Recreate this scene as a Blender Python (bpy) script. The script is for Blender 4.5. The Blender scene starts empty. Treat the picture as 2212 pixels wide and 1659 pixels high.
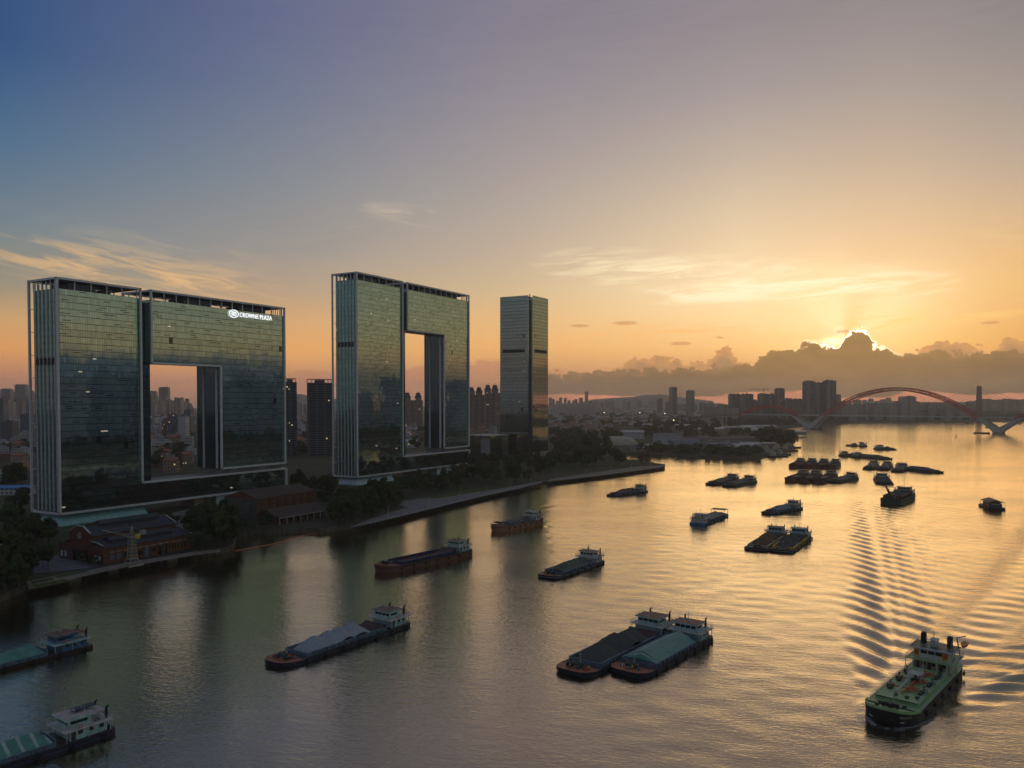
import bpy, math, random
import numpy as np
from mathutils import Vector, Matrix
R = math.radians
rnd = random.Random(7)
scn = bpy.context.scene
COL = scn.collection

# ------------------------------------------------------------------ camera
CAM_H = 76.0
cd = bpy.data.cameras.new("camera")
cd.sensor_width = 36.0
cd.lens = 28.0
cd.shift_y = 81.5 / 2212.0
cd.clip_start = 1.0
cd.clip_end = 60000.0
cam = bpy.data.objects.new("camera", cd)
COL.objects.link(cam)
cam.location = (0, 0, CAM_H)
cam.rotation_euler = (R(90 - 1.5), 0, 0)
scn.camera = cam
scn.render.resolution_x = 1024
scn.render.resolution_y = 768
scn.view_settings.view_transform = 'Standard'
scn.view_settings.look = 'None'
scn.view_settings.exposure = 0.08
scn.view_settings.gamma = 1.0
scn.cycles.use_denoising = True
scn.cycles.max_bounces = 6
scn.cycles.glossy_bounces = 4
scn.cycles.diffuse_bounces = 2
scn.cycles.transmission_bounces = 2
scn.cycles.volume_bounces = 1
scn.cycles.transparent_max_bounces = 4
scn.cycles.sample_clamp_indirect = 4.0
scn.cycles.use_adaptive_sampling = True
scn.cycles.adaptive_threshold = 0.02

# surveying helper: a point of the reference (2212 x 1659) on the level z
_F = 1720.0; _P = R(1.5)
def ray(x, y):
    f = Vector((0, math.cos(_P), -math.sin(_P))); up = Vector((0, math.sin(_P), math.cos(_P)))
    return Vector(((x - 1106) / _F, 0, 0)) + f + up * ((911 - y) / _F)
def G(x, y, z=0.0):
    r = ray(x, y); t = (z - CAM_H) / r.z
    return Vector((r.x * t, r.y * t, z))
def V(x, y, Y):
    r = ray(x, y); t = Y / r.y
    return Vector((r.x * t, Y, CAM_H + r.z * t))

# ------------------------------------------------------------------ node helpers
def s2l(c):
    return tuple(((v / 255.0) / 12.92 if v / 255.0 <= 0.04045 else ((v / 255.0 + 0.055) / 1.055) ** 2.4) for v in c)
class NT:
    """tiny expression builder over a node tree"""
    def __init__(s, tree): s.t = tree; s.n = tree.nodes; s.l = tree.links
    def put(s, sock, v):
        if isinstance(v, bpy.types.NodeSocket): s.l.new(v, sock)
        elif v is not None:
            if sock.type == 'RGBA' and not isinstance(v, (int, float)) and len(v) == 3: v = (*v, 1)
            sock.default_value = v
    def m(s, op, a, b=None, c=None, clamp=False):
        n = s.n.new('ShaderNodeMath'); n.operation = op; n.use_clamp = clamp
        s.put(n.inputs[0], a)
        if b is not None: s.put(n.inputs[1], b)
        if c is not None: s.put(n.inputs[2], c)
        return n.outputs[0]
    def add(s, a, b): return s.m('ADD', a, b)
    def sub(s, a, b): return s.m('SUBTRACT', a, b)
    def mul(s, a, b): return s.m('MULTIPLY', a, b)
    def rng(s, v, a, b, c=0.0, d=1.0, smooth=False):
        n = s.n.new('ShaderNodeMapRange'); n.interpolation_type = 'SMOOTHSTEP' if smooth else 'LINEAR'
        s.put(n.inputs['Value'], v); n.inputs['From Min'].default_value = a; n.inputs['From Max'].default_value = b
        n.inputs['To Min'].default_value = c; n.inputs['To Max'].default_value = d
        return n.outputs['Result']
    def mix(s, f, a, b, blend='MIX'):
        n = s.n.new('ShaderNodeMix'); n.data_type = 'RGBA'; n.blend_type = blend
        s.put(n.inputs['Factor'], f); s.put(n.inputs['A'], a) if False else None
        s.put(n.inputs[0], f); s.put(n.inputs[6], a); s.put(n.inputs[7], b)
        return n.outputs[2]
    def ramp(s, v, pts, interp='LINEAR'):
        n = s.n.new('ShaderNodeValToRGB'); n.color_ramp.interpolation = interp
        e = n.color_ramp.elements
        while len(e) < len(pts): e.new(0.5)
        for i, (p, c) in enumerate(pts):
            e[i].position = p; e[i].color = (*c, 1) if len(c) == 3 else c
        s.put(n.inputs[0], v)
        return n.outputs[0]
    def xyz(s, v):
        n = s.n.new('ShaderNodeSeparateXYZ'); s.put(n.inputs[0], v); return n.outputs
    def cxyz(s, x, y, z):
        n = s.n.new('ShaderNodeCombineXYZ')
        s.put(n.inputs[0], x); s.put(n.inputs[1], y); s.put(n.inputs[2], z); return n.outputs[0]
    def noise(s, vec, scale, detail=3.0, rough=0.5, dist=0.0, out=0, dims='3D'):
        n = s.n.new('ShaderNodeTexNoise'); n.noise_dimensions = dims; s.put(n.inputs['Vector'], vec)
        n.inputs['Scale'].default_value = scale; n.inputs['Detail'].default_value = detail
        n.inputs['Roughness'].default_value = rough; n.inputs['Distortion'].default_value = dist
        return n.outputs[out]
    def white(s, vec, out=0):
        n = s.n.new('ShaderNodeTexWhiteNoise'); n.noise_dimensions = '3D'; s.put(n.inputs['Vector'], vec); return n.outputs[out]
    def vm(s, op, a, b=None):
        n = s.n.new('ShaderNodeVectorMath'); n.operation = op; s.put(n.inputs[0], a)
        if b is not None: s.put(n.inputs[1], b)
        return n.outputs[0]
    def curve(s, v, pts, x0, x1, y1):
        """piecewise linear function through pts, x in [x0,x1], y in [0,y1]"""
        n = s.n.new('ShaderNodeFloatCurve'); c = n.mapping.curves[0]
        pp = [((x - x0) / (x1 - x0), y / y1) for x, y in pts]
        c.points[0].location = pp[0]; c.points[1].location = pp[-1]
        for p in pp[1:-1]: c.points.new(*p)
        for p in c.points: p.handle_type = 'VECTOR'
        n.mapping.use_clip = False; n.mapping.update()
        s.put(n.inputs['Value'], s.rng(v, x0, x1)); n.inputs['Factor'].default_value = 1.0
        return s.mul(n.outputs[0], y1)

# ------------------------------------------------------------------ sky
def azel(x, y):
    r = ray(x, y); return math.degrees(math.atan2(r.x, r.y)), math.degrees(math.atan2(r.z, math.hypot(r.x, r.y)))
world = bpy.data.worlds.new("World"); scn.world = world; world.use_nodes = True
wt = world.node_tree; wt.nodes.clear(); w = NT(wt)
tc = wt.nodes.new('ShaderNodeTexCoord')
dvec = w.vm('NORMALIZE', tc.outputs['Generated'])
dx, dy, dz = w.xyz(dvec)
DEG = 180 / math.pi
EL = w.mul(w.m('ARCSINE', dz), DEG)
AZ = w.mul(w.m('ARCTAN2', dx, dy), DEG)
elN = w.m('POWER', w.m('DIVIDE', w.m('MAXIMUM', EL, 0.0), 90.0, clamp=True), 0.5)
def skyramp(pts):
    return w.ramp(elN, [((e / 90.0) ** 0.5, s2l(c)) for e, c in pts])
SKY = [
 (-95, [(0,(80,84,96)),(3,(112,106,106)),(8,(110,116,126)),(25,(92,102,122)),(90,(96,106,128))]),
 (-33, [(0,(160,118,100)),(1.5,(196,136,102)),(3.2,(226,158,94)),(5,(206,160,108)),(7,(152,142,122)),(8.5,(137,136,125)),(10.5,(112,127,135)),(15.5,(74,106,136)),(20.6,(44,80,126)),(25,(42,76,122)),(50,(74,92,122)),(90,(100,110,130))]),
 (-16, [(0,(160,118,100)),(1.5,(204,144,108)),(3.4,(236,170,100)),(5.5,(216,168,116)),(7.5,(182,156,130)),(10,(157,148,140)),(14.6,(130,135,142)),(20.4,(106,115,139)),(24.5,(96,103,135)),(50,(104,112,128)),(90,(100,110,130))]),
 (0, [(0,(158,118,100)),(1.5,(204,146,108)),(3.9,(240,180,110)),(6,(230,184,128)),(8.1,(206,180,142)),(10.4,(190,170,149)),(13.6,(172,160,150)),(16.7,(158,148,148)),(21.2,(139,133,142)),(25.4,(126,121,136)),(50,(104,112,128)),(90,(100,110,130))]),
 (16, [(0,(180,114,92)),(1.6,(205,140,98)),(3.6,(246,192,120)),(5.5,(250,212,154)),(7.8,(250,222,176)),(10,(234,206,166)),(13.1,(211,189,160)),(16.1,(187,171,155)),(20.4,(157,147,148)),(24.5,(139,130,136)),(50,(104,112,128)),(90,(100,110,130))]),
 (24, [(0,(180,114,92)),(1.6,(205,140,98)),(3.6,(254,206,122)),(5.5,(252,214,150)),(7.8,(247,212,160)),(10,(228,192,150)),(13.1,(206,180,150)),(16.1,(184,165,148)),(20.4,(156,146,143)),(24.5,(138,130,132)),(50,(104,112,128)),(90,(100,110,130))]),
 (34, [(0,(188,118,94)),(1.6,(205,140,96)),(3.4,(230,164,90)),(7.1,(230,182,116)),(9,(222,178,123)),(11.8,(200,171,138)),(14.6,(177,159,143)),(18.5,(152,143,138)),(22.3,(133,126,127)),(50,(104,112,128)),(90,(100,110,130))]),
 (54, [(0,(60,70,78)),(1.4,(70,78,82)),(2.6,(170,136,92)),(6,(168,152,112)),(12,(132,136,116)),(20,(104,114,112)),(90,(96,106,128))]),
 (85, [(0,(34,56,74)),(2.5,(38,62,82)),(3.6,(166,144,106)),(6,(144,144,120)),(12,(116,127,124)),(20,(96,111,118)),(90,(96,106,128))]),
 (170, [(0,(84,88,98)),(3,(120,122,124)),(10,(124,132,138)),(25,(112,120,132)),(90,(96,106,128))]),
]
col = skyramp(SKY[0][1])
for i in range(1, len(SKY)):
    col = w.mix(w.rng(AZ, SKY[i-1][0], SKY[i][0], smooth=(i > 5)), col, skyramp(SKY[i][1]))
front = w.rng(dy, 0.25, 0.6, smooth=True)      # clouds stand on the western side only
SUN_AZ, SUN_EL = 22.6, 4.0
az2 = w.sub(AZ, SUN_AZ); el2 = w.sub(EL, SUN_EL)
dist = w.m('SQRT', w.add(w.mul(az2, az2), w.mul(el2, el2)))
# soft glow and crepuscular rays fanning from behind the cloud
theta = w.m('ARCTAN2', el2, az2)               # 0 = right, pi/2 = up
thn = w.add(theta, w.mul(w.sub(w.noise(w.cxyz(theta, 0.3, 0.0), 3.0, 3), 0.5), 0.12))
fan = w.ramp(w.rng(thn, 0.0, math.pi), [(0.0,(.25,)*3),(.17,(.85,)*3),(.29,(.55,)*3),(.35,(.10,)*3),(.42,(.06,)*3),(.58,(.85,)*3),(.70,(.85,)*3),(.84,(.4,)*3),(1,(.2,)*3)], 'EASE')
fallo = w.m('POWER', 2.718, w.mul(dist, -0.26))
glow = w.mul(w.mul(w.mul(w.xyz(fan)[0], fallo), w.rng(dist, 8.0, 2.5, smooth=True)), front)
col = w.mix(w.m('MINIMUM', w.mul(glow, 1.35), 1.0), col, (1.12, .86, .48))
fallo2 = w.m('POWER', 2.718, w.mul(dist, -0.085))
col = w.mix(w.mul(w.mul(fallo2, front), 0.05), col, s2l((255, 220, 170)))
# cirrus: two shared fields of wind-drawn streaks, shown where each band lies
def streaks(ang, seed, sc=1.0):
    ca, sa = math.cos(R(ang)), math.sin(R(ang))
    p = w.add(w.mul(AZ, ca), w.mul(EL, sa)); q = w.sub(w.mul(EL, ca), w.mul(AZ, sa))
    return w.noise(w.cxyz(w.mul(p, .2 * sc), w.mul(q, 1.5 * sc), seed), 1.0, 4, 0.6, 0.8)
ST = (streaks(-10, 1.0), streaks(3, 4.0))
def band(x0, y0, x1, y1, wid, st):
    a0, e0 = azel(x0, y0); a1, e1 = azel(x1, y1)
    L = math.hypot(a1 - a0, e1 - e0); ux, uy = (a1 - a0) / L, (e1 - e0) / L
    along = w.add(w.mul(AZ, ux), w.m('MULTIPLY_ADD', EL, uy, -(a0 * ux + e0 * uy)))
    across = w.add(w.mul(AZ, -uy), w.m('MULTIPLY_ADD', EL, ux, a0 * uy - e0 * ux))
    q = w.m('POWER', w.m('ABSOLUTE', w.m('MULTIPLY_ADD', along, 2 / L, -1.0)), 3.0)
    r = w.add(q, w.mul(w.mul(across, across), 1.0 / (wid * wid)))
    return w.mul(w.rng(r, 1.0, 0.0), w.rng(ST[st], 0.40, 0.68, smooth=True))
for (x0, y0, x1, y1, wd, c, k, st) in [
    (-100, 525, 660, 645, 1.7, (222, 180, 128), 1.0, 0),
    (100, 500, 620, 580, 1.2, (176, 160, 138), .6, 0),
    (-200, 470, 900, 500, 2.0, (132, 138, 142), .35, 1),
    (1120, 560, 2100, 625, 1.7, (255, 236, 194), .9, 1),
    (1330, 645, 2100, 595, .8, (255, 242, 204), 1.0, 1),
    (770, 448, 970, 476, .8, (196, 178, 160), .7, 0),
    (1650, 725, 2300, 650, .8, (255, 210, 124), .8, 1),
    (1150, 718, 1680, 712, .8, (250, 188, 116), .8, 1),
    (1850, 570, 2350, 470, 1.8, (228, 190, 144), .5, 0)]:
    col = w.mix(w.mul(w.mul(band(x0, y0, x1, y1, wd, st), k), front), col, s2l(c))
col = w.mix(w.mul(w.mul(w.rng(ST[1], .42, .7), w.mul(w.rng(EL, 9.0, 18.0), w.rng(AZ, -22.0, 4.0))), .07), col, s2l((176, 160, 156)))
FL = w.noise(w.cxyz(AZ, w.mul(EL, 4.0), 0), 2.2, 2)
# small dark flecks
for (fx, fy, sx, sy) in [(1352, 698, 1.0, .16), (1470, 742, .9, .15), (1253, 704, .8, .13), (1822, 716, .5, .13), (1555, 729, .3, .1), (2140, 697, .6, .1)]:
    a, e = azel(fx, fy)
    q = w.add(w.m('POWER', w.m('DIVIDE', w.sub(AZ, a), sx), 2.0), w.m('POWER', w.m('DIVIDE', w.sub(EL, e), sy), 2.0))
    q = w.add(q, w.mul(w.sub(FL, .5), 1.6))
    col = w.mix(w.mul(w.rng(q, 1.1, .2, smooth=True), .6), col, s2l((196, 128, 84)))
# cumulus bank: back layer (lit, pinkish), then front layer (dark)
CV = w.cxyz(AZ, w.mul(EL, 1.3), 0.0)
CN = w.noise(CV, 1.1, 7, 0.66, 0.5)
_vo = wt.nodes.new('ShaderNodeTexVoronoi'); _vo.feature = 'F1'; w.put(_vo.inputs['Vector'], w.vm('ADD', CV, w.cxyz(w.mul(CN, .8), 0.0, 0.0))); _vo.inputs['Scale'].default_value = 1.35
_vp = wt.nodes.new('ShaderNodeTexVoronoi'); _vp.feature = 'F1'; w.put(_vp.inputs['Vector'], CV); _vp.inputs['Scale'].default_value = 3.6
BIL = w.add(w.mul(w.sub(0.42, _vo.outputs['Distance']), 1.0), w.mul(w.sub(0.4, _vp.outputs['Distance']), .55))
ROUGH = w.add(w.mul(w.sub(CN, .5), 1.1), BIL)
def bank(prof, amp, soft, seed):
    pts = [azel(x, y) for x, y in prof]
    edge = w.curve(AZ, pts, pts[0][0], pts[-1][0], 6.0)
    d = w.sub(w.m('MULTIPLY_ADD', ROUGH, amp, edge), EL)                           # > 0 inside the cloud
    return d, w.mul(w.rng(d, 0.0, soft, smooth=True), front)
# thin distant pink bank on the left and behind the towers
d0, m0 = bank([(560,810),(600,800),(660,788),(720,800),(860,800),(930,774),(1000,786),(1040,772),(1090,768),(1200,792),(1300,800),(1400,792),(1500,800),(1560,790),(1640,800)], .55, .35, 3.0)
col = w.mix(w.mul(w.mul(m0, w.mul(w.rng(AZ,-19,-15),w.rng(AZ,9,4))), w.rng(EL, .5, 2.2, .3, .6)), col, s2l((190, 128, 98)))
d1, m1 = bank([(1100,812),(1185,800),(1330,795),(1363,772),(1411,766),(1460,768),(1480,784),(1538,772),(1546,756),(1553,746),(1566,743),(1577,746),(1585,756),(1604,774),(1660,800),(1930,790),(1990,745),(2034,728),(2080,732),(2112,744),(2140,760),(2155,740),(2175,722),(2230,732),(2300,740)], .75, .10, 7.0)
c1 = w.mix(w.rng(d1, 0.0, 1.0), s2l((212, 150, 96)), s2l((158, 122, 90)))
c1 = w.mix(w.rng(d1, .06, .0), c1, s2l((244, 184, 116)))
GT = w.rng(AZ, -4.0, 2.0, smooth=True)
col = w.mix(w.mul(m1, GT), col, c1)
d2, m2 = bank([(1100,824),(1185,803),(1344,798),(1420,792),(1500,793),(1570,788),(1626,786),(1640,770),(1674,752),(1700,755),(1727,745),(1748,733),(1762,730),(1775,744),(1812,746),(1820,732),(1827,722),(1838,718),(1846,714),(1853,707),(1862,705),(1870,708),(1877,718),(1883,738),(1900,748),(1938,758),(1967,757),(2034,758),(2120,760),(2170,752),(2230,765),(2300,770)], .58, .055, 11.0)
shade = w.noise(w.cxyz(AZ, w.mul(EL, 2.5), 2.0), .5, 3, .5)
c2 = w.mix(w.rng(EL, .6, 3.6), s2l((102, 84, 66)), s2l((108, 86, 60)))
c2 = w.mix(w.mul(w.rng(shade, .4, .7), .35), c2, s2l((140, 112, 82)))
c2 = w.mix(w.mul(w.rng(BIL, .15, .75), .30), c2, s2l((160, 124, 84)))
nearS = w.m('POWER', 2.718, w.mul(w.m('ABSOLUTE', az2), -.55))
c2 = w.mix(w.mul(w.rng(d2, .5, .0), .28), c2, s2l((190, 140, 88)))
col = w.mix(w.mul(w.mul(m2, GT), w.rng(AZ, 1.0, 12.0, .72, 1.0)), col, c2)
# silver lining round the cloud edge next to the sun
rimw = w.mul(w.rng(w.m('ABSOLUTE', w.sub(d2, .035)), .12, .02, smooth=True), w.m('POWER', 2.718, w.mul(w.mul(w.sub(AZ, 22.9), w.sub(AZ, 22.9)), -.28)))
col = w.mix(w.m('MINIMUM', w.mul(w.mul(rimw, front), 1.6), 1.0), col, (2.4, 2.0, 1.35))
hot = w.mul(w.mul(w.m('POWER', 2.718, w.mul(w.add(w.m('POWER', w.sub(AZ, azel(1800,740)[0]), 2.0), w.mul(w.m('POWER', w.sub(EL, 3.95), 2.0), 6.0)), -2.2)), w.rng(d2, .0, -.08)), front)
col = w.mix(hot, col, (1.9, 1.45, .8))
# bright pink gap under the bank
gapn = w.noise(w.cxyz(w.mul(AZ, .35), w.mul(EL, 2.0), 5.0), 1.0, 5, .6)
gap_top = w.add(w.curve(AZ, [(0,.3),(4,.55),(9,.35),(12,.2),(16,.62),(20,.7),(22,.3),(25,.3),(27,.75),(30,.42),(35,.6),(40,.5)], 0, 40, 2.0), w.mul(w.sub(gapn, .5), .6))
gm = w.mul(w.mul(w.rng(w.sub(gap_top, EL), -.02, .12, smooth=True), front), w.rng(AZ, 0.0, 5.0))
col = w.mix(w.mul(gm, .9), col, w.mix(w.rng(gapn, .4, .65), s2l((214, 134, 104)), s2l((238, 150, 112))))
below = w.rng(EL, 0.0, -1.5)
col = w.mix(below, col, s2l((92, 80, 70)))
# physical sky adds its own faint scattered light on top of the clouds
sk = wt.nodes.new('ShaderNodeTexSky'); sk.sky_type = 'NISHITA'; sk.sun_disc = False
sk.sun_elevation = R(SUN_EL); sk.sun_rotation = R(SUN_AZ); sk.dust_density = 3.0
bg1 = wt.nodes.new('ShaderNodeBackground'); w.put(bg1.inputs[0], col); bg1.inputs[1].default_value = 1.0
bg2 = wt.nodes.new('ShaderNodeBackground'); w.put(bg2.inputs[0], sk.outputs[0]); bg2.inputs[1].default_value = 0.004
ad = wt.nodes.new('ShaderNodeAddShader'); wt.links.new(bg1.outputs[0], ad.inputs[0]); wt.links.new(bg2.outputs[0], ad.inputs[1])
wo = wt.nodes.new('ShaderNodeOutputWorld'); wt.links.new(ad.outputs[0], wo.inputs[0])
world.cycles.sampling_method = 'MANUAL'; world.cycles.sample_map_resolution = 1024

sl = bpy.data.lights.new("sun", 'SUN'); sl.energy = 0.08; sl.angle = R(25.0); sl.color = (1.0, .72, .42)
sun = bpy.data.objects.new("sun", sl); COL.objects.link(sun)
_sd = Vector((math.sin(R(SUN_AZ)) * math.cos(R(SUN_EL)), math.cos(R(SUN_AZ)) * math.cos(R(SUN_EL)), math.sin(R(SUN_EL))))
sun.rotation_euler = _sd.to_track_quat('Z', 'Y').to_euler()
sun.location = (300, 900, 300)

# ------------------------------------------------------------------ object helpers
def tag(o, label=None, cat=None, group=None, kind=None):
    if label: o["label"] = label
    if cat: o["category"] = cat
    if group: o["group"] = group
    if kind: o["kind"] = kind
    return o
def empty(name, loc=(0, 0, 0), rz=0.0, label=None, cat=None, group=None):
    o = bpy.data.objects.new(name, None); COL.objects.link(o); o.empty_display_size = 1
    o.location = loc; o.rotation_euler = (0, 0, rz)
    return tag(o, label, cat, group)
def copy_tree(o, parent=None):
    c = o.copy(); COL.objects.link(c); c.parent = parent
    for ch in CH.get(o.name, []): copy_tree(ch, c)
    return c
CH = {}
def link(name, me, parent=None):
    o = bpy.data.objects.new(name, me); COL.objects.link(o)
    if parent is not None:
        o.parent = parent; CH.setdefault(parent.name, []).append(o)
    return o
def dup(o, parent=None):
    """copy a thing together with its parts and sub-parts; remembers children by name"""
    c = o.copy(); COL.objects.link(c)
    if parent is not None:
        c.parent = parent; CH.setdefault(parent.name, []).append(c)
    for ch in list(CH.get(o.name, [])): dup(ch, c)
    return c
class MB:
    def __init__(s): s.v = []; s.f = []; s.mi = []; s.smooth = False
    def face(s, pts, mi=0):
        b = len(s.v); s.v += [tuple(p) for p in pts]; s.f.append(tuple(range(b, b + len(pts)))); s.mi.append(mi)
    def box(s, x0, x1, y0, y1, z0, z1, mi=0, top=None):
        b = len(s.v)
        s.v += [(x0,y0,z0),(x1,y0,z0),(x1,y1,z0),(x0,y1,z0),(x0,y0,z1),(x1,y0,z1),(x1,y1,z1),(x0,y1,z1)]
        s.f += [(b,b+3,b+2,b+1),(b+4,b+5,b+6,b+7),(b,b+1,b+5,b+4),(b+1,b+2,b+6,b+5),(b+2,b+3,b+7,b+6),(b+3,b,b+4,b+7)]
        s.mi += [mi, mi if top is None else top, mi, mi, mi, mi]; return s
    def obox(s, c, d, L, W, z0, z1, mi=0):
        """box centred on c with long axis along 2d direction d"""
        d = Vector((d[0], d[1])).normalized(); n = Vector((-d.y, d.x)); q = []
        for z in (z0, z1):
            for a, b_ in ((-1,-1),(1,-1),(1,1),(-1,1)):
                p = Vector((c[0], c[1])) + d * (a * L / 2) + n * (b_ * W / 2); q.append((p.x, p.y, z))
        b = len(s.v); s.v += q
        s.f += [(b,b+3,b+2,b+1),(b+4,b+5,b+6,b+7),(b,b+1,b+5,b+4),(b+1,b+2,b+6,b+5),(b+2,b+3,b+7,b+6),(b+3,b,b+4,b+7)]
        s.mi += [mi] * 6; return s
    def bar(s, p, q, w_, h=None, mi=0):
        p = Vector(p); q = Vector(q); h = w_ if h is None else h
        d = (q - p); 
        if d.length < 1e-6: return s
        d.normalize(); up = Vector((0,0,1)) if abs(d.z) < .95 else Vector((1,0,0))
        a = d.cross(up).normalized() * (w_ / 2); b_ = a.cross(d).normalized() * (h / 2)
        b = len(s.v)
        for e in (p, q): s.v += [tuple(e - a - b_), tuple(e + a - b_), tuple(e + a + b_), tuple(e - a + b_)]
        s.f += [(b,b+1,b+2,b+3),(b+4,b+7,b+6,b+5),(b,b+4,b+5,b+1),(b+1,b+5,b+6,b+2),(b+2,b+6,b+7,b+3),(b+3,b+7,b+4,b)]
        s.mi += [mi] * 6; return s
    def tube(s, p, q, r0, r1=None, n=8, mi=0, caps=True):
        p = Vector(p); q = Vector(q); r1 = r0 if r1 is None else r1
        d = (q - p).normalized(); up = Vector((0,0,1)) if abs(d.z) < .95 else Vector((1,0,0))
        a = d.cross(up).normalized(); c = a.cross(d).normalized(); b = len(s.v)
        for e, r in ((p, r0), (q, r1)):
            for k in range(n):
                t = 2 * math.pi * k / n; s.v.append(tuple(e + (a * math.cos(t) + c * math.sin(t)) * r))
        for k in range(n):
            k2 = (k + 1) % n; s.f.append((b+k, b+k2, b+n+k2, b+n+k)); s.mi.append(mi)
        if caps:
            s.f.append(tuple(b + k for k in reversed(range(n)))); s.f.append(tuple(b + n + k for k in range(n))); s.mi += [mi, mi]
        return s
    def torus(s, c, axis, R0, r, n=10, m=6, mi=0):
        c = Vector(c); ax = Vector(axis).normalized(); up = Vector((0,0,1)) if abs(ax.z) < .9 else Vector((1,0,0))
        a = ax.cross(up).normalized(); b_ = a.cross(ax).normalized(); b = len(s.v)
        for i in range(n):
            t = 2*math.pi*i/n; rd = a*math.cos(t)+b_*math.sin(t)
            for j in range(m):
                u = 2*math.pi*j/m; s.v.append(tuple(c + rd*(R0 + r*math.cos(u)) + ax*(r*math.sin(u))))
        for i in range(n):
            for j in range(m):
                s.f.append((b+i*m+j, b+((i+1)%n)*m+j, b+((i+1)%n)*m+(j+1)%m, b+i*m+(j+1)%m)); s.mi.append(mi)
        return s
    def prism(s, poly, z0, z1, mi=0, top=None, bottom=True):
        b = len(s.v); n = len(poly)
        s.v += [(p[0], p[1], z0) for p in poly] + [(p[0], p[1], z1) for p in poly]
        for k in range(n): s.f.append((b+k, b+(k+1)%n, b+n+(k+1)%n, b+n+k)); s.mi.append(mi)
        s.f.append(tuple(range(b+n, b+2*n))); s.mi.append(mi if top is None else top)
        if bottom: s.f.append(tuple(reversed(range(b, b+n)))); s.mi.append(mi)
        return s
    def loft(s, rings, mi=0, caps=True, closed=True):
        b = len(s.v); n = len(rings[0])
        for r in rings: s.v += [tuple(p) for p in r]
        for i in range(len(rings) - 1):
            for k in range(n if closed else n - 1):
                k2 = (k + 1) % n; s.f.append((b+i*n+k, b+i*n+k2, b+(i+1)*n+k2, b+(i+1)*n+k)); s.mi.append(mi)
        if caps and closed:
            s.f.append(tuple(reversed(range(b, b+n)))); s.f.append(tuple(range(b+(len(rings)-1)*n, b+len(rings)*n))); s.mi += [mi, mi]
        return s
    def mesh(s, name, mats, smooth=False):
        me = bpy.data.meshes.new(name); me.from_pydata(s.v, [], s.f)
        mats = mats if isinstance(mats, (list, tuple)) else [mats]
        for m_ in mats: me.materials.append(m_)
        if len(mats) > 1: me.polygons.foreach_set('material_index', s.mi)
        if smooth: me.polygons.foreach_set('use_smooth', [True] * len(me.polygons))
        me.update(); return me
    def build(s, name, mats, parent=None, smooth=False):
        return link(name, s.mesh(name, mats, smooth), parent)
    def each(s, name, mats, parent=None):
        """every separate piece becomes an object of its own"""
        own = list(range(len(s.v)))
        def find(a):
            while own[a] != a: own[a] = own[own[a]]; a = own[a]
            return a
        for f in s.f:
            r = find(f[0])
            for q in f[1:]: own[find(q)] = r
        grp = {}
        for f, k in zip(s.f, s.mi): grp.setdefault(find(f[0]), []).append((f, k))
        out = []
        for fs in grp.values():
            m = MB(); mp = {}
            for f, k in fs:
                for q in f:
                    if q not in mp: mp[q] = len(m.v); m.v.append(s.v[q])
                m.f.append(tuple(mp[q] for q in f)); m.mi.append(k)
            out.append(m.build(name, mats, parent))
        return out

# ------------------------------------------------------------------ materials
MATS = {}
def newmat(name):
    m = bpy.data.materials.new(name); m.use_nodes = True; t = m.node_tree
    b = t.nodes['Principled BSDF']; return m, NT(t), b
def geo(n): 
    g = n.n.new('ShaderNodeNewGeometry'); return g
def objco(n):
    t = n.n.new('ShaderNodeTexCoord'); return t.outputs['Object']
def plain(name, rgb, rough=.7, metal=0.0, var=.25, scale=.6, dirt=.0, dirtcol=(.05,.04,.03), spec=.5):
    """one painted or weathered surface with tonal variation and grime patches"""
    if name in MATS: return MATS[name]
    m, n, b = newmat(name); co = objco(n)
    f = n.noise(co, scale, 5, .6); c = n.mix(n.rng(f, .3, .7), tuple(v * (1 - var) for v in rgb), tuple(min(1, v * (1 + var)) for v in rgb))
    if dirt: c = n.mix(n.mul(n.rng(n.noise(co, scale * .7, 6, .7), .52, .66), dirt), c, dirtcol)
    n.put(b.inputs['Base Color'], c); b.inputs['Metallic'].default_value = metal
    n.put(b.inputs['Roughness'], n.rng(f, .2, .8, max(.05, rough - .12), min(1, rough + .12)))
    b.inputs['Specular IOR Level'].default_value = spec
    MATS[name] = m; return m
def emis(name, rgb, k):
    if name in MATS: return MATS[name]
    m, n, b = newmat(name); b.inputs['Base Color'].default_value = (*rgb, 1)
    b.inputs['Emission Color'].default_value = (*rgb, 1); b.inputs['Emission Strength'].default_value = k
    MATS[name] = m; return m
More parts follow.
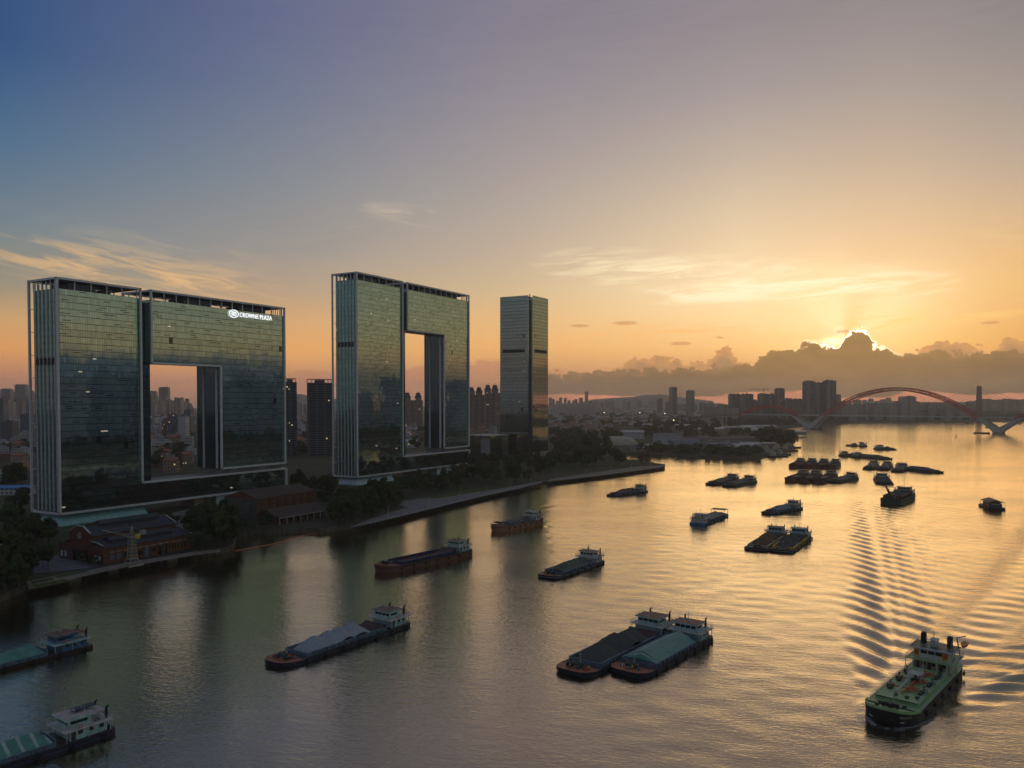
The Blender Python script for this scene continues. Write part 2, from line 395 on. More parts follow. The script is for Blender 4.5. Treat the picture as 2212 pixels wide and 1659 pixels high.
def curtain(name, tint, dark, pane=(1.5, 4.0), seed=0.0, dashes=.12, lit=.004, rough=.045, refl=.95, lines=.8, wob=1.0, vfin=0.0):
    """glass curtain wall: panes, spandrels, scattered dark vents, a few lit windows"""
    m, n, b = newmat(name); x, y, z = n.xyz(objco(n)); h = n.add(n.add(x, y), .37)
    px, pz = pane
    cell = n.cxyz(n.m('FLOOR', n.m('DIVIDE', h, px)), n.m('FLOOR', n.m('DIVIDE', z, pz)), seed)
    wn = n.white(cell); wc = n.white(cell, 1)
    fx = n.m('FRACT', n.m('DIVIDE', h, px)); fz = n.m('FRACT', n.m('DIVIDE', z, pz))
    mull = n.m('MAXIMUM', n.m('LESS_THAN', fx, .09), n.m('LESS_THAN', fz, .10))
    # staggered horizontal louvres, 1/3 storey high, several panes long
    c2 = n.cxyz(n.m('FLOOR', n.add(n.m('DIVIDE', h, px * 3), n.mul(n.white(n.cxyz(0.0, n.m('FLOOR', n.m('DIVIDE', z, pz / 3)), seed)), 7.0))), n.m('FLOOR', n.m('DIVIDE', z, pz / 3)), seed + 5)
    dash = n.mul(n.m('LESS_THAN', n.white(c2), dashes), n.m('LESS_THAN', n.m('FRACT', n.m('DIVIDE', z, pz / 3)), .34))
    big = n.mul(n.m('LESS_THAN', n.white(n.cxyz(n.m('FLOOR', n.m('DIVIDE', h, px * 2)), n.m('FLOOR', n.m('DIVIDE', z, pz)), seed + 9)), .0025), 1.0)
    floor_tone = n.white(n.cxyz(n.m('FLOOR', n.m('DIVIDE', z, pz)), seed, 2.0))
    t = n.mix(n.rng(wn, 0, 1, 0, .45), tint, tuple(v * .55 for v in tint))
    t = n.mix(n.mul(n.rng(floor_tone, .5, 1.0), .35), t, tuple(v * .6 for v in tint))
    t = n.mix(n.mul(mull, lines), t, dark)
    t = n.mix(n.m('MAXIMUM', dash, big), t, tuple(v * .25 for v in dark))
    n.put(b.inputs['Base Color'], t)
    n.put(b.inputs['Metallic'], n.mul(n.sub(1.0, n.mul(n.m('MAXIMUM', dash, big), .9)), refl))
    b.inputs['Roughness'].default_value = rough; b.inputs['Specular IOR Level'].default_value = .8
    # slightly uneven panes
    g = geo(n)
    jit = n.vm('MULTIPLY', n.vm('SUBTRACT', wc, (.5, .5, .5)), (.007 * wob, .007 * wob, .004 * wob))
    lo = n.vm('MULTIPLY', n.vm('SUBTRACT', n.noise(objco(n), .11, 3, .5, 0, 1), (.5, .5, .5)), (.022 * wob, .022 * wob, .012 * wob))
    n.put(b.inputs['Normal'], n.vm('NORMALIZE', n.vm('ADD', g.outputs['Normal'], n.vm('ADD', jit, lo))))
    litm = n.mul(n.m('LESS_THAN', n.white(n.cxyz(n.m('FLOOR', n.m('DIVIDE', h, px * 1.5)), n.m('FLOOR', n.m('DIVIDE', z, pz)), seed + 3)), lit), n.m('GREATER_THAN', fz, .8))
    n.put(b.inputs['Emission Color'], (1.0, .86, .6)); n.put(b.inputs['Emission Strength'], n.mul(litm, .3))
    MATS[name] = m; return m
def facade(name, wall, glass=(.03, .035, .045), bay=3.4, fl=3.0, fw=.5, fh=.5, roof=(.12, .11, .1), rough=.8, lit=.01, seed=0.0, stripe=0.0, slab=0.0, var=.15):
    """plastered wall with rows of windows; roofs by the up-facing normal"""
    m, n, b = newmat(name); co = objco(n); x, y, z = n.xyz(co); h = n.add(n.add(x, n.mul(y, 1.0)), 500.3)
    oi = n.n.new('ShaderNodeObjectInfo')
    fx = n.m('FRACT', n.m('DIVIDE', h, bay)); fz = n.m('FRACT', n.m('DIVIDE', z, fl))
    cell = n.cxyz(n.m('FLOOR', n.m('DIVIDE', h, bay)), n.m('FLOOR', n.m('DIVIDE', z, fl)), seed)
    wn = n.white(cell)
    win = n.mul(n.m('LESS_THAN', n.m('ABSOLUTE', n.sub(fx, .5)), fw / 2), n.m('LESS_THAN', n.m('ABSOLUTE', n.sub(fz, .55)), fh / 2))
    g = geo(n); up = n.m('GREATER_THAN', n.m('ABSOLUTE', n.xyz(g.outputs['Normal'])[2]), .4)
    nz = n.noise(co, .25, 5, .65)
    c = n.mix(n.rng(nz, .3, .7), tuple(v * (1 - var) for v in wall), tuple(v * (1 + var) for v in wall))
    if stripe: c = n.mix(n.mul(n.m('LESS_THAN', n.white(n.cxyz(n.m('FLOOR', n.m('DIVIDE', h, bay * 1.5)), seed, 0.0)), .42), stripe), c, tuple(v * .35 for v in wall))
    if slab: c = n.mix(n.mul(n.m('LESS_THAN', fz, .16), slab), c, tuple(min(1, v * 1.9) for v in wall))
    c = n.mix(win, c, n.mix(n.rng(wn, .0, 1.0), glass, tuple(v * 2.4 for v in glass)))
    r = n.mix(n.rng(nz, .35, .65), roof, tuple(v * .6 for v in roof))
    c = n.mix(up, c, r)
    n.put(b.inputs['Base Color'], c)
    n.put(b.inputs['Roughness'], n.sub(rough, n.mul(n.mul(win, n.sub(1.0, up)), rough - .2)))
    lm = n.mul(n.mul(win, n.sub(1.0, up)), n.m('LESS_THAN', n.white(n.cxyz(n.m('FLOOR', n.m('DIVIDE', h, bay)), n.m('FLOOR', n.m('DIVIDE', z, fl)), n.add(seed, n.mul(oi.outputs['Random'], 90.0)))), lit))
    n.put(b.inputs['Emission Color'], (1.0, .72, .38)); n.put(b.inputs['Emission Strength'], n.mul(lm, .6))
    MATS[name] = m; return m
def foliage(name, c0, c1, c2):
    if name in MATS: return MATS[name]
    m, n, b = newmat(name); oi = n.n.new('ShaderNodeObjectInfo'); co = objco(n)
    f = n.noise(co, .45, 4, .65); c = n.mix(n.rng(f, .35, .65), c0, c1)
    c = n.mix(n.mul(n.rng(n.noise(co, 2.0, 2), .5, .7), .6), c, c2)
    hs = n.n.new('ShaderNodeHueSaturation'); n.put(hs.inputs['Value'], n.rng(oi.outputs['Random'], 0, 1, .7, 1.35)); n.put(hs.inputs['Hue'], n.rng(oi.outputs['Random'], 0, 1, .485, .515)); n.put(hs.inputs['Color'], c)
    n.put(b.inputs['Base Color'], hs.outputs[0]); b.inputs['Roughness'].default_value = .85; b.inputs['Specular IOR Level'].default_value = .15
    MATS[name] = m; return m

STEEL = plain('frame aluminium', (.66, .66, .66), .42, .25, .12, .3)
STEEL_D = plain('dark roof steel', (.10, .095, .11), .6, .3, .2, .3)
CONC = plain('concrete', (.30, .29, .27), .85, 0, .2, .2, .35, (.12,.11,.1))
GLASS_A = curtain('tower glass front', (.50, .60, .57), (.05, .08, .09), (1.55, 4.1), 1.0, .11, .0035)
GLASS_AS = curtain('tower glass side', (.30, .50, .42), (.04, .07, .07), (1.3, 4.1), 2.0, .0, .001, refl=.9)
GLASS_B = curtain('second tower glass front', (.52, .62, .57), (.05, .085, .09), (1.5, 3.9), 3.0, .17, .004)
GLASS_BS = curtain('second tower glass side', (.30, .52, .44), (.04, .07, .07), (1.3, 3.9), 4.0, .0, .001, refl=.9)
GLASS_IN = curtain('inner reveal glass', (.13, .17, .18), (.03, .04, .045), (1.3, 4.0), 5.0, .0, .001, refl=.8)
GLASS_C = curtain('slender tower glass', (.42, .47, .42), (.05, .055, .05), (1.5, 4.2), 6.0, .05, .0015, lines=.7)

# ------------------------------------------------------------------ water
SHIP_BOW = Vector((87.3, 184.6, 0)); SHIP_STERN = Vector((121.1, 222.8, 0))
def make_water():
    def axis(lo, f0, f1, hi, step):
        a = list(np.arange(f0, f1 + .01, step)); s_ = step; x = f0
        left = []
        while x > lo: s_ = min(s_ * 1.35, 1500); x -= s_; left.append(x)
        s_ = step; x = a[-1]; right = []
        while x < hi: s_ = min(s_ * 1.35, 1500); x += s_; right.append(x)
        return np.array(left[::-1] + a + right)
    xs = axis(-5000, 20, 330, 5000, 1.0); ys = axis(-900, 120, 600, 7600, 1.0)
    xs = np.clip(xs, -5200, 5200); ys = np.clip(ys, -1000, 7800)
    X, Y = np.meshgrid(xs, ys); nx, ny = len(xs), len(ys)
    Z = np.zeros_like(X); chop = np.ones_like(X); foam = np.zeros_like(X)
    def ss(a, b, v): t = np.clip((v - a) / (b - a), 0, 1); return t * t * (3 - 2 * t)
    def kelvin(bow, stern, lam, amp, thmin=0, tail=420.0, nth=760, thmax=72):
        d = np.array([bow.x - stern.x, bow.y - stern.y]); L = np.hypot(*d); d /= L; nrm = np.array([-d[1], d[0]])
        rx = X - bow.x; ry = Y - bow.y
        xx = rx * d[0] + ry * d[1]; yy = rx * nrm[0] + ry * nrm[1]          # xx < 0 astern
        reg = (xx < 6) & (xx > -tail) & (np.abs(yy) < -xx * .47 + 12) & (X > 15) & (X < 340) & (Y > 110) & (Y < 640)
        x_ = xx[reg]; y_ = yy[reg]; k0 = 2 * math.pi / lam; z_ = np.zeros_like(x_)
        ths = np.radians(np.linspace(-thmax, thmax, nth)); dt = ths[1] - ths[0]
        for off, sg in ((0.0, 1.0), (L, -.35)):
            for t in ths:
                if abs(t) < math.radians(thmin): continue
                k = k0 / math.cos(t) ** 2; a = math.exp(-(k * 1.0) ** 2 * .25) / math.cos(t) ** 1.2
                z_ += sg * a * np.sin(k * ((x_ + off) * math.cos(t) + y_ * math.sin(t))) * dt * ss(2, -8, x_ + off)
        r = np.hypot(x_, y_)
        z_ *= amp * ss(.47, .38, np.abs(y_) / (np.abs(x_) + 9)) * np.exp(-r / (tail * .75)) * ss(-tail, -tail * .6, x_)
        Z[reg] += z_
        return xx, yy, L
    xx, yy, L = kelvin(SHIP_BOW, SHIP_STERN, 12.5, 1.05, thmin=16, tail=640, thmax=66)
    near = ss(-L - 6, -L + 8, xx) * ss(12, 4, xx); Z *= 1 - near * ss(17, 8, np.abs(yy))
    # slick of the propeller wash with rough borders
    wid = 7 + np.clip(-xx - L, 0, 400) * .045
    aft = ss(-L + 2, -L - 10, xx)
    chop *= 1 - .55 * aft * ss(wid, wid * .7, np.abs(yy)); chop += 1.1 * aft * np.exp(-((np.abs(yy) - wid * 1.15) / (2 + wid * .18)) ** 2)
    # bow wave: ridge and foam hugging the bow, opening into a V
    hb = 6.4
    bo = np.abs(yy) - np.where(xx > -9, hb * np.sqrt(np.clip((1.5 - xx) / 10.5, 0, 1)), hb)
    Z += .35 * np.exp(-((bo - 1.6) / 1.1) ** 2) * ss(3.0, .5, xx) * ss(-22, -5, xx)
    foam += .9 * np.exp(-((bo - .7) / .75) ** 2) * ss(2.6, 1.0, xx) * ss(-12, -3, xx)
    foam += .22 * np.exp(-((bo - .8) / .6) ** 2) * ss(-L - 2, -L + 8, xx) * ss(-3, -9, xx)
    foam += .5 * np.exp(-(yy / 4.0) ** 2) * ss(-L - 40, -L - 5, xx) * ss(-L + 2, -L - 1, xx); rng_ = np.random.default_rng(3)
    for _ in range(26):
        t_ = rng_.uniform(0, 6.28); k_ = rng_.uniform(.25, .7); Z += .010 * np.sin(k_ * (X * math.cos(t_) + Y * math.sin(t_)) + rng_.uniform(0, 6)) * ((X > 20) & (X < 330) & (Y > 120) & (Y < 600))
    # steeper boundary ridge of the old wake on the left
    kelvin(G(1924, 1085), G(1976, 1069), 9.0, .30, tail=170, thmin=20)
    kelvin(G(2168, 1088), G(2165, 1101), 8.0, .25, tail=120)
    me = bpy.data.meshes.new('water')
    co = np.stack([X, Y, Z], -1).reshape(-1, 3)
    idx = np.arange(nx * ny).reshape(ny, nx)
    q = np.stack([idx[:-1, :-1], idx[:-1, 1:], idx[1:, 1:], idx[1:, :-1]], -1).reshape(-1, 4)
    me.vertices.add(len(co)); me.vertices.foreach_set('co', co.ravel())
    me.loops.add(q.size); me.loops.foreach_set('vertex_index', q.ravel())
    me.polygons.add(len(q)); me.polygons.foreach_set('loop_start', np.arange(0, q.size, 4)); me.polygons.foreach_set('loop_total', np.full(len(q), 4))
    me.polygons.foreach_set('use_smooth', np.ones(len(q), bool))
    for nm, arr in (('chop', chop), ('foam', foam)):
        at = me.attributes.new(nm, 'FLOAT', 'POINT'); at.data.foreach_set('value', arr.ravel())
    me.update(); me.validate()
    m, n, b = newmat('river water'); n.n.remove(b)
    g = geo(n); pos = g.outputs['Position']; px, py, pz = n.xyz(pos)
    def attr(a):
        nd = n.n.new('ShaderNodeAttribute'); nd.attribute_name = a; return nd.outputs['Fac']
    ca, sa = math.cos(R(-14)), math.sin(R(-14))
    qx = n.add(n.mul(px, ca), n.mul(py, sa)); qy = n.sub(n.mul(py, ca), n.mul(px, sa))
    v1 = n.cxyz(n.mul(qx, .30), n.mul(qy, .85), 0.0)
    v2 = n.cxyz(n.mul(px, .55), n.mul(py, 1.0), 3.0)
    h1 = n.noise(v1, .50, 3, .55, .5); h2 = n.noise(v2, 1.25, 3, .6, .6)
    big = n.noise(n.cxyz(n.mul(px, .5), py, 9.0), .045, 2, .5)
    patch = n.rng(n.noise(n.cxyz(n.mul(px, .6), py, 4.0), .012, 3, .6), .35, .65, .55, 1.15)
    ch = n.mul(n.mul(attr('chop'), patch), n.rng(py, 450, 1500, 1.0, .32))
    H_ = n.add(n.add(n.mul(h1, WV[0]), n.mul(h2, WV[1])), 0.0)
    bp = n.n.new('ShaderNodeBump'); n.put(bp.inputs['Height'], n.add(n.mul(H_, ch), n.mul(big, WV[2]))); bp.inputs['Distance'].default_value = 1.0; bp.inputs['Strength'].default_value = 1.0
    fr = n.n.new('ShaderNodeFresnel'); fr.inputs['IOR'].default_value = 1.33; n.l.new(bp.outputs[0], fr.inputs['Normal'])
    fac = n.rng(n.m('POWER', n.m('MINIMUM', fr.outputs[0], 1.0), .31), 0, 1, .0, 1.08)
    gl = n.n.new('ShaderNodeBsdfGlossy'); gl.distribution = 'GGX'; gl.inputs['Roughness'].default_value = .09; n.put(gl.inputs['Roughness'], n.rng(py, 300, 1800, .04, .14)); gl.inputs['Color'].default_value = (1.0, .86, .64, 1); n.l.new(bp.outputs[0], gl.inputs['Normal'])
    df = n.n.new('ShaderNodeBsdfDiffuse'); murk = n.noise(pos, .02, 3)
    n.put(df.inputs['Color'], n.mix(n.rng(murk, .3, .7), (.016, .017, .013), (.024, .022, .015)))
    mx = n.n.new('ShaderNodeMixShader'); n.put(mx.inputs[0], fac); n.l.new(df.outputs[0], mx.inputs[1]); n.l.new(gl.outputs[0], mx.inputs[2])
    fo = n.n.new('ShaderNodeBsdfDiffuse'); fo.inputs['Color'].default_value = (.6, .62, .6, 1)
    ff = n.mul(n.m('MINIMUM', attr('foam'), 1.0), n.rng(n.noise(pos, 1.6, 5, .7), .38, .6))
    mf = n.n.new('ShaderNodeMixShader'); n.put(mf.inputs[0], ff); n.l.new(mx.outputs[0], mf.inputs[1]); n.l.new(fo.outputs[0], mf.inputs[2])
    n.l.new(mf.outputs[0], n.n['Material Output'].inputs['Surface'])
    me.materials.append(m)
    o = link('water', me); tag(o, 'wide golden river rippled by wind and boat wakes', 'river', kind='structure')
    return o
WV = (.115, .085, .20)
make_water()

# ------------------------------------------------------------------ land
LAND_Z = 3.0
def landmat():
    m, n, b = newmat('bank soil and turf'); g = geo(n); p = g.outputs['Position']
    a = n.noise(p, .012, 6, .65); c_ = n.noise(p, .15, 5, .7)
    c = n.mix(n.rng(a, .4, .6), (.045, .056, .026), (.080, .076, .050))
    c = n.mix(n.rng(c_, .5, .7), c, (.075, .066, .05))
    up = n.rng(n.xyz(g.outputs['Normal'])[2], .3, .8)
    wall = n.mix(n.rng(n.noise(n.cxyz(n.mul(n.xyz(p)[0], 1.0), n.mul(n.xyz(p)[1], 1.0), n.mul(n.xyz(p)[2], .2)), .5, 5, .7), .4, .7), (.13, .115, .09), (.05, .045, .035))
    c = n.mix(up, wall, c)
    n.put(b.inputs['Base Color'], c); b.inputs['Roughness'].default_value = .95; b.inputs['Specular IOR Level'].default_value = .1
    return m
LANDM = landmat()
shore = [G(*q) for q in [(-60,1322),(0,1302),(59,1278),(223,1239),(288,1226),(420,1202),(481,1197),(503,1188),(512,1160),(560,1154),(677,1151),(691,1154),(793,1135),(894,1111),(1030,1077.5),(1172,1043.6),(1300,1030),(1436,1012.5),(1436.5,1008),(1417,1006),(1397,1000),(1355,997),(1334,990),(1338,986),(1376,981),(1438,984),(1516,990),(1600,993),(1634,991.6),(1686,980),(1715,969),(1712,955),(1699,943.6),(1664,930.4),(1728,922.6),(1833,915),(2020,912),(2300,910.5)]]
poly = [(-5200, -1000), (-940, -1000), (-330, 60)] + [(p.x, p.y) for p in shore] + [(3400, 3300), (5200, 3500), (5200, 7800), (-5200, 7800)]
bm_ = MB(); bm_.prism(poly, -1.0, LAND_Z, bottom=False)
o = bm_.build('ground', LANDM); tag(o, 'dark green left bank with quay wall reaching out to the misty city', 'ground', kind='structure')
poly2 = [(340,100),(470,600),(770,1150),(1262,1880),(1650,2200),(2700,2500),(5200,2700),(5200,-1000),(150,-1000)]
bm_ = MB(); bm_.prism(poly2, -1.0, LAND_Z, bottom=False)
o = bm_.build('opposite_bank', LANDM); tag(o, 'opposite river bank beyond the right edge', 'ground', kind='structure')

# ------------------------------------------------------------------ gate towers
UA = 60.0                                      # street grid: long fronts run 60 degrees from east
def gate_tower(cx, cy, Ht, W, L, uL, uG, uLeg, zG, zBar, zLeg, gF, gS, label, fl):
    t = empty('gate_tower', (cx, cy, 0), R(UA), label, 'skyscraper', 'glass gate towers on the river front')
    D = W; s = 1.25; zt = Ht; zb = 8.0; gt = Ht - 6.0
    a = 1.0                                     # glass line behind the frame plane
    y0, y1 = a, D - 3.0
    # glazed volumes (local x along the front, y to the back)
    m = MB(); m.box(1.0, uL, y0, y1, zb + 1, gt); m.box(uL, L - 1, y0, y1, zb + 1, zBar - .6)
    m.box(uG, L - 1, y0, y1, zG + .6, gt); m.box(uLeg + .6, L - 1, y0, y1, zLeg, zG + .6)
    lf = MB(); # front sheets carry the front glass, the rest the side glass
    front = MB()
    for (x0, x1, z0, z1) in ((1.6, uL - 3.0, zb + 1.2, gt - .1), (uL - 3.0, L - 1.6, zb + 1.2, zBar - .8), (uG + .9, L - 1.6, zG + .9, gt - .1), (uLeg + 1.2, L - 4.5, zLeg + .6, zG + .9)):
        front.box(x0, x1, y0 - .35, y0 - .02, z0, z1)
    m.build('side_glazing', gS, t); front.build('front_glazing', gF, t)
    # recessed joint between the two interlocking volumes
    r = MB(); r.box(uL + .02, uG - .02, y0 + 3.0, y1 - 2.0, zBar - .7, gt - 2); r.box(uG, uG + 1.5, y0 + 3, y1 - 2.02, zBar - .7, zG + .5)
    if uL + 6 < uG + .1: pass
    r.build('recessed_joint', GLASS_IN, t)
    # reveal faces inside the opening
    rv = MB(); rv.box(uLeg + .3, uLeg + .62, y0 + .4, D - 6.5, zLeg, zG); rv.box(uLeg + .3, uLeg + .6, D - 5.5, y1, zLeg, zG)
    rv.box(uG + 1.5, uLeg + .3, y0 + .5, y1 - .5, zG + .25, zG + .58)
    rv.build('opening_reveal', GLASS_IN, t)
    fin = MB()
    for y in (D * .62, D * .66): fin.box(uLeg - .25, uLeg + .28, y, y + .5, zLeg, zG)
    fin.box(uLeg - .2, uLeg + .28, 4.0, 6.0, zLeg, zG)
    for k in range(6): fin.box(.3, .98, 3.3 + k * (D - 9) / 5, 3.75 + k * (D - 9) / 5, zb + 1.2, gt + 3.5)
    fin.each('vertical_fin', STEEL, t)
    # light metal frames tracing both volumes
    f = MB(); q = -s * .45
    def path(pts, y, mb):
        for (p0, z0), (p1, z1) in zip(pts, pts[1:]):
            d = Vector((p1 - p0, 0, z1 - z0)).normalized() * (s / 2)
            mb.bar((p0 - d.x, y, z0 - d.z), (p1 + d.x, y, z1 + d.z), s, s)
    Lp = [(0, zb), (0, zt), (uL, zt), (uL, zBar), (L, zBar), (L, zb), (0, zb)]
    Gp = [(uG, zG), (uG, zt), (L - 1.0, zt), (L - 1.0, zLeg), (uLeg, zLeg), (uLeg, zG), (uG, zG)]
    path(Lp, 0, f); fo = f.build('frame', STEEL, t); tag(fo, 'pale metal frame round the L shaped volume')
    f = MB(); path(Gp, .003, f); path([(uG, zG), (uG, zt), (L - 1, zt)], D, f)
    fo = f.build('frame', STEEL, t); tag(fo, 'pale metal frame round the hooked upper volume')
    f = MB(); path([(0, zb), (0, zt), (uL, zt)], D, f); path([(L, zBar), (L, zb), (0, zb)], D, f)
    for (p, z) in ((0, zt), (uL, zt), (0, zb), (L, zb), (L, zBar)): f.bar((p + .004, .62, z - .01), (p + .004, D - .62, z - .01), s * .98, s * .98)
    for (p, z) in ((uG, zt), (L - 1, zt), (L - 1, zLeg)): f.bar((p, .62, z), (p, D - .62, z), s * .9, s * .9)
    k = zb + 12
    while k < zt - 8:
        f.bar((.1, D - .5, k), (1.2, D - 3.2, k), .35, .35); f.bar((L - 1, .5, k), (L - 1.2, 1.2, k), .35, .35); k += 14
    f.each('return_frame', STEEL, t)
    # roof canopy: beams and plates over an open plant deck, with posts
    c = MB(); x = 4.0
    for (x0, x1) in ((.7, uL - .6), (uG + .6, L - 1.7)):
        n_ = max(2, int((x1 - x0) / 7)); 
        c.box(x0, x1, 4.0, D - 4.0, zt - .25, zt + .05)
        for j in range(n_ + 1):
            xx = x0 + (x1 - x0) * j / n_; c.bar((xx, .7, zt - .1), (xx, D - .7, zt - .1), .45, .9)
    c.build('roof_canopy', STEEL_D, t)
    c = MB()
    for (x0, x1) in ((1.5, uL - 1.5), (uG + 1.5, L - 3)):
        n_ = max(3, int((x1 - x0) / 9))
        for j in range(n_ + 1):
            xx = x0 + (x1 - x0) * j / n_
            c.bar((xx, 1.6, gt - .1), (xx, 1.6, zt - .6), .5); c.bar((xx, D - 4, gt - .1), (xx, D - 4, zt - .6), .5)
        for j in range(6): c.bar((L - 2.5 - j * 2.2, 1.2, gt), (L - 2.5 - j * 2.2, 1.2, zt - .6), .35)
    for j in range(6): c.bar((.5, 3 + j * (D - 7) / 5, gt), (.5, 3 + j * (D - 7) / 5, zt - .6), .45)
    c.each('roof_post', STEEL, t)
    c = MB(); c.box(uL * .18, uL * .5, 5, D - 7, gt, gt + 4.4); c.box(uL * .62, uL * .72, 8, D - 8, gt, gt + 3); c.box(uG + 30, uG + 52, 6, D - 7, gt, gt + 4.2); c.box(L - 40, L - 14, 7, D - 8, gt, gt + 3.8)
    c.box(2, uL - 2, 2.5, D - 5, gt, gt + .35); c.box(uG + 2, L - 3, 2.5, D - 5, gt, gt + .35)
    c.each('rooftop_plant', STEEL_D, t)
    # helipad ring above the tall end
    h = MB(); cx_, cy_ = uL * .5, D * .55; N = 28; rr = D * .42
    h.tube((cx_, cy_, zt + .25), (cx_, cy_, zt + .7), rr, rr, 28)
    for j in range(N):
        t0, t1 = 2*math.pi*j/N, 2*math.pi*(j+1)/N
        p0 = (cx_ + rr*math.cos(t0), cy_ + rr*math.sin(t0)); p1 = (cx_ + rr*math.cos(t1), cy_ + rr*math.sin(t1))
        h.bar((*p0, zt + 2.0), (*p1, zt + 2.0), .12); h.bar((*p0, zt + .7), (*p0, zt + 2.0), .12)
    h.box(cx_ + rr + 1, cx_ + rr + 4, cy_ - 2, cy_ + 1, zt + .1, zt + 2.2)
    h.build('helipad', STEEL_D, t)
    # dark louvre band across the narrow side
    lb = MB(); 
    for j in range(5): lb.box(.5, .99, 3.9 + j * (D - 9) / 5, 3.2 + (j + 1) * (D - 9) / 5, Ht * .655, Ht * .655 + 4.2)
    lb.each('louvre_panel', plain('louvre black', (.012, .013, .015), .6), t)
    # the floor of the opening and the soffit
    fl_ = MB(); fl_.box(uL, uLeg + .2, y0 + .2, y1 - .2, zBar - .58, zBar - .3); fl_.box(uLeg + .2, L - 1.2, y0 - .3, y1 - .2, zBar - .56, zBar - .28); fl_.box(uLeg + 2, L - 3, y0 + 1.0, y1 - 1, zBar - .28, zLeg + .2)
    fl_.build('terrace', plain('terrace paving', (.2, .2, .18), .8, 0, .3, .15), t)
    u_ = MB(); u_.box(.8, L - .8, .8, D - 2.2, zb + .3, zb + .95); u_.build('soffit', plain('soffit metal', (.12, .12, .11), .5), t)
    return t
TA = gate_tower(-270.86, 475.86, 149.2, 29.6, 182.0, 54.9, 62.75, 119.0, 101.2, 22.2, 26.6, GLASS_A, GLASS_AS,
    'nearer glass gate tower with a lit white hotel sign at its top corner', 4.1)
TB = gate_tower(-137.8, 709.1, 190.0, 28.6, 183.0, 65.7, 73.2, 135.1, 144.6, 22.4, 26.8, GLASS_B, GLASS_BS,
    'taller glass gate tower behind, standing between the hotel tower and the slender one', 3.9)

for t_ in (TA, TB):      # both stand on podium ground 2.8 m above the river
    k_ = .9632; t_.location = (t_.location.x * k_, t_.location.y * k_, 76 - 76 * k_); t_.scale = (k_, k_, k_)
TEAL = curtain('lobby glass', (.30, .62, .62), (.05, .12, .12), (2.2, 9.0), 8.0, .0, .0, lines=.7, refl=.12, rough=.25)
PALE = curtain('pale lobby glass', (.55, .68, .75), (.2, .3, .33), (2.6, 9.0), 8.5, .0, .0, lines=.5, refl=.15, rough=.25)
def plinth(t, x0, x1, d0, d1, flare, mat, name='lobby'):
    m = MB(); z1 = 8.35; z0 = 0.0
    r0 = [(x0 - flare, d0 - flare, z0), (x1 + flare * .6, d0 - flare, z0), (x1 + flare * .6, d1, z0), (x0 - flare, d1, z0)]
    r1 = [(x0, d0, z1), (x1, d0, z1), (x1, d1, z1), (x0, d1, z1)]
    m.loft([r0, r1]); m.build(name, mat, t)
    e = MB()
    n_ = int((x1 - x0) / 3.2)
    for k in range(n_ + 1):
        f_ = k / n_; xa = x0 - flare + (x1 + flare * .6 - x0 + flare) * f_; xb = x0 + (x1 - x0) * f_
        e.bar((xa, d0 - flare - .05, z0), (xb, d0 - .05, z1 - .2), .16)
    for k in range(5):
        f_ = k / 4; e.bar((x0 - flare - .05, d0 - flare + (d1 - d0 + flare) * f_, z0), (x0 - .05, d0 + (d1 - d0) * f_, z1 - .2), .16)
    e.build('lobby_mullions', plain('pale mullion', (.35, .45, .45), .4, .4), t)
plinth(TA, 5, 57, 5, 24, 4.5, TEAL)
plinth(TA, 118, 136, 5, 24, 1.5, TEAL)
BEIGE = plain('beige stone', (.34, .27, .19), .8, 0, .15, .3)
m = MB(); m.box(100, 107, 5, 22, 0, 8.3); m.box(110, 116, 6, 22, 0, 8.3); m.box(107, 110, 9, 20, 0, 8.3); m.build('stone_core', BEIGE, TA)
plinth(TB, 5, 52, 5, 24, 3.5, PALE)
plinth(TB, 128, 152, 5, 24, 3.5, PALE)
m = MB(); m.box(92, 100, 5, 22, 0, 8.3); m.box(104, 113, 6, 22, 0, 8.3); m.build('stone_core', BEIGE, TB)

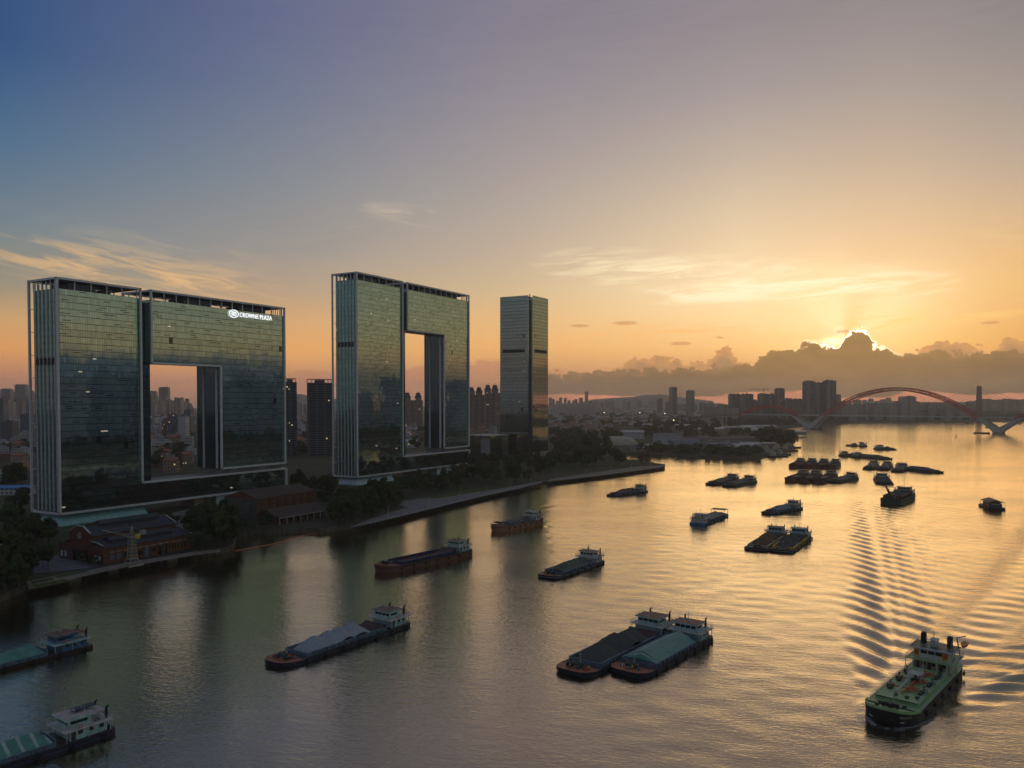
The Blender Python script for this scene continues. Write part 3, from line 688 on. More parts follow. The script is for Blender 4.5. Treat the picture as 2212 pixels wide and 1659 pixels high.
# hotel sign with its lettering
def sign():
    s_ = MB(); x0, z0 = 127.0, 138.6
    e = []
    WHITE = emis('sign white', (1, 1, 1), .95)
    cv = bpy.data.curves.new('sign_text', 'FONT'); cv.body = 'CROWNE PLAZA'; cv.size = 4.6; cv.extrude = .12; cv.space_character = 1.08; cv.offset = .05
    o = bpy.data.objects.new('tmp', cv); COL.objects.link(o)
    bpy.context.view_layer.update()
    me = bpy.data.meshes.new_from_object(o.evaluated_get(bpy.context.evaluated_depsgraph_get())); bpy.data.objects.remove(o)
    xs = [v.co.x for v in me.vertices]; sc = 31.5 / (max(xs) - min(xs)); mn = min(xs)
    for v in me.vertices:
        x, y, z = v.co; v.co = (x0 + 9.6 + (x - mn) * sc, -.15 - z, z0 + y * 1.0)
    me.materials.clear(); me.materials.append(WHITE); me.update()
    sg = empty('hotel_sign', (-270.86, 475.86, 0), R(UA)); sg.parent = None
    bpy.data.objects.remove(sg)
    lt = link('hotel_sign', me, TA)
    tag(lt, 'lit white hotel lettering with an oval emblem')
    # emblem: oval ring with three folded bars
    m = MB(); cx_, cz = x0 + 4.2, z0 + 1.7; N = 36
    ro, ri = (4.4, 3.0), (3.75, 2.45)
    for k in range(N):
        a, b = 2*math.pi*k/N, 2*math.pi*(k+1)/N
        P_ = lambda r, t: (cx_ + r[0]*math.cos(t), cz + r[1]*math.sin(t))
        (ax, az), (bx, bz), (c_x, c_z), (d_x, d_z) = P_(ro, a), P_(ro, b), P_(ri, b), P_(ri, a)
        m.loft([[(ax,-.3,az),(bx,-.3,bz),(c_x,-.3,c_z),(d_x,-.3,d_z)], [(ax,-.05,az),(bx,-.05,bz),(c_x,-.05,c_z),(d_x,-.05,d_z)]])
    for j in range(3):
        zc = cz - 1.15 + j * 1.1
        pts = [(cx_ - 2.3, zc - .1), (cx_ - 1.1, zc + .45), (cx_ + .1, zc - .1), (cx_ + 1.1, zc - .25), (cx_ + 2.3, zc + .5)]
        for (p, z), (p2, z2) in zip(pts, pts[1:]): m.bar((p, -.2, z), (p2, -.2, z2), .2, .55)
    m.build('sign_emblem', WHITE, lt)
sign()

# ------------------------------------------------------------------ slender tower with a notched corner
def slender():
    t = empty('office_tower', (23.8, 996.3, 0), R(UA), 'slender square glass tower with slotted corner and dark band halfway up', 'skyscraper')
    Ht = 208.0; m = MB(); n_ = 3.6
    m.prism([(n_ + .8, 0), (46, 0), (46, 45), (0, 45), (0, n_ + .8), (n_, n_ )], 0, Ht - 3); m.build('glazing', GLASS_C, t)
    r = MB(); 
    for k in range(int((Ht - 14) / 4.2)):
        z = 12 + k * 4.2; r.box(n_ + 1.0, 46.15, -.16, .0, z, z + .16); r.box(-.16, 0, n_ + 1.0, 45.15, z, z + .16)
    r.build('floor_rails', plain('bronze rail', (.10, .09, .06), .5, .5), t)
    q = MB(); q.prism([(.6, n_+1.0), (n_+.1, n_+.1), (n_ + 1.0, .6), (n_ - .6, n_ - .6)], 0, Ht - 6); q.build('corner_slot', plain('slot dark', (.02, .022, .02), .4), t)
    b = MB()
    z = Ht - (763 - 640) * 996 / 1720.
    b.box(9, 42, -.3, -.161, z, z + 4.2); b.box(-.3, -.161, 9, 41, z, z + 4.2); b.build('louvre_band', MATS['louvre black'], t)
    c = MB()
    for (x0, x1) in ((n_ + .8, 46),):
        c.box(x0, x1, .0, .5, Ht - 3, Ht); c.box(45.5, 46, .5, 45, Ht - 3, Ht); c.box(0, .5, n_ + .8, 45, Ht - 3, Ht); c.box(.5, 45.5, 44.5, 45, Ht - 3, Ht)
    c.box(n_ - .5, n_ + .4, n_ - .5, n_ + .4, Ht - 3, Ht + 1.5)
    c.build('parapet', GLASS_C, t)
    c = MB(); c.box(8, 38, 8, 36, Ht - 3, Ht - .5); c.bar((6, 6, Ht - 3), (6, 6, Ht + 2.5), .3); c.bar((40, 4, Ht - 3), (40, 4, Ht + 2), .25); c.build('rooftop_plant', STEEL_D, t)
    c = MB(); c.box(n_ + 2, 46.3, -.4, -.17, 5.5, 11.5); 
    for k in range(9): c.box(n_ + 2 + k * 5.2, n_ + 3 + k * 5.2, -.4, -.02, 0, 5.5)
    c.build('stone_base', BEIGE, t)
    return t
slender()
# glass podium building beside it
def podium():
    c0 = G(1060, 996, 3); t = empty('glass_pavilion', (c0.x, c0.y, 0), R(UA), 'low wide glass block with a flat pale roof at the foot of the slender tower', 'office block')
    m = MB(); m.box(0, 42, 0, 36, 3, 33.0); m.build('glazing', curtain('pavilion glass', (.36, .44, .36), (.05, .06, .05), (1.6, 4.4), 11.0, .03, .002, lines=.6), t)
    m = MB(); m.box(27, 42.2, -.35, -.02, 9, 32.6); m.build('painted_reflection_panel', curtain('pavilion glass with painted reflection', (.75, .70, .55), (.2, .18, .13), (1.6, 4.4), 12.0, .02, 0, lines=.5, refl=.8), t)  # brighter tint paints a bright reflection onto this end of the front
    m = MB(); m.box(-.8, 42.8, -.8, 36.8, 33.0, 34.0); m.build('roof', plain('pale roof', (.42, .38, .33), .8, 0, .12, .1), t)
    m = MB(); m.box(-.3, -.02, 1, 14, 9, 30); 
    for k in range(4): m.box(-.5, -.3, 1, 14, 10 + k * 6, 11 + k * 6)
    m.build('balcony_grid', CONC, t)
    m = MB(); m.box(42.6, 50, 4, 14, 3, 26); m.build('lift_tower', GLASS_IN, t)
podium()

# ------------------------------------------------------------------ river craft
def paint(name, rgb, dirt=.45, dirtcol=(.07,.035,.02), rough=.55, scale=.5):
    """ship's paint: tonal patches, rust runs drawn down the sides, scuffs"""
    m, n, b = newmat(name); co = objco(n); x, y, z = n.xyz(co)
    f = n.noise(co, scale, 5, .6); c = n.mix(n.rng(f, .3, .7), tuple(v * .72 for v in rgb), tuple(min(1, v * 1.25) for v in rgb))
    run = n.noise(n.cxyz(n.mul(x, 1.6), n.mul(y, 1.6), n.mul(z, .22)), 1.0, 5, .7); c = n.mix(n.mul(n.rng(run, .52, .66), dirt * 1.3), c, (.13, .055, .03))
    c = n.mix(n.mul(n.rng(n.noise(co, 1.7, 5, .75), .56, .68), dirt), c, dirtcol)
    n.put(b.inputs['Base Color'], c); n.put(b.inputs['Roughness'], n.rng(run, .3, .7, rough - .12, rough + .2)); b.inputs['Specular IOR Level'].default_value = .45
    MATS[name] = m; return m
P_ = dict(
 rusthull=paint('rust red hull', (.13,.055,.04), .4, (.09,.04,.03)), tanhull=paint('tan orange hull', (.27,.13,.07), .35, (.14,.06,.04)),
 navy=paint('navy hull', (.022,.035,.085), .4, (.05,.03,.03)), black=paint('black hull', (.014,.014,.016), .3, (.05,.025,.02)),
 blue=paint('blue paint', (.03,.14,.30), .3), darkblue=paint('grey blue coaming', (.10,.16,.22), .4, (.06,.04,.035)),
 rustdeck=paint('rusty bow deck', (.34,.10,.05), .5, (.06,.03,.025)), darkdeck=paint('dark side deck', (.06,.045,.04), .5, (.02,.02,.02)),
 hold=paint('rusty hold', (.055,.022,.018), .4, (.02,.012,.01)), greendeck=plain('green deck paint', (.25,.40,.17), .5, 0, .16, .5, .3, (.13,.27,.13)),
 teal=paint('teal upperworks', (.16,.42,.42), .25, (.10,.09,.07)), aqua=paint('aqua white upperworks', (.36,.56,.56), .25, (.14,.11,.08)),
 white=paint('white upperworks', (.55,.55,.50), .25, (.16,.12,.08)), cream=paint('cream upperworks', (.42,.38,.26), .25, (.12,.09,.05)),
 roofbrown=paint('rust brown roof', (.15,.06,.04), .4), roofwhite=paint('dusty pale roof', (.40,.34,.33), .25, (.2,.15,.13)),
 glass=plain('dark window glass', (.012,.015,.018), .15, 0, .1, 1, 0), rail=plain('railing paint', (.40,.42,.38), .5, 0, .1, 1, .3),
 tyre=plain('tyre rubber', (.012,.012,.012), .85), gravel=plain('pale gravel', (.30,.33,.35), .95, 0, .16, 1.6, .3, (.14,.15,.15), .1),
 gravel2=plain('dark gravel', (.085,.085,.08), .95, 0, .2, 1.6, .3, (.05,.05,.045), .1), sand=plain('brown sand', (.16,.10,.055), .95, 0, .2, 1.2, .3, (.09,.06,.04), .1),
 tarp=plain('green tarpaulin', (.07,.22,.18), .6, 0, .28, .45, .3, (.05,.11,.10)), tarprib=plain('sun bleached tarpaulin rib', (.30,.40,.33), .6, 0, .2, .8, .2),
 tarpd=plain('dark olive tarpaulin', (.045,.065,.05), .65, 0, .25, .5, .2, (.03,.04,.03)), tarpg=plain('grey tarpaulin', (.10,.105,.105), .65, 0, .25, .6, .35, (.08,.08,.085)),
 pipe=paint('orange red pipe', (.52,.13,.05), .3, (.12,.04,.02)), machine=plain('dark green machinery', (.03,.07,.055), .5, .2, .3, 1.2, .3), yellow=paint('yellow paint', (.55,.38,.06), .3),
 orange=paint('orange lifeboat', (.55,.14,.05), .2), redcan=paint('red drum', (.5,.05,.03), .2), solar=plain('solar panel', (.015,.02,.04), .2, 0, .1, 2), rope=plain('grey rope', (.2,.18,.15), .9))
def outline(L, B, bowl, round_, stern=.9):
    """half-breadths along x from stern (0) to bow (L)"""
    pts = [(0.0, B/2*stern*.93), (.7, B/2*stern), (3.5, B/2*.98), (7.0, B/2)]
    pts.append((L - bowl, B/2))
    for k in range(1, 9):
        t = k / 8.0; x = L - bowl + bowl * math.sin(t * math.pi / 2); y = (B/2) * (math.cos(t * math.pi / 2) ** round_)
        pts.append((x, max(y, .05)))
    return pts
def hull_mesh(L, B, fb, bowl, round_, sheer=.5, rake=1.6):
    ol = outline(L, B, bowl, round_); rings = []
    for sc_in, dxr, z, zs in ((.93, rake, -1.6, 0), (1.0, rake * .45, .25, .1), (1.0, 0, fb, 1.0)):
        ring = []
        for (x, y) in ol + [(x, -y) for (x, y) in reversed(ol)]:
            fwd = max(0, (x - (L - bowl - 6)) / (bowl + 6)); aft = max(0, (4 - x) / 4)
            ring.append((x - dxr * fwd * fwd, y * (sc_in if z < 0 else 1), z + zs * (sheer * fwd * fwd + sheer * .4 * aft)))
        rings.append(ring)
    return rings
def heap_mesh(x0, x1, b, zb, cones, slope=.62, seed=1, step=.9):
    """gravel load: overlapping cones of settled stone, closed underneath"""
    rn = random.Random(seed); nx = int((x1 - x0) / step) + 1; ny = int(2 * b / step) + 1
    m = MB(); top = []
    ph = [rn.uniform(0, 6) for _ in range(6)]
    for i in range(nx):
        row = []
        for j in range(ny):
            x = x0 + (x1 - x0) * i / (nx - 1); y = -b + 2 * b * j / (ny - 1); z = zb
            for (cx, cy, h, rx) in cones:
                d = math.hypot((x - cx) * rx, (y - cy)); q = h - slope * (math.sqrt(d * d + .6) - .6)
                z = max(z, zb + q)
            if z > zb: z += .07 * math.sin(x * 2.3 + ph[0]) * math.sin(y * 2.9 + ph[1]) + .05 * math.sin(x * 5.1 + y * 3.3 + ph[2])
            z = max(z, zb)
            row.append((x, y, z))
        top.append(row)
    b0 = len(m.v)
    for r in top: m.v += r
    for i in range(nx - 1):
        for j in range(ny - 1):
            a = b0 + i * ny + j
            if max(m.v[a][2], m.v[a+1][2], m.v[a+ny][2], m.v[a+ny+1][2]) > zb + .02:
                m.f.append((a, a + ny, a + ny + 1, a + 1)); m.mi.append(0)
    return m
def superstructure(t, L, B, z0, c, roof, style='std', x0=1.2, hl=2.6, ln=8.2, wind=None):
    """stern accommodation: lower house, overhanging gallery with railing, wheelhouse, roof, masts, funnels"""
    wall = P_[c]; w1 = B * .38; w2 = B * .30
    lo = MB(); lo.box(x0 + .5, x0 + ln - 1, -w1, w1, z0, z0 + hl); lh = lo.build('deckhouse', wall, t)
    g = MB()
    for s in (-1, 1):
        for k in range(3):
            xx = x0 + 1.2 + k * 2.3; g.box(xx, xx + 1.0, s * w1 - .03, s * w1 + .03, z0 + 1.2, z0 + 2.2)
    g.each('window', P_['glass'], lh)
    d = MB(); d.box(x0 + ln - 2.2, x0 + ln - 1.2, w1 - .02, w1 + .04, z0 + .1, z0 + 2.1); d.build('door', P_['darkdeck'], lh)
    zg = z0 + hl
    ga = MB(); ga.box(x0 - .6, x0 + ln + .6, -B * .47, B * .47, zg, zg + .22); go = ga.build('gallery', P_['white'] if c != 'blue' else P_['aqua'], t)
    r = MB()
    cs = [(x0 - .5, -B*.46), (x0 + ln + .5, -B*.46), (x0 + ln + .5, B*.46), (x0 - .5, B*.46)]
    for (a, b_) in zip(cs, cs[1:] + cs[:1]):
        n_ = 6
        for h in (.55, 1.05): r.bar((*a, zg + .22 + h), (*b_, zg + .22 + h), .07)
        for k in range(n_): f_ = k / n_; r.bar((a[0] + (b_[0]-a[0])*f_, a[1] + (b_[1]-a[1])*f_, zg + .2), (a[0] + (b_[0]-a[0])*f_, a[1] + (b_[1]-a[1])*f_, zg + 1.3), .06)
    r.build('railing', P_['rail'], go)
    post = MB()
    for s in (-1, 1):
        for xx in (x0, x0 + ln * .5, x0 + ln): post.bar((xx, s * B * .44, z0), (xx, s * B * .44, zg), .14)
        post.bar((x0 + ln * .2, s * B * .45, z0), (x0 + ln * .45, s * B * .45, zg), .5, .1)
    post.each('stanchion', P_['rail'], go)
    hw = 2.15; wx0 = x0 + ln * .38; wx1 = x0 + ln - .9
    wh = MB(); wh.box(wx0, wx1, -w2, w2, zg + .22, zg + .22 + hw); who = wh.build('wheelhouse', wall, t)
    g = MB(); nb = 4
    for k in range(nb):
        ya = -w2 + .35 + k * (2 * w2 - .5) / nb; g.box(wx1 - .02, wx1 + .05, ya, ya + (2 * w2 - .5) / nb - .28, zg + 1.15, zg + 1.95)
    for s in (-1, 1): g.box(wx0 + .8, wx1 - .5, s * w2 - .03, s * w2 + .05, zg + 1.2, zg + 1.9)
    g.each('window', P_['glass'], who)
    ro = MB(); ro.box(wx0 - .9, wx1 + .8, -w2 - .7, w2 + .7, zg + .22 + hw, zg + .5 + hw); rr = ro.build('wheelhouse_roof', wall, t)
    r2 = MB(); r2.box(wx0 - .7, wx1 + .6, -w2 - .5, w2 + .5, zg + .5 + hw, zg + .56 + hw); rb = r2.build('roof_deck', P_[roof], rr)
    if style != 'low':
        ac = MB(); ac.box(x0 + .2, wx0 - 1.25, -w2 * .9, w2 * .9, zg + 2.1, zg + 2.25)
        for s in (-1, 1): ac.bar((x0 + .4, s * w2 * .85, zg + .2), (x0 + .4, s * w2 * .85, zg + 2.1), .12)
        ac.build('aft_canopy', P_[roof], t)
    zr = zg + .56 + hw; ms = MB(); xm = (wx0 + wx1) / 2
    ms.tube((xm, 0, zr), (xm, 0, zr + 3.4), .09, .05, 5); ms.bar((xm, -.9, zr + 2.2), (xm, .9, zr + 2.2), .08); ms.bar((xm + .2, -.8, zr + .9), (xm + .2, .8, zr + .9), .22, .14)
    ms.tube((xm - 1.6, w2 * .6, zr), (xm - 1.6, w2 * .6, zr + 2.0), .05, .04, 4); ms.tube((xm + 1.2, -w2 * .7, zr), (xm + 1.2, -w2 * .7, zr + 1.5), .05, .04, 4)
    ms.build('mast', P_['rail'], t)
    pr_ = MB(); pr_.bar((wx0 - .8, -w2 - .6, zr + .5), (wx1 + .5, -w2 - .6, zr + .5), .06); pr_.bar((wx0 - .8, w2 + .6, zr + .5), (wx1 + .5, w2 + .6, zr + .5), .06); pr_.bar((wx1 + .5, -w2 - .6, zr + .5), (wx1 + .5, w2 + .6, zr + .5), .06)
    for s in (-1, 1):
        for k in range(4): xx = wx0 - .8 + k * (wx1 - wx0 + 1.3) / 3; pr_.bar((xx, s * (w2 + .6), zr), (xx, s * (w2 + .6), zr + .5), .06)
    pr_.build('railing', P_['rail'], rr)
    for s in (-1, 1):
        fu = MB(); fu.tube((x0 + .2, s * w1 * .75, zg), (x0 + .2, s * w1 * .75, zg + 2.9), .33, .3, 8); fu.tube((x0 + .2, s * w1 * .75, zg + 2.9), (x0 - .3, s * w1 * .75, zg + 3.3), .22, .22, 6); fu.build('funnel', P_['black'], t)
    lr = MB(); lr.torus((x0 + ln * .7, B * .475, zg + .8), (0, 1, 0), .38, .1, 10, 5); lr.build('life_ring', P_['orange'], go)
    return zr
def make_craft(name, cat, label, L, B, fb, hull='navy', deck='rustdeck', cargo='heap', heap='gravel', cones=None, upper='aqua', roof='roofbrown', bowl=6.0, round_=.62, coam=1.15,
               tarp='tarp', fend=7, group=None, lod=0, sheer=.5, holdx=None, ln=8.2, hl=2.6, coamc='darkblue', ribs=14, rib=True, crane=False, canopy=False, slope=.62):
    t = empty(name, (0, 0, 0), 0, label, cat, group)
    h = MB(); h.loft(hull_mesh(L, B, fb, bowl, round_, sheer), caps=False); h.build('hull', P_[hull], t)
    ol = outline(L, B, bowl, round_)
    # deck sheet set just above the hull top, rusty at the bow, dark along the sides
    d = MB()
    for (x_, y_), (x2, y2) in zip(ol, ol[1:]):
        zf = lambda x: fb + .03 + sheer * max(0, (x - (L - bowl - 6)) / (bowl + 6)) ** 2 + sheer * .4 * max(0, (4 - x) / 4)
        d.face([(x_, -y_ + .12, zf(x_)), (x2, -y2 + .05, zf(x2)), (x2, y2 - .05, zf(x2)), (x_, y_ - .12, zf(x_))], 0 if x_ < L - bowl - 3 else 1)
    d.build('deck', [P_['darkdeck'], P_[deck]], t)
    # rubbing strake and bulwark at the bow
    bw = MB()
    for s in (-1, 1):
        for (x_, y_), (x2, y2) in zip(ol[1:], ol[2:]):
            z_ = fb - .3; bw.bar((x_, s * (y_ + .05), z_), (x2, s * (y2 + .05), z_), .28, .3)
    bw.build('rubbing_strake', P_['black'] if hull != 'black' else P_['darkblue'], t)
    hx0, hx1 = holdx or (ln + 3.5, L - bowl - 2.5)
    hb = B / 2 - 1.15
    c = MB()
    zc = fb + coam
    c.box(hx0, hx1, hb, hb + .25, fb + .0, zc); c.box(hx0, hx1, -hb - .25, -hb, fb + .0, zc); c.box(hx1, hx1 + .25, -hb - .25, hb + .25, fb, zc); c.box(hx0 - .25, hx0, -hb - .25, hb + .25, fb, zc + .9)
    for s in (-1, 1):
        c.box(hx0, hx1 + .4, s * (hb + .14) - .3, s * (hb + .14) + .3, zc, zc + .14)
        k = hx0 + 2
        while k < hx1 - 1 and not lod: c.box(k, k + .18, s * (hb + .25) - (.0 if s > 0 else .55), s * (hb + .25) + (.55 if s > 0 else .0), fb + .03, zc - .1); k += 2.6
    c.build('hold_coaming', P_[coamc], t)
    if cargo in ('heap', 'empty'):
        f_ = MB(); zf_ = fb + .25
        f_.box(hx0, hx1, -hb, hb, zf_, zf_ + .02); 
        # sloping inner ends of the hold
        f_.face([(hx0, -hb, zc + .8), (hx0 + 4.5, -hb, zf_ + .03), (hx0 + 4.5, hb, zf_ + .03), (hx0, hb, zc + .8)])
        f_.face([(hx1 - 2.5, -hb, zf_ + .03), (hx1, -hb, zc), (hx1, hb, zc), (hx1 - 2.5, hb, zf_ + .03)])
        f_.build('hold', P_['hold'], t)
    elif cargo == 'tarp':
        m = MB(); n_ = ribs * 4; tz = zc + .1; H_ = 2.5; Y_ = [-hb - .15, -hb * .7, -hb * .36, 0, hb * .36, hb * .7, hb + .15]; prof = [0, .34, .68, 1, .68, .34, 0]
        b0 = 0; xs_ = [hx0 + .3 + (hx1 - hx0 - .6) * i / n_ for i in range(n_ + 1)]
        for i, x_ in enumerate(xs_):
            e = min(1, (i / 3.0), ((n_ - i) / 6.0)) if True else 1; sag = .17 * abs(math.sin(math.pi * i / 4.0)) if ribs else 0
            for y_, p in zip(Y_, prof): m.v.append((x_, y_, tz + (H_ * p * (.25 + .75 * e)) - sag * (p if p < 1 else .8) + .05 * math.sin(i * 1.7 + y_)))
        for i in range(n_):
            for j in range(6):
                a = i * 7 + j; m.f.append((a, a + 7, a + 8, a + 1)); m.mi.append(1 if (rib and i % 4 == 0) else 0)
        m.f.append(tuple(range(6, -1, -1))); m.mi.append(0); m.f.append(tuple(range(n_ * 7, n_ * 7 + 7))); m.mi.append(0)
        m.build('cargo_cover', [P_[tarp], P_['tarprib'] if rib else P_[tarp]], t)
    elif cargo == 'hatches':
        n_ = 4
        for k in range(n_):
            m = MB(); a = hx0 + (hx1 - hx0) * k / n_; b_ = hx0 + (hx1 - hx0) * (k + 1) / n_ - .7; m.box(a + .3, b_, -hb + .2, hb - .2, fb + .2, zc + .15); m.box(a + .9, b_ - .6, -hb + .9, hb - .9, zc + .15, zc + .35); m.build('hatch_cover', P_['tarpg'] if k % 2 else P_['darkdeck'], t)
        m = MB(); m.box(hx0, hx1, -hb, hb, fb + .05, fb + .3); m.build('hatch_deck', P_['darkdeck'], t)
    # bow fittings
    zb_ = fb + sheer + .03
    wn = MB(); wn.tube((L - 4.2, -1.4, zb_ + .6), (L - 4.2, 1.4, zb_ + .6), .5, .5, 8); wn.box(L - 4.9, L - 3.5, -1.6, -1.3, zb_ - .1, zb_ + 1.0); wn.box(L - 4.9, L - 3.5, 1.3, 1.6, zb_ - .1, zb_ + 1.0); wn.box(L - 6.2, L - 5.4, -.6, .5, zb_ - .1, zb_ + .8); wn.build('windlass', P_['machine'], t)
    if not lod:
        for s in (-1, 1):
            b2 = MB(); b2.tube((L - 3.0, s * B * .22, zb_ - .1), (L - 3.0, s * B * .22, zb_ + .55), .18, .18, 7); b2.tube((L - 3.8, s * B * .22, zb_ - .1), (L - 3.8, s * B * .22, zb_ + .55), .18, .18, 7); b2.bar((L - 3.0, s * B * .22, zb_ + .4), (L - 3.8, s * B * .22, zb_ + .4), .12); b2.build('bollard', P_['black'], t)
    ma = MB(); ma.tube((L - 5.8, 0, zb_ - .1), (L - 5.8, 0, zb_ + 3.8), .11, .07, 6); ma.bar((L - 5.8, -.6, zb_ + 3.0), (L - 5.8, .6, zb_ + 3.0), .09); ma.build('bow_mast', P_['rail'], t)
    rp = MB()
    k = hx0 + 4
    while k < hx1: rp.tube((k, -B/2 + .25, fb), (k, -B/2 + .25, fb + .8), .13, .13, 5); rp.tube((k, B/2 - .25, fb), (k, B/2 - .25, fb + .8), .13, .13, 5); k += (hx1 - hx0) / 4.2
    rp.each('side_bollard', P_['black'], t); 
    if not lod:
        fm = None
        for s in (-1, 1):
            for k in range(fend):
                x_ = 3 + (L - bowl - 4) * k / (fend - 1)
                if fm is None:
                    m = MB(); m.torus((0, 0, 0), (0, 1, 0), .48, .2, 10, 6); fm = m.mesh('fender', P_['tyre'], True)
                fo = link('tyre_fender', fm, t); fo.location = (x_, s * (B/2 + .22), fb * .45 + .1)
    superstructure(t, L, B, fb, upper, roof, hl=hl, ln=ln)
    if not lod:      # clutter of a working deck
        rn = random.Random(int(L * 31 + B * 7 + len(label)))
        for k in range(16):
            if k < 7: x_, y_, z_ = rn.uniform(L - bowl - 1, L - 2.5), rn.uniform(-B * .3, B * .3), fb + sheer * .6
            elif k < 11: x_, y_, z_ = rn.uniform(.8, 1.6), rn.uniform(-B * .38, B * .38), fb
            else: x_, y_, z_ = rn.uniform(1.5, 4.0), rn.uniform(-B * .4, B * .4), fb + hl + .2
            m = MB(); q = rn.random()
            if q < .35: m.tube((x_, y_, z_), (x_, y_, z_ + .9), .32, .32, 8); m.build('drum', P_[rn.choice(['blue', 'redcan', 'black', 'yellow'])], t)
            elif q < .7: s_ = rn.uniform(.3, .8); m.box(x_ - s_, x_ + s_, y_ - s_ * .6, y_ + s_ * .6, z_, z_ + s_ * 1.1); m.build('gear_box', P_[rn.choice(['machine', 'white', 'darkdeck', 'orange'])], t)
            else: m.torus((x_, y_, z_ + .25), (0, 0, 1), .5, .16, 10, 5); m.build('rope_coil', P_['rope'], t)
        m = MB(); m.bar((1.0, -B * .3, fb + hl + 1.9), (1.0, B * .3, fb + hl + 1.9), .05)
        for k in range(6): y_ = -B * .26 + k * B * .1; m.face([(1.0, y_, fb + hl + 1.9), (1.0, y_ + .5, fb + hl + 1.9), (1.05, y_ + .5, fb + hl + 1.1), (1.05, y_, fb + hl + 1.15)])
        m.build('washing_line', P_['white'], t)
    if crane:
        cr = MB(); x_ = L - 8; cr.bar((x_, -1, zb_), (x_ + 3.5, -3.2, zb_ + 7.5), .9, .9); cr.bar((x_, 1, zb_), (x_ + 3.5, -3.2, zb_ + 7.5), .5, .5)
        cr.bar((x_ - 1, 2.0, zb_), (x_ - 1, 2.0, zb_ + 7), .3); cr.bar((x_ - 1, -2.2, zb_ + 3.5), (x_ - 1, -2.2, zb_ + 7.2), .3); cr.bar((x_ - 1, 2, zb_ + 7), (x_ - 1, -2.2, zb_ + 7.2), .3); cr.bar((x_ - 1, 2, zb_ + 3.6), (x_ - 1, -2.2, zb_ + 3.8), .25); cr.bar((x_ + 3.5, -3.2, zb_ + 7.5), (x_ - 1, -2, zb_ + 7.2), .3)
        cr.box(x_ - 2, x_ + 1.2, -1.8, 1.8, zb_ - .1, zb_ + 1.8); cr.tube((x_ + 3.6, -3.2, zb_ + 7.2), (x_ + 3.9, -3.4, zb_ + 8.4), .8, .5, 8); cr.build('discharge_crane', P_['machine'], t)
    if canopy:
        cn = MB(); cn.box(L - 11, L - 3, -B * .46, B * .46, fb + 3.9, fb + 4.05)
        for xx in (L - 10.5, L - 3.6):
            for s in (-1, 1): cn.bar((xx, s * B * .42, fb + .1), (xx, s * B * .42, fb + 3.9), .22)
        cn.build('bow_canopy', P_['roofbrown'], t)
    t['_hold'] = (hx0, hx1, hb, fb + .27)
    return t
def set_between(t, bow, stern=None, heading=None, L=None):
    """put the craft with its bow at a surveyed point, stern towards another"""
    b = G(*bow)
    if stern is not None:
        s = G(*stern); a = math.atan2(b.y - s.y, b.x - s.x)
    else: a = R(heading)
    t.location = (b.x - math.cos(a) * L, b.y - math.sin(a) * L, 0); t.rotation_euler = (0, 0, a)
def load(t, label, cones, mat='gravel', seed=1, slope=.72, group='loads of gravel heaped in barge holds', step=.9):
    hx0, hx1, hb, z = t['_hold']; m = heap_mesh(hx0 + .2, hx1 - .2, hb - .08, z, [(hx0 + (hx1 - hx0) * a, cy, h, rx) for (a, cy, h, rx) in cones], slope, seed, step)
    o = m.build('gravel_load', P_[mat], None, smooth=True); o.location = t.location; o.rotation_euler = t.rotation_euler
    tag(o, label, 'gravel load', group); return o
MOV = 'cargo barges strung out along the river'
b1 = make_craft('cargo_barge', 'barge', 'long navy barge with four pale gravel heaps and a rust red bow deck', 54, 11.5, 1.0, 'navy', 'rustdeck', 'heap', upper='aqua', group=MOV, bowl=7)
set_between(b1, (585, 1440), (865, 1345.7), L=54)
load(b1, 'four pale blue grey gravel heaps running down a long navy barge', [(.80,0,3.9,.9),(.62,-.3,4.1,1.1),(.50,.2,4.4,1.1),(.33,0,4.5,1.0)], 'gravel', 2)
b2 = make_craft('cargo_barge', 'barge', 'lashed open barge holding dark gravel heaps behind a rusty bow', 56, 12.5, 1.1, 'navy', 'rustdeck', 'heap', upper='aqua', group=MOV, bowl=6, round_=.5, ln=9.2)
set_between(b2, (1229, 1460), (1431.6, 1359), L=56)
load(b2, 'three dark grey gravel heaps in the open hold of the left lashed barge', [(.78,0,4.3,.9),(.50,-.4,4.8,1.0),(.40,.7,4.6,1.0),(.24,0,4.2,1.0)], 'gravel2', 3)
b3 = make_craft('cargo_barge', 'barge', 'lashed barge roofed over with ribbed green tarpaulin', 47, 12.5, 1.1, 'navy', 'rustdeck', 'tarp', upper='aqua', group=MOV, bowl=6, round_=.5, ribs=24)
set_between(b3, (1348, 1461), (1504.5, 1375.6), L=47)
b4 = make_craft('cargo_barge', 'barge', 'empty rust red barge riding high with a bare dark hold', 57, 11.5, 2.6, 'rusthull', 'rustdeck', 'empty', upper='aqua', group=MOV, bowl=8, round_=.7, sheer=1.2, coam=1.3, coamc='navy')
set_between(b4, (812, 1239), (1007.7, 1196), L=58)
b5 = make_craft('cargo_barge', 'barge', 'barge under dark olive tarpaulin with a white wheelhouse, below the tan freighter', 44, 11.5, 1.0, 'black', 'rustdeck', 'tarp', upper='white', group=MOV, tarp='tarpd', rib=False, ribs=6, bowl=5, round_=.5)
set_between(b5, (1178, 1250), (1287, 1213), L=44)
b6 = make_craft('river_freighter', 'freighter', 'small tan orange freighter with four hatch covers and a raised pointed bow', 43, 9.5, 3.0, 'tanhull', 'machine', 'hatches', upper='white', roof='roofwhite', group=MOV, bowl=8, round_=.85, sheer=1.6, coam=1.2)
set_between(b6, (1065, 1149), (1165, 1129.5), L=43)
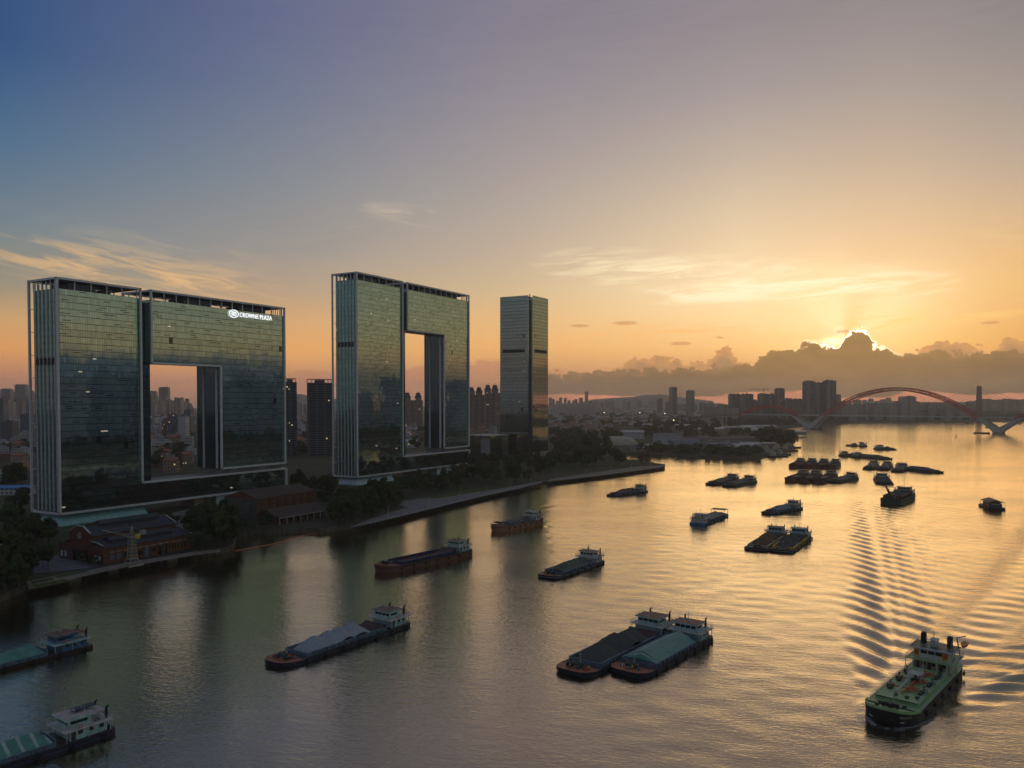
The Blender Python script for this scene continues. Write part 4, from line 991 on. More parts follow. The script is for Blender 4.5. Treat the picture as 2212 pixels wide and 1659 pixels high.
b7 = make_craft('cargo_barge', 'barge', 'low brown covered barge alone off the tip of the promenade point', 48, 9.5, .9, 'black', 'darkdeck', 'tarp', upper='white', group=MOV, tarp='hold', rib=False, ribs=5, bowl=5)
set_between(b7, (1316, 1072), (1398, 1060.5), L=48)
b8 = make_craft('cargo_barge', 'barge', 'blue hulled barge seen from astern under grey tarpaulins with a canopy at its bow', 50, 10.5, 1.0, 'blue', 'darkdeck', 'tarp', upper='white', roof='roofwhite', group=MOV, tarp='tarpg', ribs=7, canopy=True)
set_between(b8, (1561, 1113), (1493, 1139), L=50)
b9 = make_craft('cargo_barge', 'barge', 'grey tarpaulin covered barge above the pair of gravel barges', 44, 9.5, 1.0, 'black', 'darkdeck', 'tarp', upper='white', roof='roofwhite', group=MOV, tarp='tarpg', ribs=7)
set_between(b9, (1652, 1111), (1724, 1098), L=44)
b10 = make_craft('cargo_barge', 'barge', 'left barge of the gravel pair, brown sandy heaps and teal wheelhouse', 52, 12, .9, 'black', 'darkdeck', 'heap', upper='teal', group=MOV, bowl=3, round_=.3, coamc='cream')
set_between(b10, (1631, 1189.5), heading=-121, L=52)
load(b10, 'brown and grey gravel heaps in the left barge of the smaller pair', [(.60,0,4.2,1.0),(.42,.5,4.6,1.1),(.30,-.4,4.5,1.1)], 'sand', 4)
b11 = make_craft('cargo_barge', 'barge', 'right barge of the gravel pair, one round grey heap and a green wheelhouse', 52, 12, .9, 'black', 'darkdeck', 'heap', upper='teal', roof='roofwhite', group=MOV, bowl=3, round_=.3, coamc='yellow')
set_between(b11, (1686, 1193.5), heading=-121, L=52)
load(b11, 'single rounded grey gravel heap in the right barge of the smaller pair', [(.45,0,5.0,.75),(.70,0,3.6,1.0)], 'gravel2', 5)
b12 = make_craft('cargo_barge', 'barge', 'barge under plain teal tarpaulin with a bright blue two deck house', 55, 9.5, .9, 'hold', 'darkdeck', 'tarp', upper='blue', group=MOV, tarp='tarp', rib=False, ribs=11, ln=10)
a_ = R(-124.0); sp = G(180, 1396); b12.scale = (1, .95, .92); b12.location = (sp.x - math.cos(a_) * 1.0, sp.y - math.sin(a_) * 1.0, 0); b12.rotation_euler = (0, 0, a_)
b13 = make_craft('cargo_barge', 'barge', 'navy barge in the bottom corner with ribbed green cover and pale roofed aqua house', 52, 10, 1.3, 'navy', 'darkdeck', 'tarp', upper='aqua', roof='roofwhite', group=MOV, tarp='tarp', ribs=11, ln=9.5)
sp = G(222, 1577); a_ = R(-127); b13.scale = (1, .93, .9); b13.location = (sp.x - math.cos(a_) * 1.0, sp.y - math.sin(a_) * 1.0, 0); b13.rotation_euler = (0, 0, a_)
so = MB()
for k in range(2): so.box(5.2 - k * 2.6, 7.4 - k * 2.6, -2.2, .3, 7.1, 7.25)
so.each('solar_panel', P_['solar'], b13)
b14 = make_craft('sand_dredger', 'dredger', 'broad sand carrier with a discharge crane on its bow and a tall mast', 58, 15, 3.2, 'machine', 'machine', 'heap', upper='cream', roof='roofbrown', bowl=8, round_=.45, sheer=1.8, coam=2.2, crane=True, coamc='hold', lod=0)
set_between(b14, (1921, 1090), heading=-127, L=58)
load(b14, 'dark sand filling the hold of the crane carrier', [(.5,0,5.0,.35)], 'gravel2', 6, group=None)
mm = MB(); mm.tube((7, 0, 9), (7, 0, 20), .12, .06, 5); mm.bar((7, -1.2, 14), (7, 1.2, 14), .1); mm.build('radio_mast', P_['rail'], b14)

# far rafts: two kinds of hull, copied
FAR = 'barges moored in rafts on the far reach'
fr = make_craft('moored_barge', 'barge', 'rust hulled empty barge moored first on the left in the nearer raft of four', 56, 12, 2.8, 'rusthull', 'darkdeck', 'empty', upper='cream', group=FAR, lod=1, bowl=8, round_=.6, sheer=1.6, coam=1.2, coamc='hold')
fg = make_craft('moored_barge', 'barge', 'olive covered barge at the right end of the nearer raft of four', 56, 12.5, 1.3, 'machine', 'darkdeck', 'tarp', upper='cream', group=FAR, lod=1, tarp='tarpd', rib=False, ribs=5, bowl=5, coamc='tarpg')
set_between(fr, (1705, 1041), heading=-124, L=56); set_between(fg, (1797, 1043.5), heading=-132, L=56)
def more(src, bow, head, label, L=56, group=FAR):
    c = dup(src); c['label'] = label; c['group'] = group; set_between(c, bow, heading=head, L=L); return c
more(fr, (1734, 1042), -124, 'second rust hulled barge from the left in the nearer raft of four')
more(fr, (1764, 1043), -126, 'third rust hulled barge from the left in the nearer raft of four')
for k, (x, y) in enumerate([(1713, 1010.5), (1739, 1011), (1766, 1012), (1792, 1013)]):
    more(fr, (x, y), -119, ['leftmost', 'second', 'third', 'rightmost'][k] + ' dark barge in the farther raft of four')
more(fg, (1875, 1014.5), -121, 'left barge of the raft of three near the right side'); more(fg, (1907, 1015), -121, 'middle barge of the raft of three near the right side', L=50)
more(fg, (1937, 1020), -121, 'right barge of the raft of three, slightly nearer than its neighbours')
fh = make_craft('cargo_barge', 'barge', 'broad laden barge heading straight down river with a blue wheelhouse', 56, 15, .8, 'black', 'yellow', 'heap', upper='teal', roof='roofwhite', group=MOV, lod=1, bowl=2.5, round_=.25, coamc='hold')
set_between(fh, (1911, 1047), heading=-112, L=56); load(fh, 'flat dark load filling the broad barge with the blue wheelhouse', [(.5,0,4.6,.35)], 'gravel2', 8, step=1.6)
more(fg, (1536, 1047.5), -128, 'left barge of a dark covered pair rafted alone near mid river', L=54); more(fg, (1576, 1050.5), -129, 'right barge of a dark covered pair rafted alone near mid river', L=50)
more(fg, (1892, 990), -62, 'left of two dark barges rafted farther up river'); more(fg, (1925, 992.5), -60, 'right of two dark barges rafted farther up river')
more(fg, (2034, 1022), -68, 'olive laden barge crossing near the right edge with a tall mast', group=MOV)
wk = make_craft('work_boat', 'work boat', 'dark work boat with an awning roof, far up river left of the tug', 34, 11, 1.4, 'black', 'darkdeck', 'tarp', upper='white', lod=1, tarp='hold', rib=False, ribs=3, bowl=5, ln=12, hl=2.6)
set_between(wk, (1826, 963), heading=155, L=34)
wk2 = dup(wk); wk2['label'] = 'dark work boat with sloping stern far up river right of the other work boat'; set_between(wk2, (1938, 972), heading=-52, L=36)
wk3 = dup(wk); wk3['label'] = 'dark barge tied up off the wooded boatyard point'; wk3['category'] = 'barge'; set_between(wk3, (1704, 968), heading=-110, L=34)
# low ferry seen end on
fy = empty('house_boat', (0, 0, 0), 0, 'dark houseboat with a pitched roof chugging away at the right edge', 'houseboat')
m = MB(); m.loft(hull_mesh(24, 12, 1.2, 4, .5)); m.build('hull', P_['black'], fy)
m = MB(); m.box(3, 18, -4, 4, 1.2, 4.2); m.build('cabin', P_['machine'], fy)
m = MB(); m.loft([[(1, -5.4, 5.0), (1, 5.4, 5.0), (1, 0, 6.9)], [(19, -5.4, 5.0), (19, 5.4, 5.0), (19, 0, 6.9)]]); m.build('roof', P_['roofbrown'], fy)
for (x_, y_) in ((1.4, -5.2), (1.4, 5.2), (18.6, -5.2), (18.6, 5.2)):
    m = MB(); m.bar((x_, y_, 1.2), (x_, y_, 5.0), .22); m.build('awning_post', P_['rail'], fy)
m = MB(); m.tube((10, 0, 6.7), (10, 0, 9), .1, .06, 5); m.build('mast', P_['rail'], fy)
m = MB(); m.box(2.6, 2.95, -3.2, 3.0, 3.4, 3.9); m.each('window', P_['white'], fy)
p = G(2166, 1102); fy.location = (p.x - 4, p.y, 0); fy.rotation_euler = (0, 0, R(75))

# ------------------------------------------------------------------ the green decked tanker
def tanker():
    L, B, fb = 51.0, 12.2, 2.6
    t = empty('tanker', (0, 0, 0), 0, 'green decked tanker ship ploughing towards the viewer with red pipework on deck', 'tanker')
    h = MB(); h.loft(hull_mesh(L, B, fb, 7, .62, 1.1, 2.2), caps=False); h.build('hull', P_['black'], t)
    ol = outline(L, B, 7, .62)
    zf = lambda x: fb + .03 + 1.1 * max(0, (x - (L - 13)) / 13) ** 2 + .44 * max(0, (4 - x) / 4)
    d = MB()
    for (x_, y_), (x2, y2) in zip(ol, ol[1:]): d.face([(x_, -y_ + .1, zf(x_)), (x2, -y2 + .05, zf(x2)), (x2, y2 - .05, zf(x2)), (x_, y_ - .1, zf(x_))])
    d.build('deck', P_['greendeck'], t)
    tr = MB(); tr.box(13.2, L - 9, -B/2 + 1.25, B/2 - 1.25, fb, fb + .95); tr.build('trunk_deck', P_['greendeck'], t)
    tb = MB(); tb.bar((L - 9, -B/2 + 1.25, fb + 1.0), (L - 9, B/2 - 1.25, fb + 1.0), .18, .25); tb.bar((L - 5.0, -B/2 + .7, zf(L-5) + .12), (L - 5.0, B/2 - .7, zf(L-5) + .12), .2, .3); tb.build('breakwater', P_['machine'], t)
    rl = MB()
    for s in (-1, 1):
        y_ = s * (B/2 - .15); y3 = s * (B/2 - 1.35)
        for hh in (.5, 1.0): rl.bar((12, y_, fb + hh), (L - 8, y_, fb + hh), .06); rl.bar((13.2, y3, fb + .95 + hh), (L - 9, y3, fb + .95 + hh), .06)
        k = 12.0
        while k < L - 8: rl.bar((k, y_, fb), (k, y_, fb + 1.0), .07); rl.bar((k + .5, y3, fb + .9), (k + .5, y3, fb + 1.95), .07); k += 1.5
    rl.build('side_railing', P_['rail'], t)
    bl = MB(); 
    bo = [p_ for p_ in ol if p_[0] > L - 7.1]
    for s in (-1, 1):
        for (a, b_), (c, d_) in zip(bo, bo[1:]):
            za, zb_ = zf(a), zf(c)
            bl.loft([[(a, s*(b_ + .04), za - .2), (c, s*(d_ + .04), zb_ - .2), (c, s*(d_ + .04), zb_ + .45), (a, s*(b_ + .04), za + .45)], [(a, s*(b_ - .12), za - .2), (c, s*max(d_ - .12, 0), zb_ - .2), (c, s*max(d_ - .12, 0), zb_ + .45), (a, s*(b_ - .12), za + .45)]])
    bl.build('bulwark', P_['greendeck'], t)
    dz = fb + .95
    pp = MB(); pp.tube((16, 0, dz + .5), (L - 14, 0, dz + .5), .22, .22, 8); pp.tube((17, .8, dz + .4), (L - 16, .8, dz + .4), .16, .16, 8)
    for xx in (19, 26, 33.5):
        pp.tube((xx, -3.6, dz + .55), (xx, 3.6, dz + .55), .2, .2, 8); pp.tube((xx + 1.2, -.2, dz + .55), (xx + 1.2, 3.2, dz + .45), .14, .14, 8)
        pp.tube((xx, 0, dz + .5), (xx - 2.2, 2.4, dz + .5), .15, .15, 6)
    pp.build('red_pipework', P_['pipe'], t)
    lp = MB(); lp.tube((17, -1.0, dz + .9), (L - 12, -1.0, dz + .9), .24, .24, 8); lp.tube((17, -1.0, dz), (17, -1.0, dz + .9), .2, .2, 6); lp.build('pale_pipe', plain('pale green pipe', (.30,.42,.36), .5, 0, .15, 1, .2), t)
    k_ = 0
    for xx in (19, 26, 33.5):
        for s in (-1, 1):
            v = MB(); y_ = s * 3.9; v.box(xx - .8, xx + .9, y_ - .6, y_ + .6, dz, dz + .9); v.tube((xx - .3, y_, dz + .9), (xx - .3, y_, dz + 1.6), .12, .12, 6); v.torus((xx - .3, y_, dz + 1.6), (0, 0, 1), .35, .07, 8, 4)
            v.tube((xx + 1.5, y_ - s * .4, dz), (xx + 1.5, y_ - s * .4, dz + .7), .5, .45, 9); v.tube((xx - 1.6, y_, dz), (xx - 1.6, y_, dz + .55), .6, .6, 9); v.build('valve_station', P_['machine'], t)
    pf = MB(); pf.box(24.4, 27.4, -1.7, 1.7, dz + 2.3, dz + 2.45)
    for (x_, y_) in ((24.5, -1.6), (27.3, -1.6), (24.5, 1.6), (27.3, 1.6)): pf.bar((x_, y_, dz), (x_, y_, dz + 3.4), .12)
    for hh in (2.9, 3.4):
        for a, b_ in (((24.5,-1.6),(27.3,-1.6)),((27.3,-1.6),(27.3,1.6)),((27.3,1.6),(24.5,1.6)),((24.5,1.6),(24.5,-1.6))): pf.bar((*a, dz + hh), (*b_, dz + hh), .07)
    pf.bar((27.4, -1.2, dz + 2.3), (30.2, -1.2, dz), .5, .08); pf.build('hose_platform', P_['rail'], t)
    pl = MB(); pl.tube((25.8, 0, dz), (25.8, 0, dz + 2.3), .35, .3, 8); pl.box(25, 26.6, -.8, .8, dz, dz + 1.2); pl.build('crane_pedestal', P_['machine'], t)
    for (x_, y_) in ((38.5, -1.5), (38.8, 1.2), (37.5, 3.2), (15.5, 3.0)):
        hc = MB(); hc.box(x_, x_ + .9, y_, y_ + .8, dz, dz + .6); hc.build('hatch', P_['machine'], t)
    for (x_, y_) in ((L - 6.5, 2.2), (L - 6.3, -3.3), (L - 3.6, -3.2)):
        hc = MB(); hc.box(x_, x_ + .8, y_, y_ + .8, zf(x_) - .05, zf(x_) + .75); hc.build('hatch', P_['machine'], t)
    wl = MB(); z_ = zf(L - 4); wl.tube((L - 4.2, -1.5, z_ + .6), (L - 4.2, 1.5, z_ + .6), .5, .5, 9); wl.box(L - 4.9, L - 3.4, -.3, .3, z_ - .2, z_ + 1.1); wl.box(L - 4.8, L - 3.6, 1.5, 1.8, z_ - .2, z_ + 1); wl.box(L - 4.8, L - 3.6, -1.8, -1.5, z_ - .2, z_ + 1); wl.build('windlass', P_['black'], t)
    mt = MB(); mt.tube((L - 5.4, .4, z_ - .3), (L - 5.4, .4, z_ + 4.2), .13, .08, 6); mt.bar((L - 5.4, -.5, z_ + 3.2), (L - 5.4, 1.3, z_ + 3.2), .1); mt.box(L - 5.6, L - 5.2, .2, .6, z_ + 2.4, z_ + 2.8); mt.build('bow_mast', P_['rail'], t)
    for s in (-1, 1):
        an = MB(); an.bar((L - 2.0, s * 3.2, 2.3), (L - 1.2, s * 3.5, 1.2), .18, .18); an.bar((L - 1.0, s * 3.1, 1.1), (L - 1.5, s * 3.9, 1.3), .18, .18); an.build('anchor', P_['rail'], t)
    nm = MB()
    for k in range(6):
        y_ = 3.3 + k * .34; x_ = L - 7 + 7 * math.sin(math.acos(min(1, (y_ / (B/2)) ** (1/.62)))) + .12
        nm.bar((x_, y_, 2.75), (x_ - .12, y_ + .15, 2.25), .07, .12)
    nm.build('name_marks', P_['rail'], t)
    # stern house
    z0 = fb; hs = MB(); hs.box(3.0, 10.4, -4.6, 4.6, z0, z0 + 2.9); ho_ = hs.build('deckhouse', P_['cream'], t)
    g = MB()
    for k in range(3): g.box(10.38, 10.46, -3.9 + k * 2.9, -3.0 + k * 2.9, z0 + .2, z0 + 2.2)
    g.each('door', P_['darkdeck'], ho_)
    g = MB()
    for k in range(3): g.box(10.38, 10.46, -2.5 + k * 2.6, -1.6 + k * 2.6, z0 + 1.2, z0 + 2.1)
    g.each('window', P_['glass'], ho_)
    ga = MB(); ga.box(1.5, 13.0, -B/2 + .1, B/2 - .1, z0 + 2.9, z0 + 3.1); gal = ga.build('gallery', P_['greendeck'], t)
    r = MB(); cs = [(1.6, -B/2 + .2), (12.9, -B/2 + .2), (12.9, B/2 - .2), (1.6, B/2 - .2)]
    for a, b_ in zip(cs, cs[1:] + cs[:1]):
        for hh in (.5, 1.05): r.bar((*a, z0 + 3.1 + hh), (*b_, z0 + 3.1 + hh), .09)
        for k in range(8): f_ = k / 8; r.bar((a[0]+(b_[0]-a[0])*f_, a[1]+(b_[1]-a[1])*f_, z0 + 3.1), (a[0]+(b_[0]-a[0])*f_, a[1]+(b_[1]-a[1])*f_, z0 + 4.15), .08)
    for y_ in (-5.9, -4.2, -1.5, 1.8, 4.2, 5.9): r.bar((12.8, y_, fb), (12.8, y_, z0 + 2.9), .16)
    r.build('railing', P_['white'], gal)
    wh = MB(); wh.box(4.2, 10.6, -4.4, 4.4, z0 + 3.1, z0 + 5.7); who = wh.build('wheelhouse', P_['white'], t)
    g = MB()
    for k in range(3): g.box(10.58, 10.66, -2.7 + k * 1.85, -1.1 + k * 1.85, z0 + 4.35, z0 + 5.3)
    for s in (-1, 1): g.box(5.4, 6.6, s*4.4 - .04, s*4.4 + .04, z0 + 4.2, z0 + 5.1)
    g.each('window', P_['glass'], who)
    for y_ in (3.4, -3.7):
        rc = MB(); rc.box(10.6, 11.0, y_ - .45, y_ + .45, z0 + 4.0, z0 + 5.0); rc.build('life_raft_box', P_['redcan'], who)
    yv = MB(); yv.box(10.59, 10.64, -4.3, -3.1, z0 + 3.2, z0 + 5.6); yv.box(10.59, 10.64, 2.6, 4.3, z0 + 3.2, z0 + 5.6); yv.each('end_panel', P_['yellow'], who)
    rf = MB(); rf.box(3.4, 11.5, -5.6, 5.6, z0 + 5.7, z0 + 6.0); ro = rf.build('wheelhouse_roof', plain('lilac grey roof edge', (.42,.42,.46), .5), t)
    r2 = MB(); r2.box(3.6, 10.8, -5.4, 5.4, z0 + 6.0, z0 + 6.06); r2.build('roof_deck', P_['machine'], ro)
    r3 = MB()
    for s in (-1, 1):
        r3.bar((3.6, s*5.4, z0 + 6.9), (11.2, s*5.4, z0 + 6.9), .07)
        for k in range(6): r3.bar((3.6 + k*1.5, s*5.4, z0 + 6), (3.6 + k*1.5, s*5.4, z0 + 6.9), .07)
    r3.bar((11.2, -5.4, z0 + 6.9), (11.2, 5.4, z0 + 6.9), .07); r3.build('railing', P_['rail'], ro)
    for s in (-1, 1):
        fu = MB(); fu.box(4.6, 6.0, s*3.3 - .6, s*3.3 + .6, z0 + 6.06, z0 + 8.6); fu.box(4.8, 5.8, s*3.3 - .5, s*3.3 + .5, z0 + 8.6, z0 + 8.9); fu.build('funnel', P_['black'], t)
    sk_ = MB(); sk_.face([(6.2, -1.2, z0 + 8.0), (8.0, -1.2, z0 + 7.6), (8.0, 1.0, z0 + 7.6), (6.2, 1.0, z0 + 8.0)]); sk_.box(6.4, 7.9, -1.0, .8, z0 + 6.06, z0 + 7.5); sk_.build('skylight', P_['white'], t)
    dv = MB(); dv.bar((4.0, 5.6, z0 + 3.1), (4.6, 4.8, z0 + 8.6), .3); dv.bar((4.6, 4.8, z0 + 8.6), (4.0, 6.8, z0 + 9.4), .25); dv.bar((4.0, 6.8, z0 + 9.4), (4.0, 6.9, z0 + 7.4), .06); dv.build('boat_davit', P_['rail'], t)
    rb_ = MB(); rings = []
    for k in range(9):
        f_ = k / 8; x_ = 1.6 + 4.4 * f_; w_ = .95 * math.sin(math.pi * (.08 + .84 * f_)) ** .6
        rings.append([(x_, 6.6 - w_, z0 + 7.3), (x_, 6.6 - w_ * .6, z0 + 6.5), (x_, 6.6 + w_ * .6, z0 + 6.5), (x_, 6.6 + w_, z0 + 7.3), (x_, 6.6 + w_ * .6, z0 + 7.15), (x_, 6.6 - w_ * .6, z0 + 7.15)])
    rb_.loft(rings); lb_ = rb_.build('rescue_boat', P_['orange'], t)
    ms = MB(); ms.tube((8.4, 0, z0 + 6), (8.4, 0, z0 + 10.5), .12, .07, 6); ms.bar((8.4, -1.2, z0 + 8.6), (8.4, 1.2, z0 + 8.6), .09); ms.tube((9.6, 4.6, z0 + 6), (9.6, 4.6, z0 + 8.6), .06, .05, 5); ms.build('radar_mast', P_['rail'], t)
    fm = None
    for s in (-1, 1):
        for k in range(6):
            if fm is None:
                m = MB(); m.torus((0, 0, 0), (0, 1, 0), .5, .22, 10, 6); fm = m.mesh('fender', P_['tyre'], True)
            fo = link('tyre_fender', fm, t); fo.location = (3 + 7.4 * k, s * (B/2 + .24), 1.3)
    fs = MB(); fs.tube((.6, 0, fb), (.2, 0, fb + 3.4), .06, .04, 5); fs.face([(.3, 0, fb + 3.3), (-.8, .3, fb + 3.0), (-.8, .3, fb + 2.3), (.3, 0, fb + 2.6)]); fs.build('ensign', P_['redcan'], t)
    return t
tk = tanker()
tk.location = (121.1, 222.8, 0); tk.rotation_euler = (0, 0, R(-131.5))

# channel buoys and skiffs
def buoy():
    t = empty('channel_buoy', (0, 0, 0), 0, 'small dark channel buoy by the shore side pier of the bridge', 'buoy', 'channel buoys')
    m = MB(); m.tube((0,0,-.5), (0,0,.9), 1.5, 1.4, 10); m.build('float', P_['redcan'], t)
    m = MB(); m.tube((0,0,.9), (0,0,4.6), .9, .3, 6); m.build('tower', P_['black'], t)
    m = MB(); m.tube((0,0,4.6), (0,0,5.3), .35, .35, 6); m.build('lamp', P_['redcan'], t)
    return t
by = buoy(); by.location = G(1787, 940.5)
for q, lb_ in (((1903, 923), 'dark channel buoy under the middle of the big red arch'), ((2054.5, 926.5), 'dark channel buoy left of the right bridge pier, the farther one'), ((2065, 944), 'dark channel buoy left of the right bridge pier, the nearer one')):
    c = dup(by); c.location = G(*q); c['label'] = lb_
def small_boat(label):
    t = empty('small_boat', (0,0,0), 0, label, 'boat', 'small craft beyond the bridge')
    m = MB(); m.loft(hull_mesh(24, 6, 1.0, 5, .6)); m.build('hull', P_['black'], t)
    m = MB(); m.box(3, 10, -2, 2, 1, 4); m.box(5, 9, -1.6, 1.6, 4, 5.6); m.build('cabin', P_['cream'], t); return t
sb = small_boat('dark boat beyond the bridge just left of the right pier')
sb.location = G(2102, 916); sb.rotation_euler = (0, 0, R(170))
for q, a, lb_ in (((2172, 912.5), 175, 'boat seen through the top of the right bridge pier'), ((2155, 920.5), 165, 'boat seen low between the legs of the right bridge pier'), ((2128, 924), 10, 'boat just behind the left leg of the right bridge pier'), ((2207, 916), 175, 'boat beyond the bridge at the right edge')):
    c = dup(sb); c.location = G(*q); c.rotation_euler = (0, 0, R(a)); c['label'] = lb_

# ------------------------------------------------------------------ river front: brick halls, crane, paving
BRICK = plain('old red brick', (.13, .052, .036), .9, 0, .25, .8, .4, (.07,.035,.025), .2)
BRICK2 = plain('orange brown brick', (.17, .078, .042), .9, 0, .25, .6, .45, (.07,.04,.025), .2)
SLATE = plain('dark slate roof', (.040, .045, .055), .75, 0, .25, .5, .3, (.02,.022,.028), .3)
COPING = plain('pale green coping', (.36, .42, .38), .7, 0, .1, 1)
def frame_of(a, b):
    a = Vector((a[0], a[1])); b = Vector((b[0], b[1])); return a, math.atan2(b.y - a.y, b.x - a.x), (b - a).length
def gable(mb, x0, x1, y0, y1, z0, ze, zr, mi=0, mr=1, over=.5):
    """gabled block with its ridge along x; walls mi, roof mr"""
    yc = (y0 + y1) / 2
    mb.face([(x0,y0,z0),(x1,y0,z0),(x1,y0,ze),(x0,y0,ze)], mi); mb.face([(x1,y1,z0),(x0,y1,z0),(x0,y1,ze),(x1,y1,ze)], mi)
    mb.face([(x0,y1,z0),(x0,y0,z0),(x0,y0,ze),(x0,yc,zr),(x0,y1,ze)], mi); mb.face([(x1,y0,z0),(x1,y1,z0),(x1,y1,ze),(x1,yc,zr),(x1,y0,ze)], mi)
    for s, ya in ((1, y0), (-1, y1)):
        sl = (zr - ze) / (yc - ya); yo = ya - s * over; zo = ze - abs(sl) * over
        A = [(x0 - over, yo, zo), (x1 + over, yo, zo), (x1 + over, yc, zr), (x0 - over, yc, zr)]
        mb.loft([A, [(p[0], p[1], p[2] + .25) for p in A]], mr)
a, rz, L1 = frame_of(G(224.6, 1220, 3), G(414.6, 1184.5, 3))
W1 = (G(126.7, 1196.3, 3).xy - G(224.6, 1220, 3).xy).length
def brick_hall():
    t = empty('brick_warehouse', (a.x, a.y, 3), rz, 'red brick warehouse with slate roofs and a round emblem on its gable', 'warehouse')
    W = min(W1, 34.0); aw = W * .27
    m = MB(); m.box(0, L1, 0, aw, 0, 7.2); m.box(0, L1 * .97, W - aw, W, 0, 6.4); m.box(.2, L1 - 2, aw, W - aw, 0, 12.0)
    m.face([(.19, aw, 12), (.19, W/2, 15.2), (.19, W - aw, 12)]); m.face([(L1 - 1.98, W - aw, 12), (L1 - 1.98, W/2, 15.2), (L1 - 1.98, aw, 12)])
    m.build('brick_walls', BRICK2, t)
    fr = MB(); fr.box(-.4, -.02, 0, aw, 0, 8.3); fr.box(-.4, -.02, W - aw, W, 0, 7.6); fr.face([(-.7, W - aw, 0), (-.7, aw, 0), (-.7, aw, 13.2), (-.7, W*.5 - 2.5, 16.0), (-.7, W*.5 + 2.5, 16.0), (-.7, W - aw, 13.2)])
    fr.face([(-.1, aw, 0), (-.1, W - aw, 0), (-.1, W - aw, 13.2), (-.1, W*.5 + 2.5, 16.0), (-.1, W*.5 - 2.5, 16.0), (-.1, aw, 13.2)])
    fr.box(-.7, -.1, aw, aw + .3, 0, 13.1); fr.build('gable_front', BRICK, t)
    cp = MB(); pts = [(aw, 13.2), (W*.5 - 2.5, 16.0), (W*.5 + 2.5, 16.0), (W - aw, 13.2)]
    for p, q in zip(pts, pts[1:]): cp.bar((-.4, p[0], p[1] + .12), (-.4, q[0], q[1] + .12), .8, .25)
    cp.bar((-.2, 0, 8.45), (-.2, aw * .5, 9.4), .5, .2); cp.bar((-.2, aw * .5, 9.4), (-.2, aw, 9.7), .5, .2); cp.bar((L1 - 2, aw, 12.6), (L1 - 2, W/2, 15.6), .5, .3); cp.bar((L1, 0, 7.6), (L1, aw, 10.2), .5, .3); cp.each('coping', COPING, t)
    ro = MB()
    for (y0, z0, y1, z1, x1, e) in ((-.6, 7.1, aw, 10.0, L1, 1), (W + .6, 6.3, W - aw, 9.0, L1 * .97, -1)):
        A = [(0.0, y0, z0), (x1, y0, z0), (x1, y1, z1), (0.0, y1, z1)]; ro.loft([A, [(p[0], p[1], p[2] + .25) for p in A]])
    for (y0, y1) in ((aw - .7, W/2), (W - aw + .7, W/2)):
        A = [(-.05, y0, 11.8), (L1 - 1.5, y0, 11.8), (L1 - 1.5, y1, 15.3), (-.05, y1, 15.3)]; ro.loft([A, [(p[0], p[1], p[2] + .25) for p in A]])
    rr = ro.build('slate_roof', SLATE, t)
    mo = MB(); gable(mo, 8, L1 - 8, W/2 - 2.2, W/2 + 2.2, 14.6, 16.1, 17.4, 0, 0, .3); mo.build('ridge_lantern', SLATE, rr)
    mo = MB(); gable(mo, 5, L1 - 9, aw * .35, aw * .8, 8.4, 9.9, 11.0, 0, 0, .3); mo.build('ridge_lantern', SLATE, rr)
    em = MB(); em.torus((-.85, W * .5, 11.8), (1, 0, 0), 1.35, .12, 20, 5)
    pts = [(.7, -.9), (-.5, -.7), (.6, .2), (-.6, .2), (.1, 1.0)]
    for p, q in zip(pts, pts[1:]): em.bar((-.86, W*.5 - p[0], 11.8 + p[1]), (-.86, W*.5 - q[0], 11.8 + q[1]), .18)
    em.build('emblem', COPING, t)
    gl = P_['glass']
    for k in range(12):
        x_ = 3 + k * (L1 - 6) / 12
        big_ = k in (5, 7, 8)
        w_ = MB(); w_.box(x_, x_ + 2.6, -.06, -.01, (0.1 if big_ else 1.6), (4.6 if big_ else 3.9)); w_.build('door' if big_ else 'window', P_['darkblue'] if k in (0, 1, 5) else gl, t)
        w_ = MB(); w_.box(x_ - .2, x_ + 3.0, -.3, -.02, 4.9, 5.3); w_.build('lintel', BEIGE, t)
    for k in range(13):
        w_ = MB(); x_ = 1.8 + k * (L1 - 3.2) / 12.2; w_.box(x_, x_ + .7, -.4, -.003, 0, 7.0); w_.build('pilaster', BRICK2, t)
    for y_ in (aw + 2, W * .5 - 1.5, W - aw - 5):
        w_ = MB(); w_.box(-.78, -.705, y_, y_ + 3, .1, 5.2); w_.build('gate', gl, t)
    for y_ in (1.5, 4.5, W - 6, W - 3):
        w_ = MB(); w_.box(-.46, -.405, y_, y_ + 1.6, 1, 3.6); w_.build('window', P_['aqua'], t)
    return t
brick_hall()
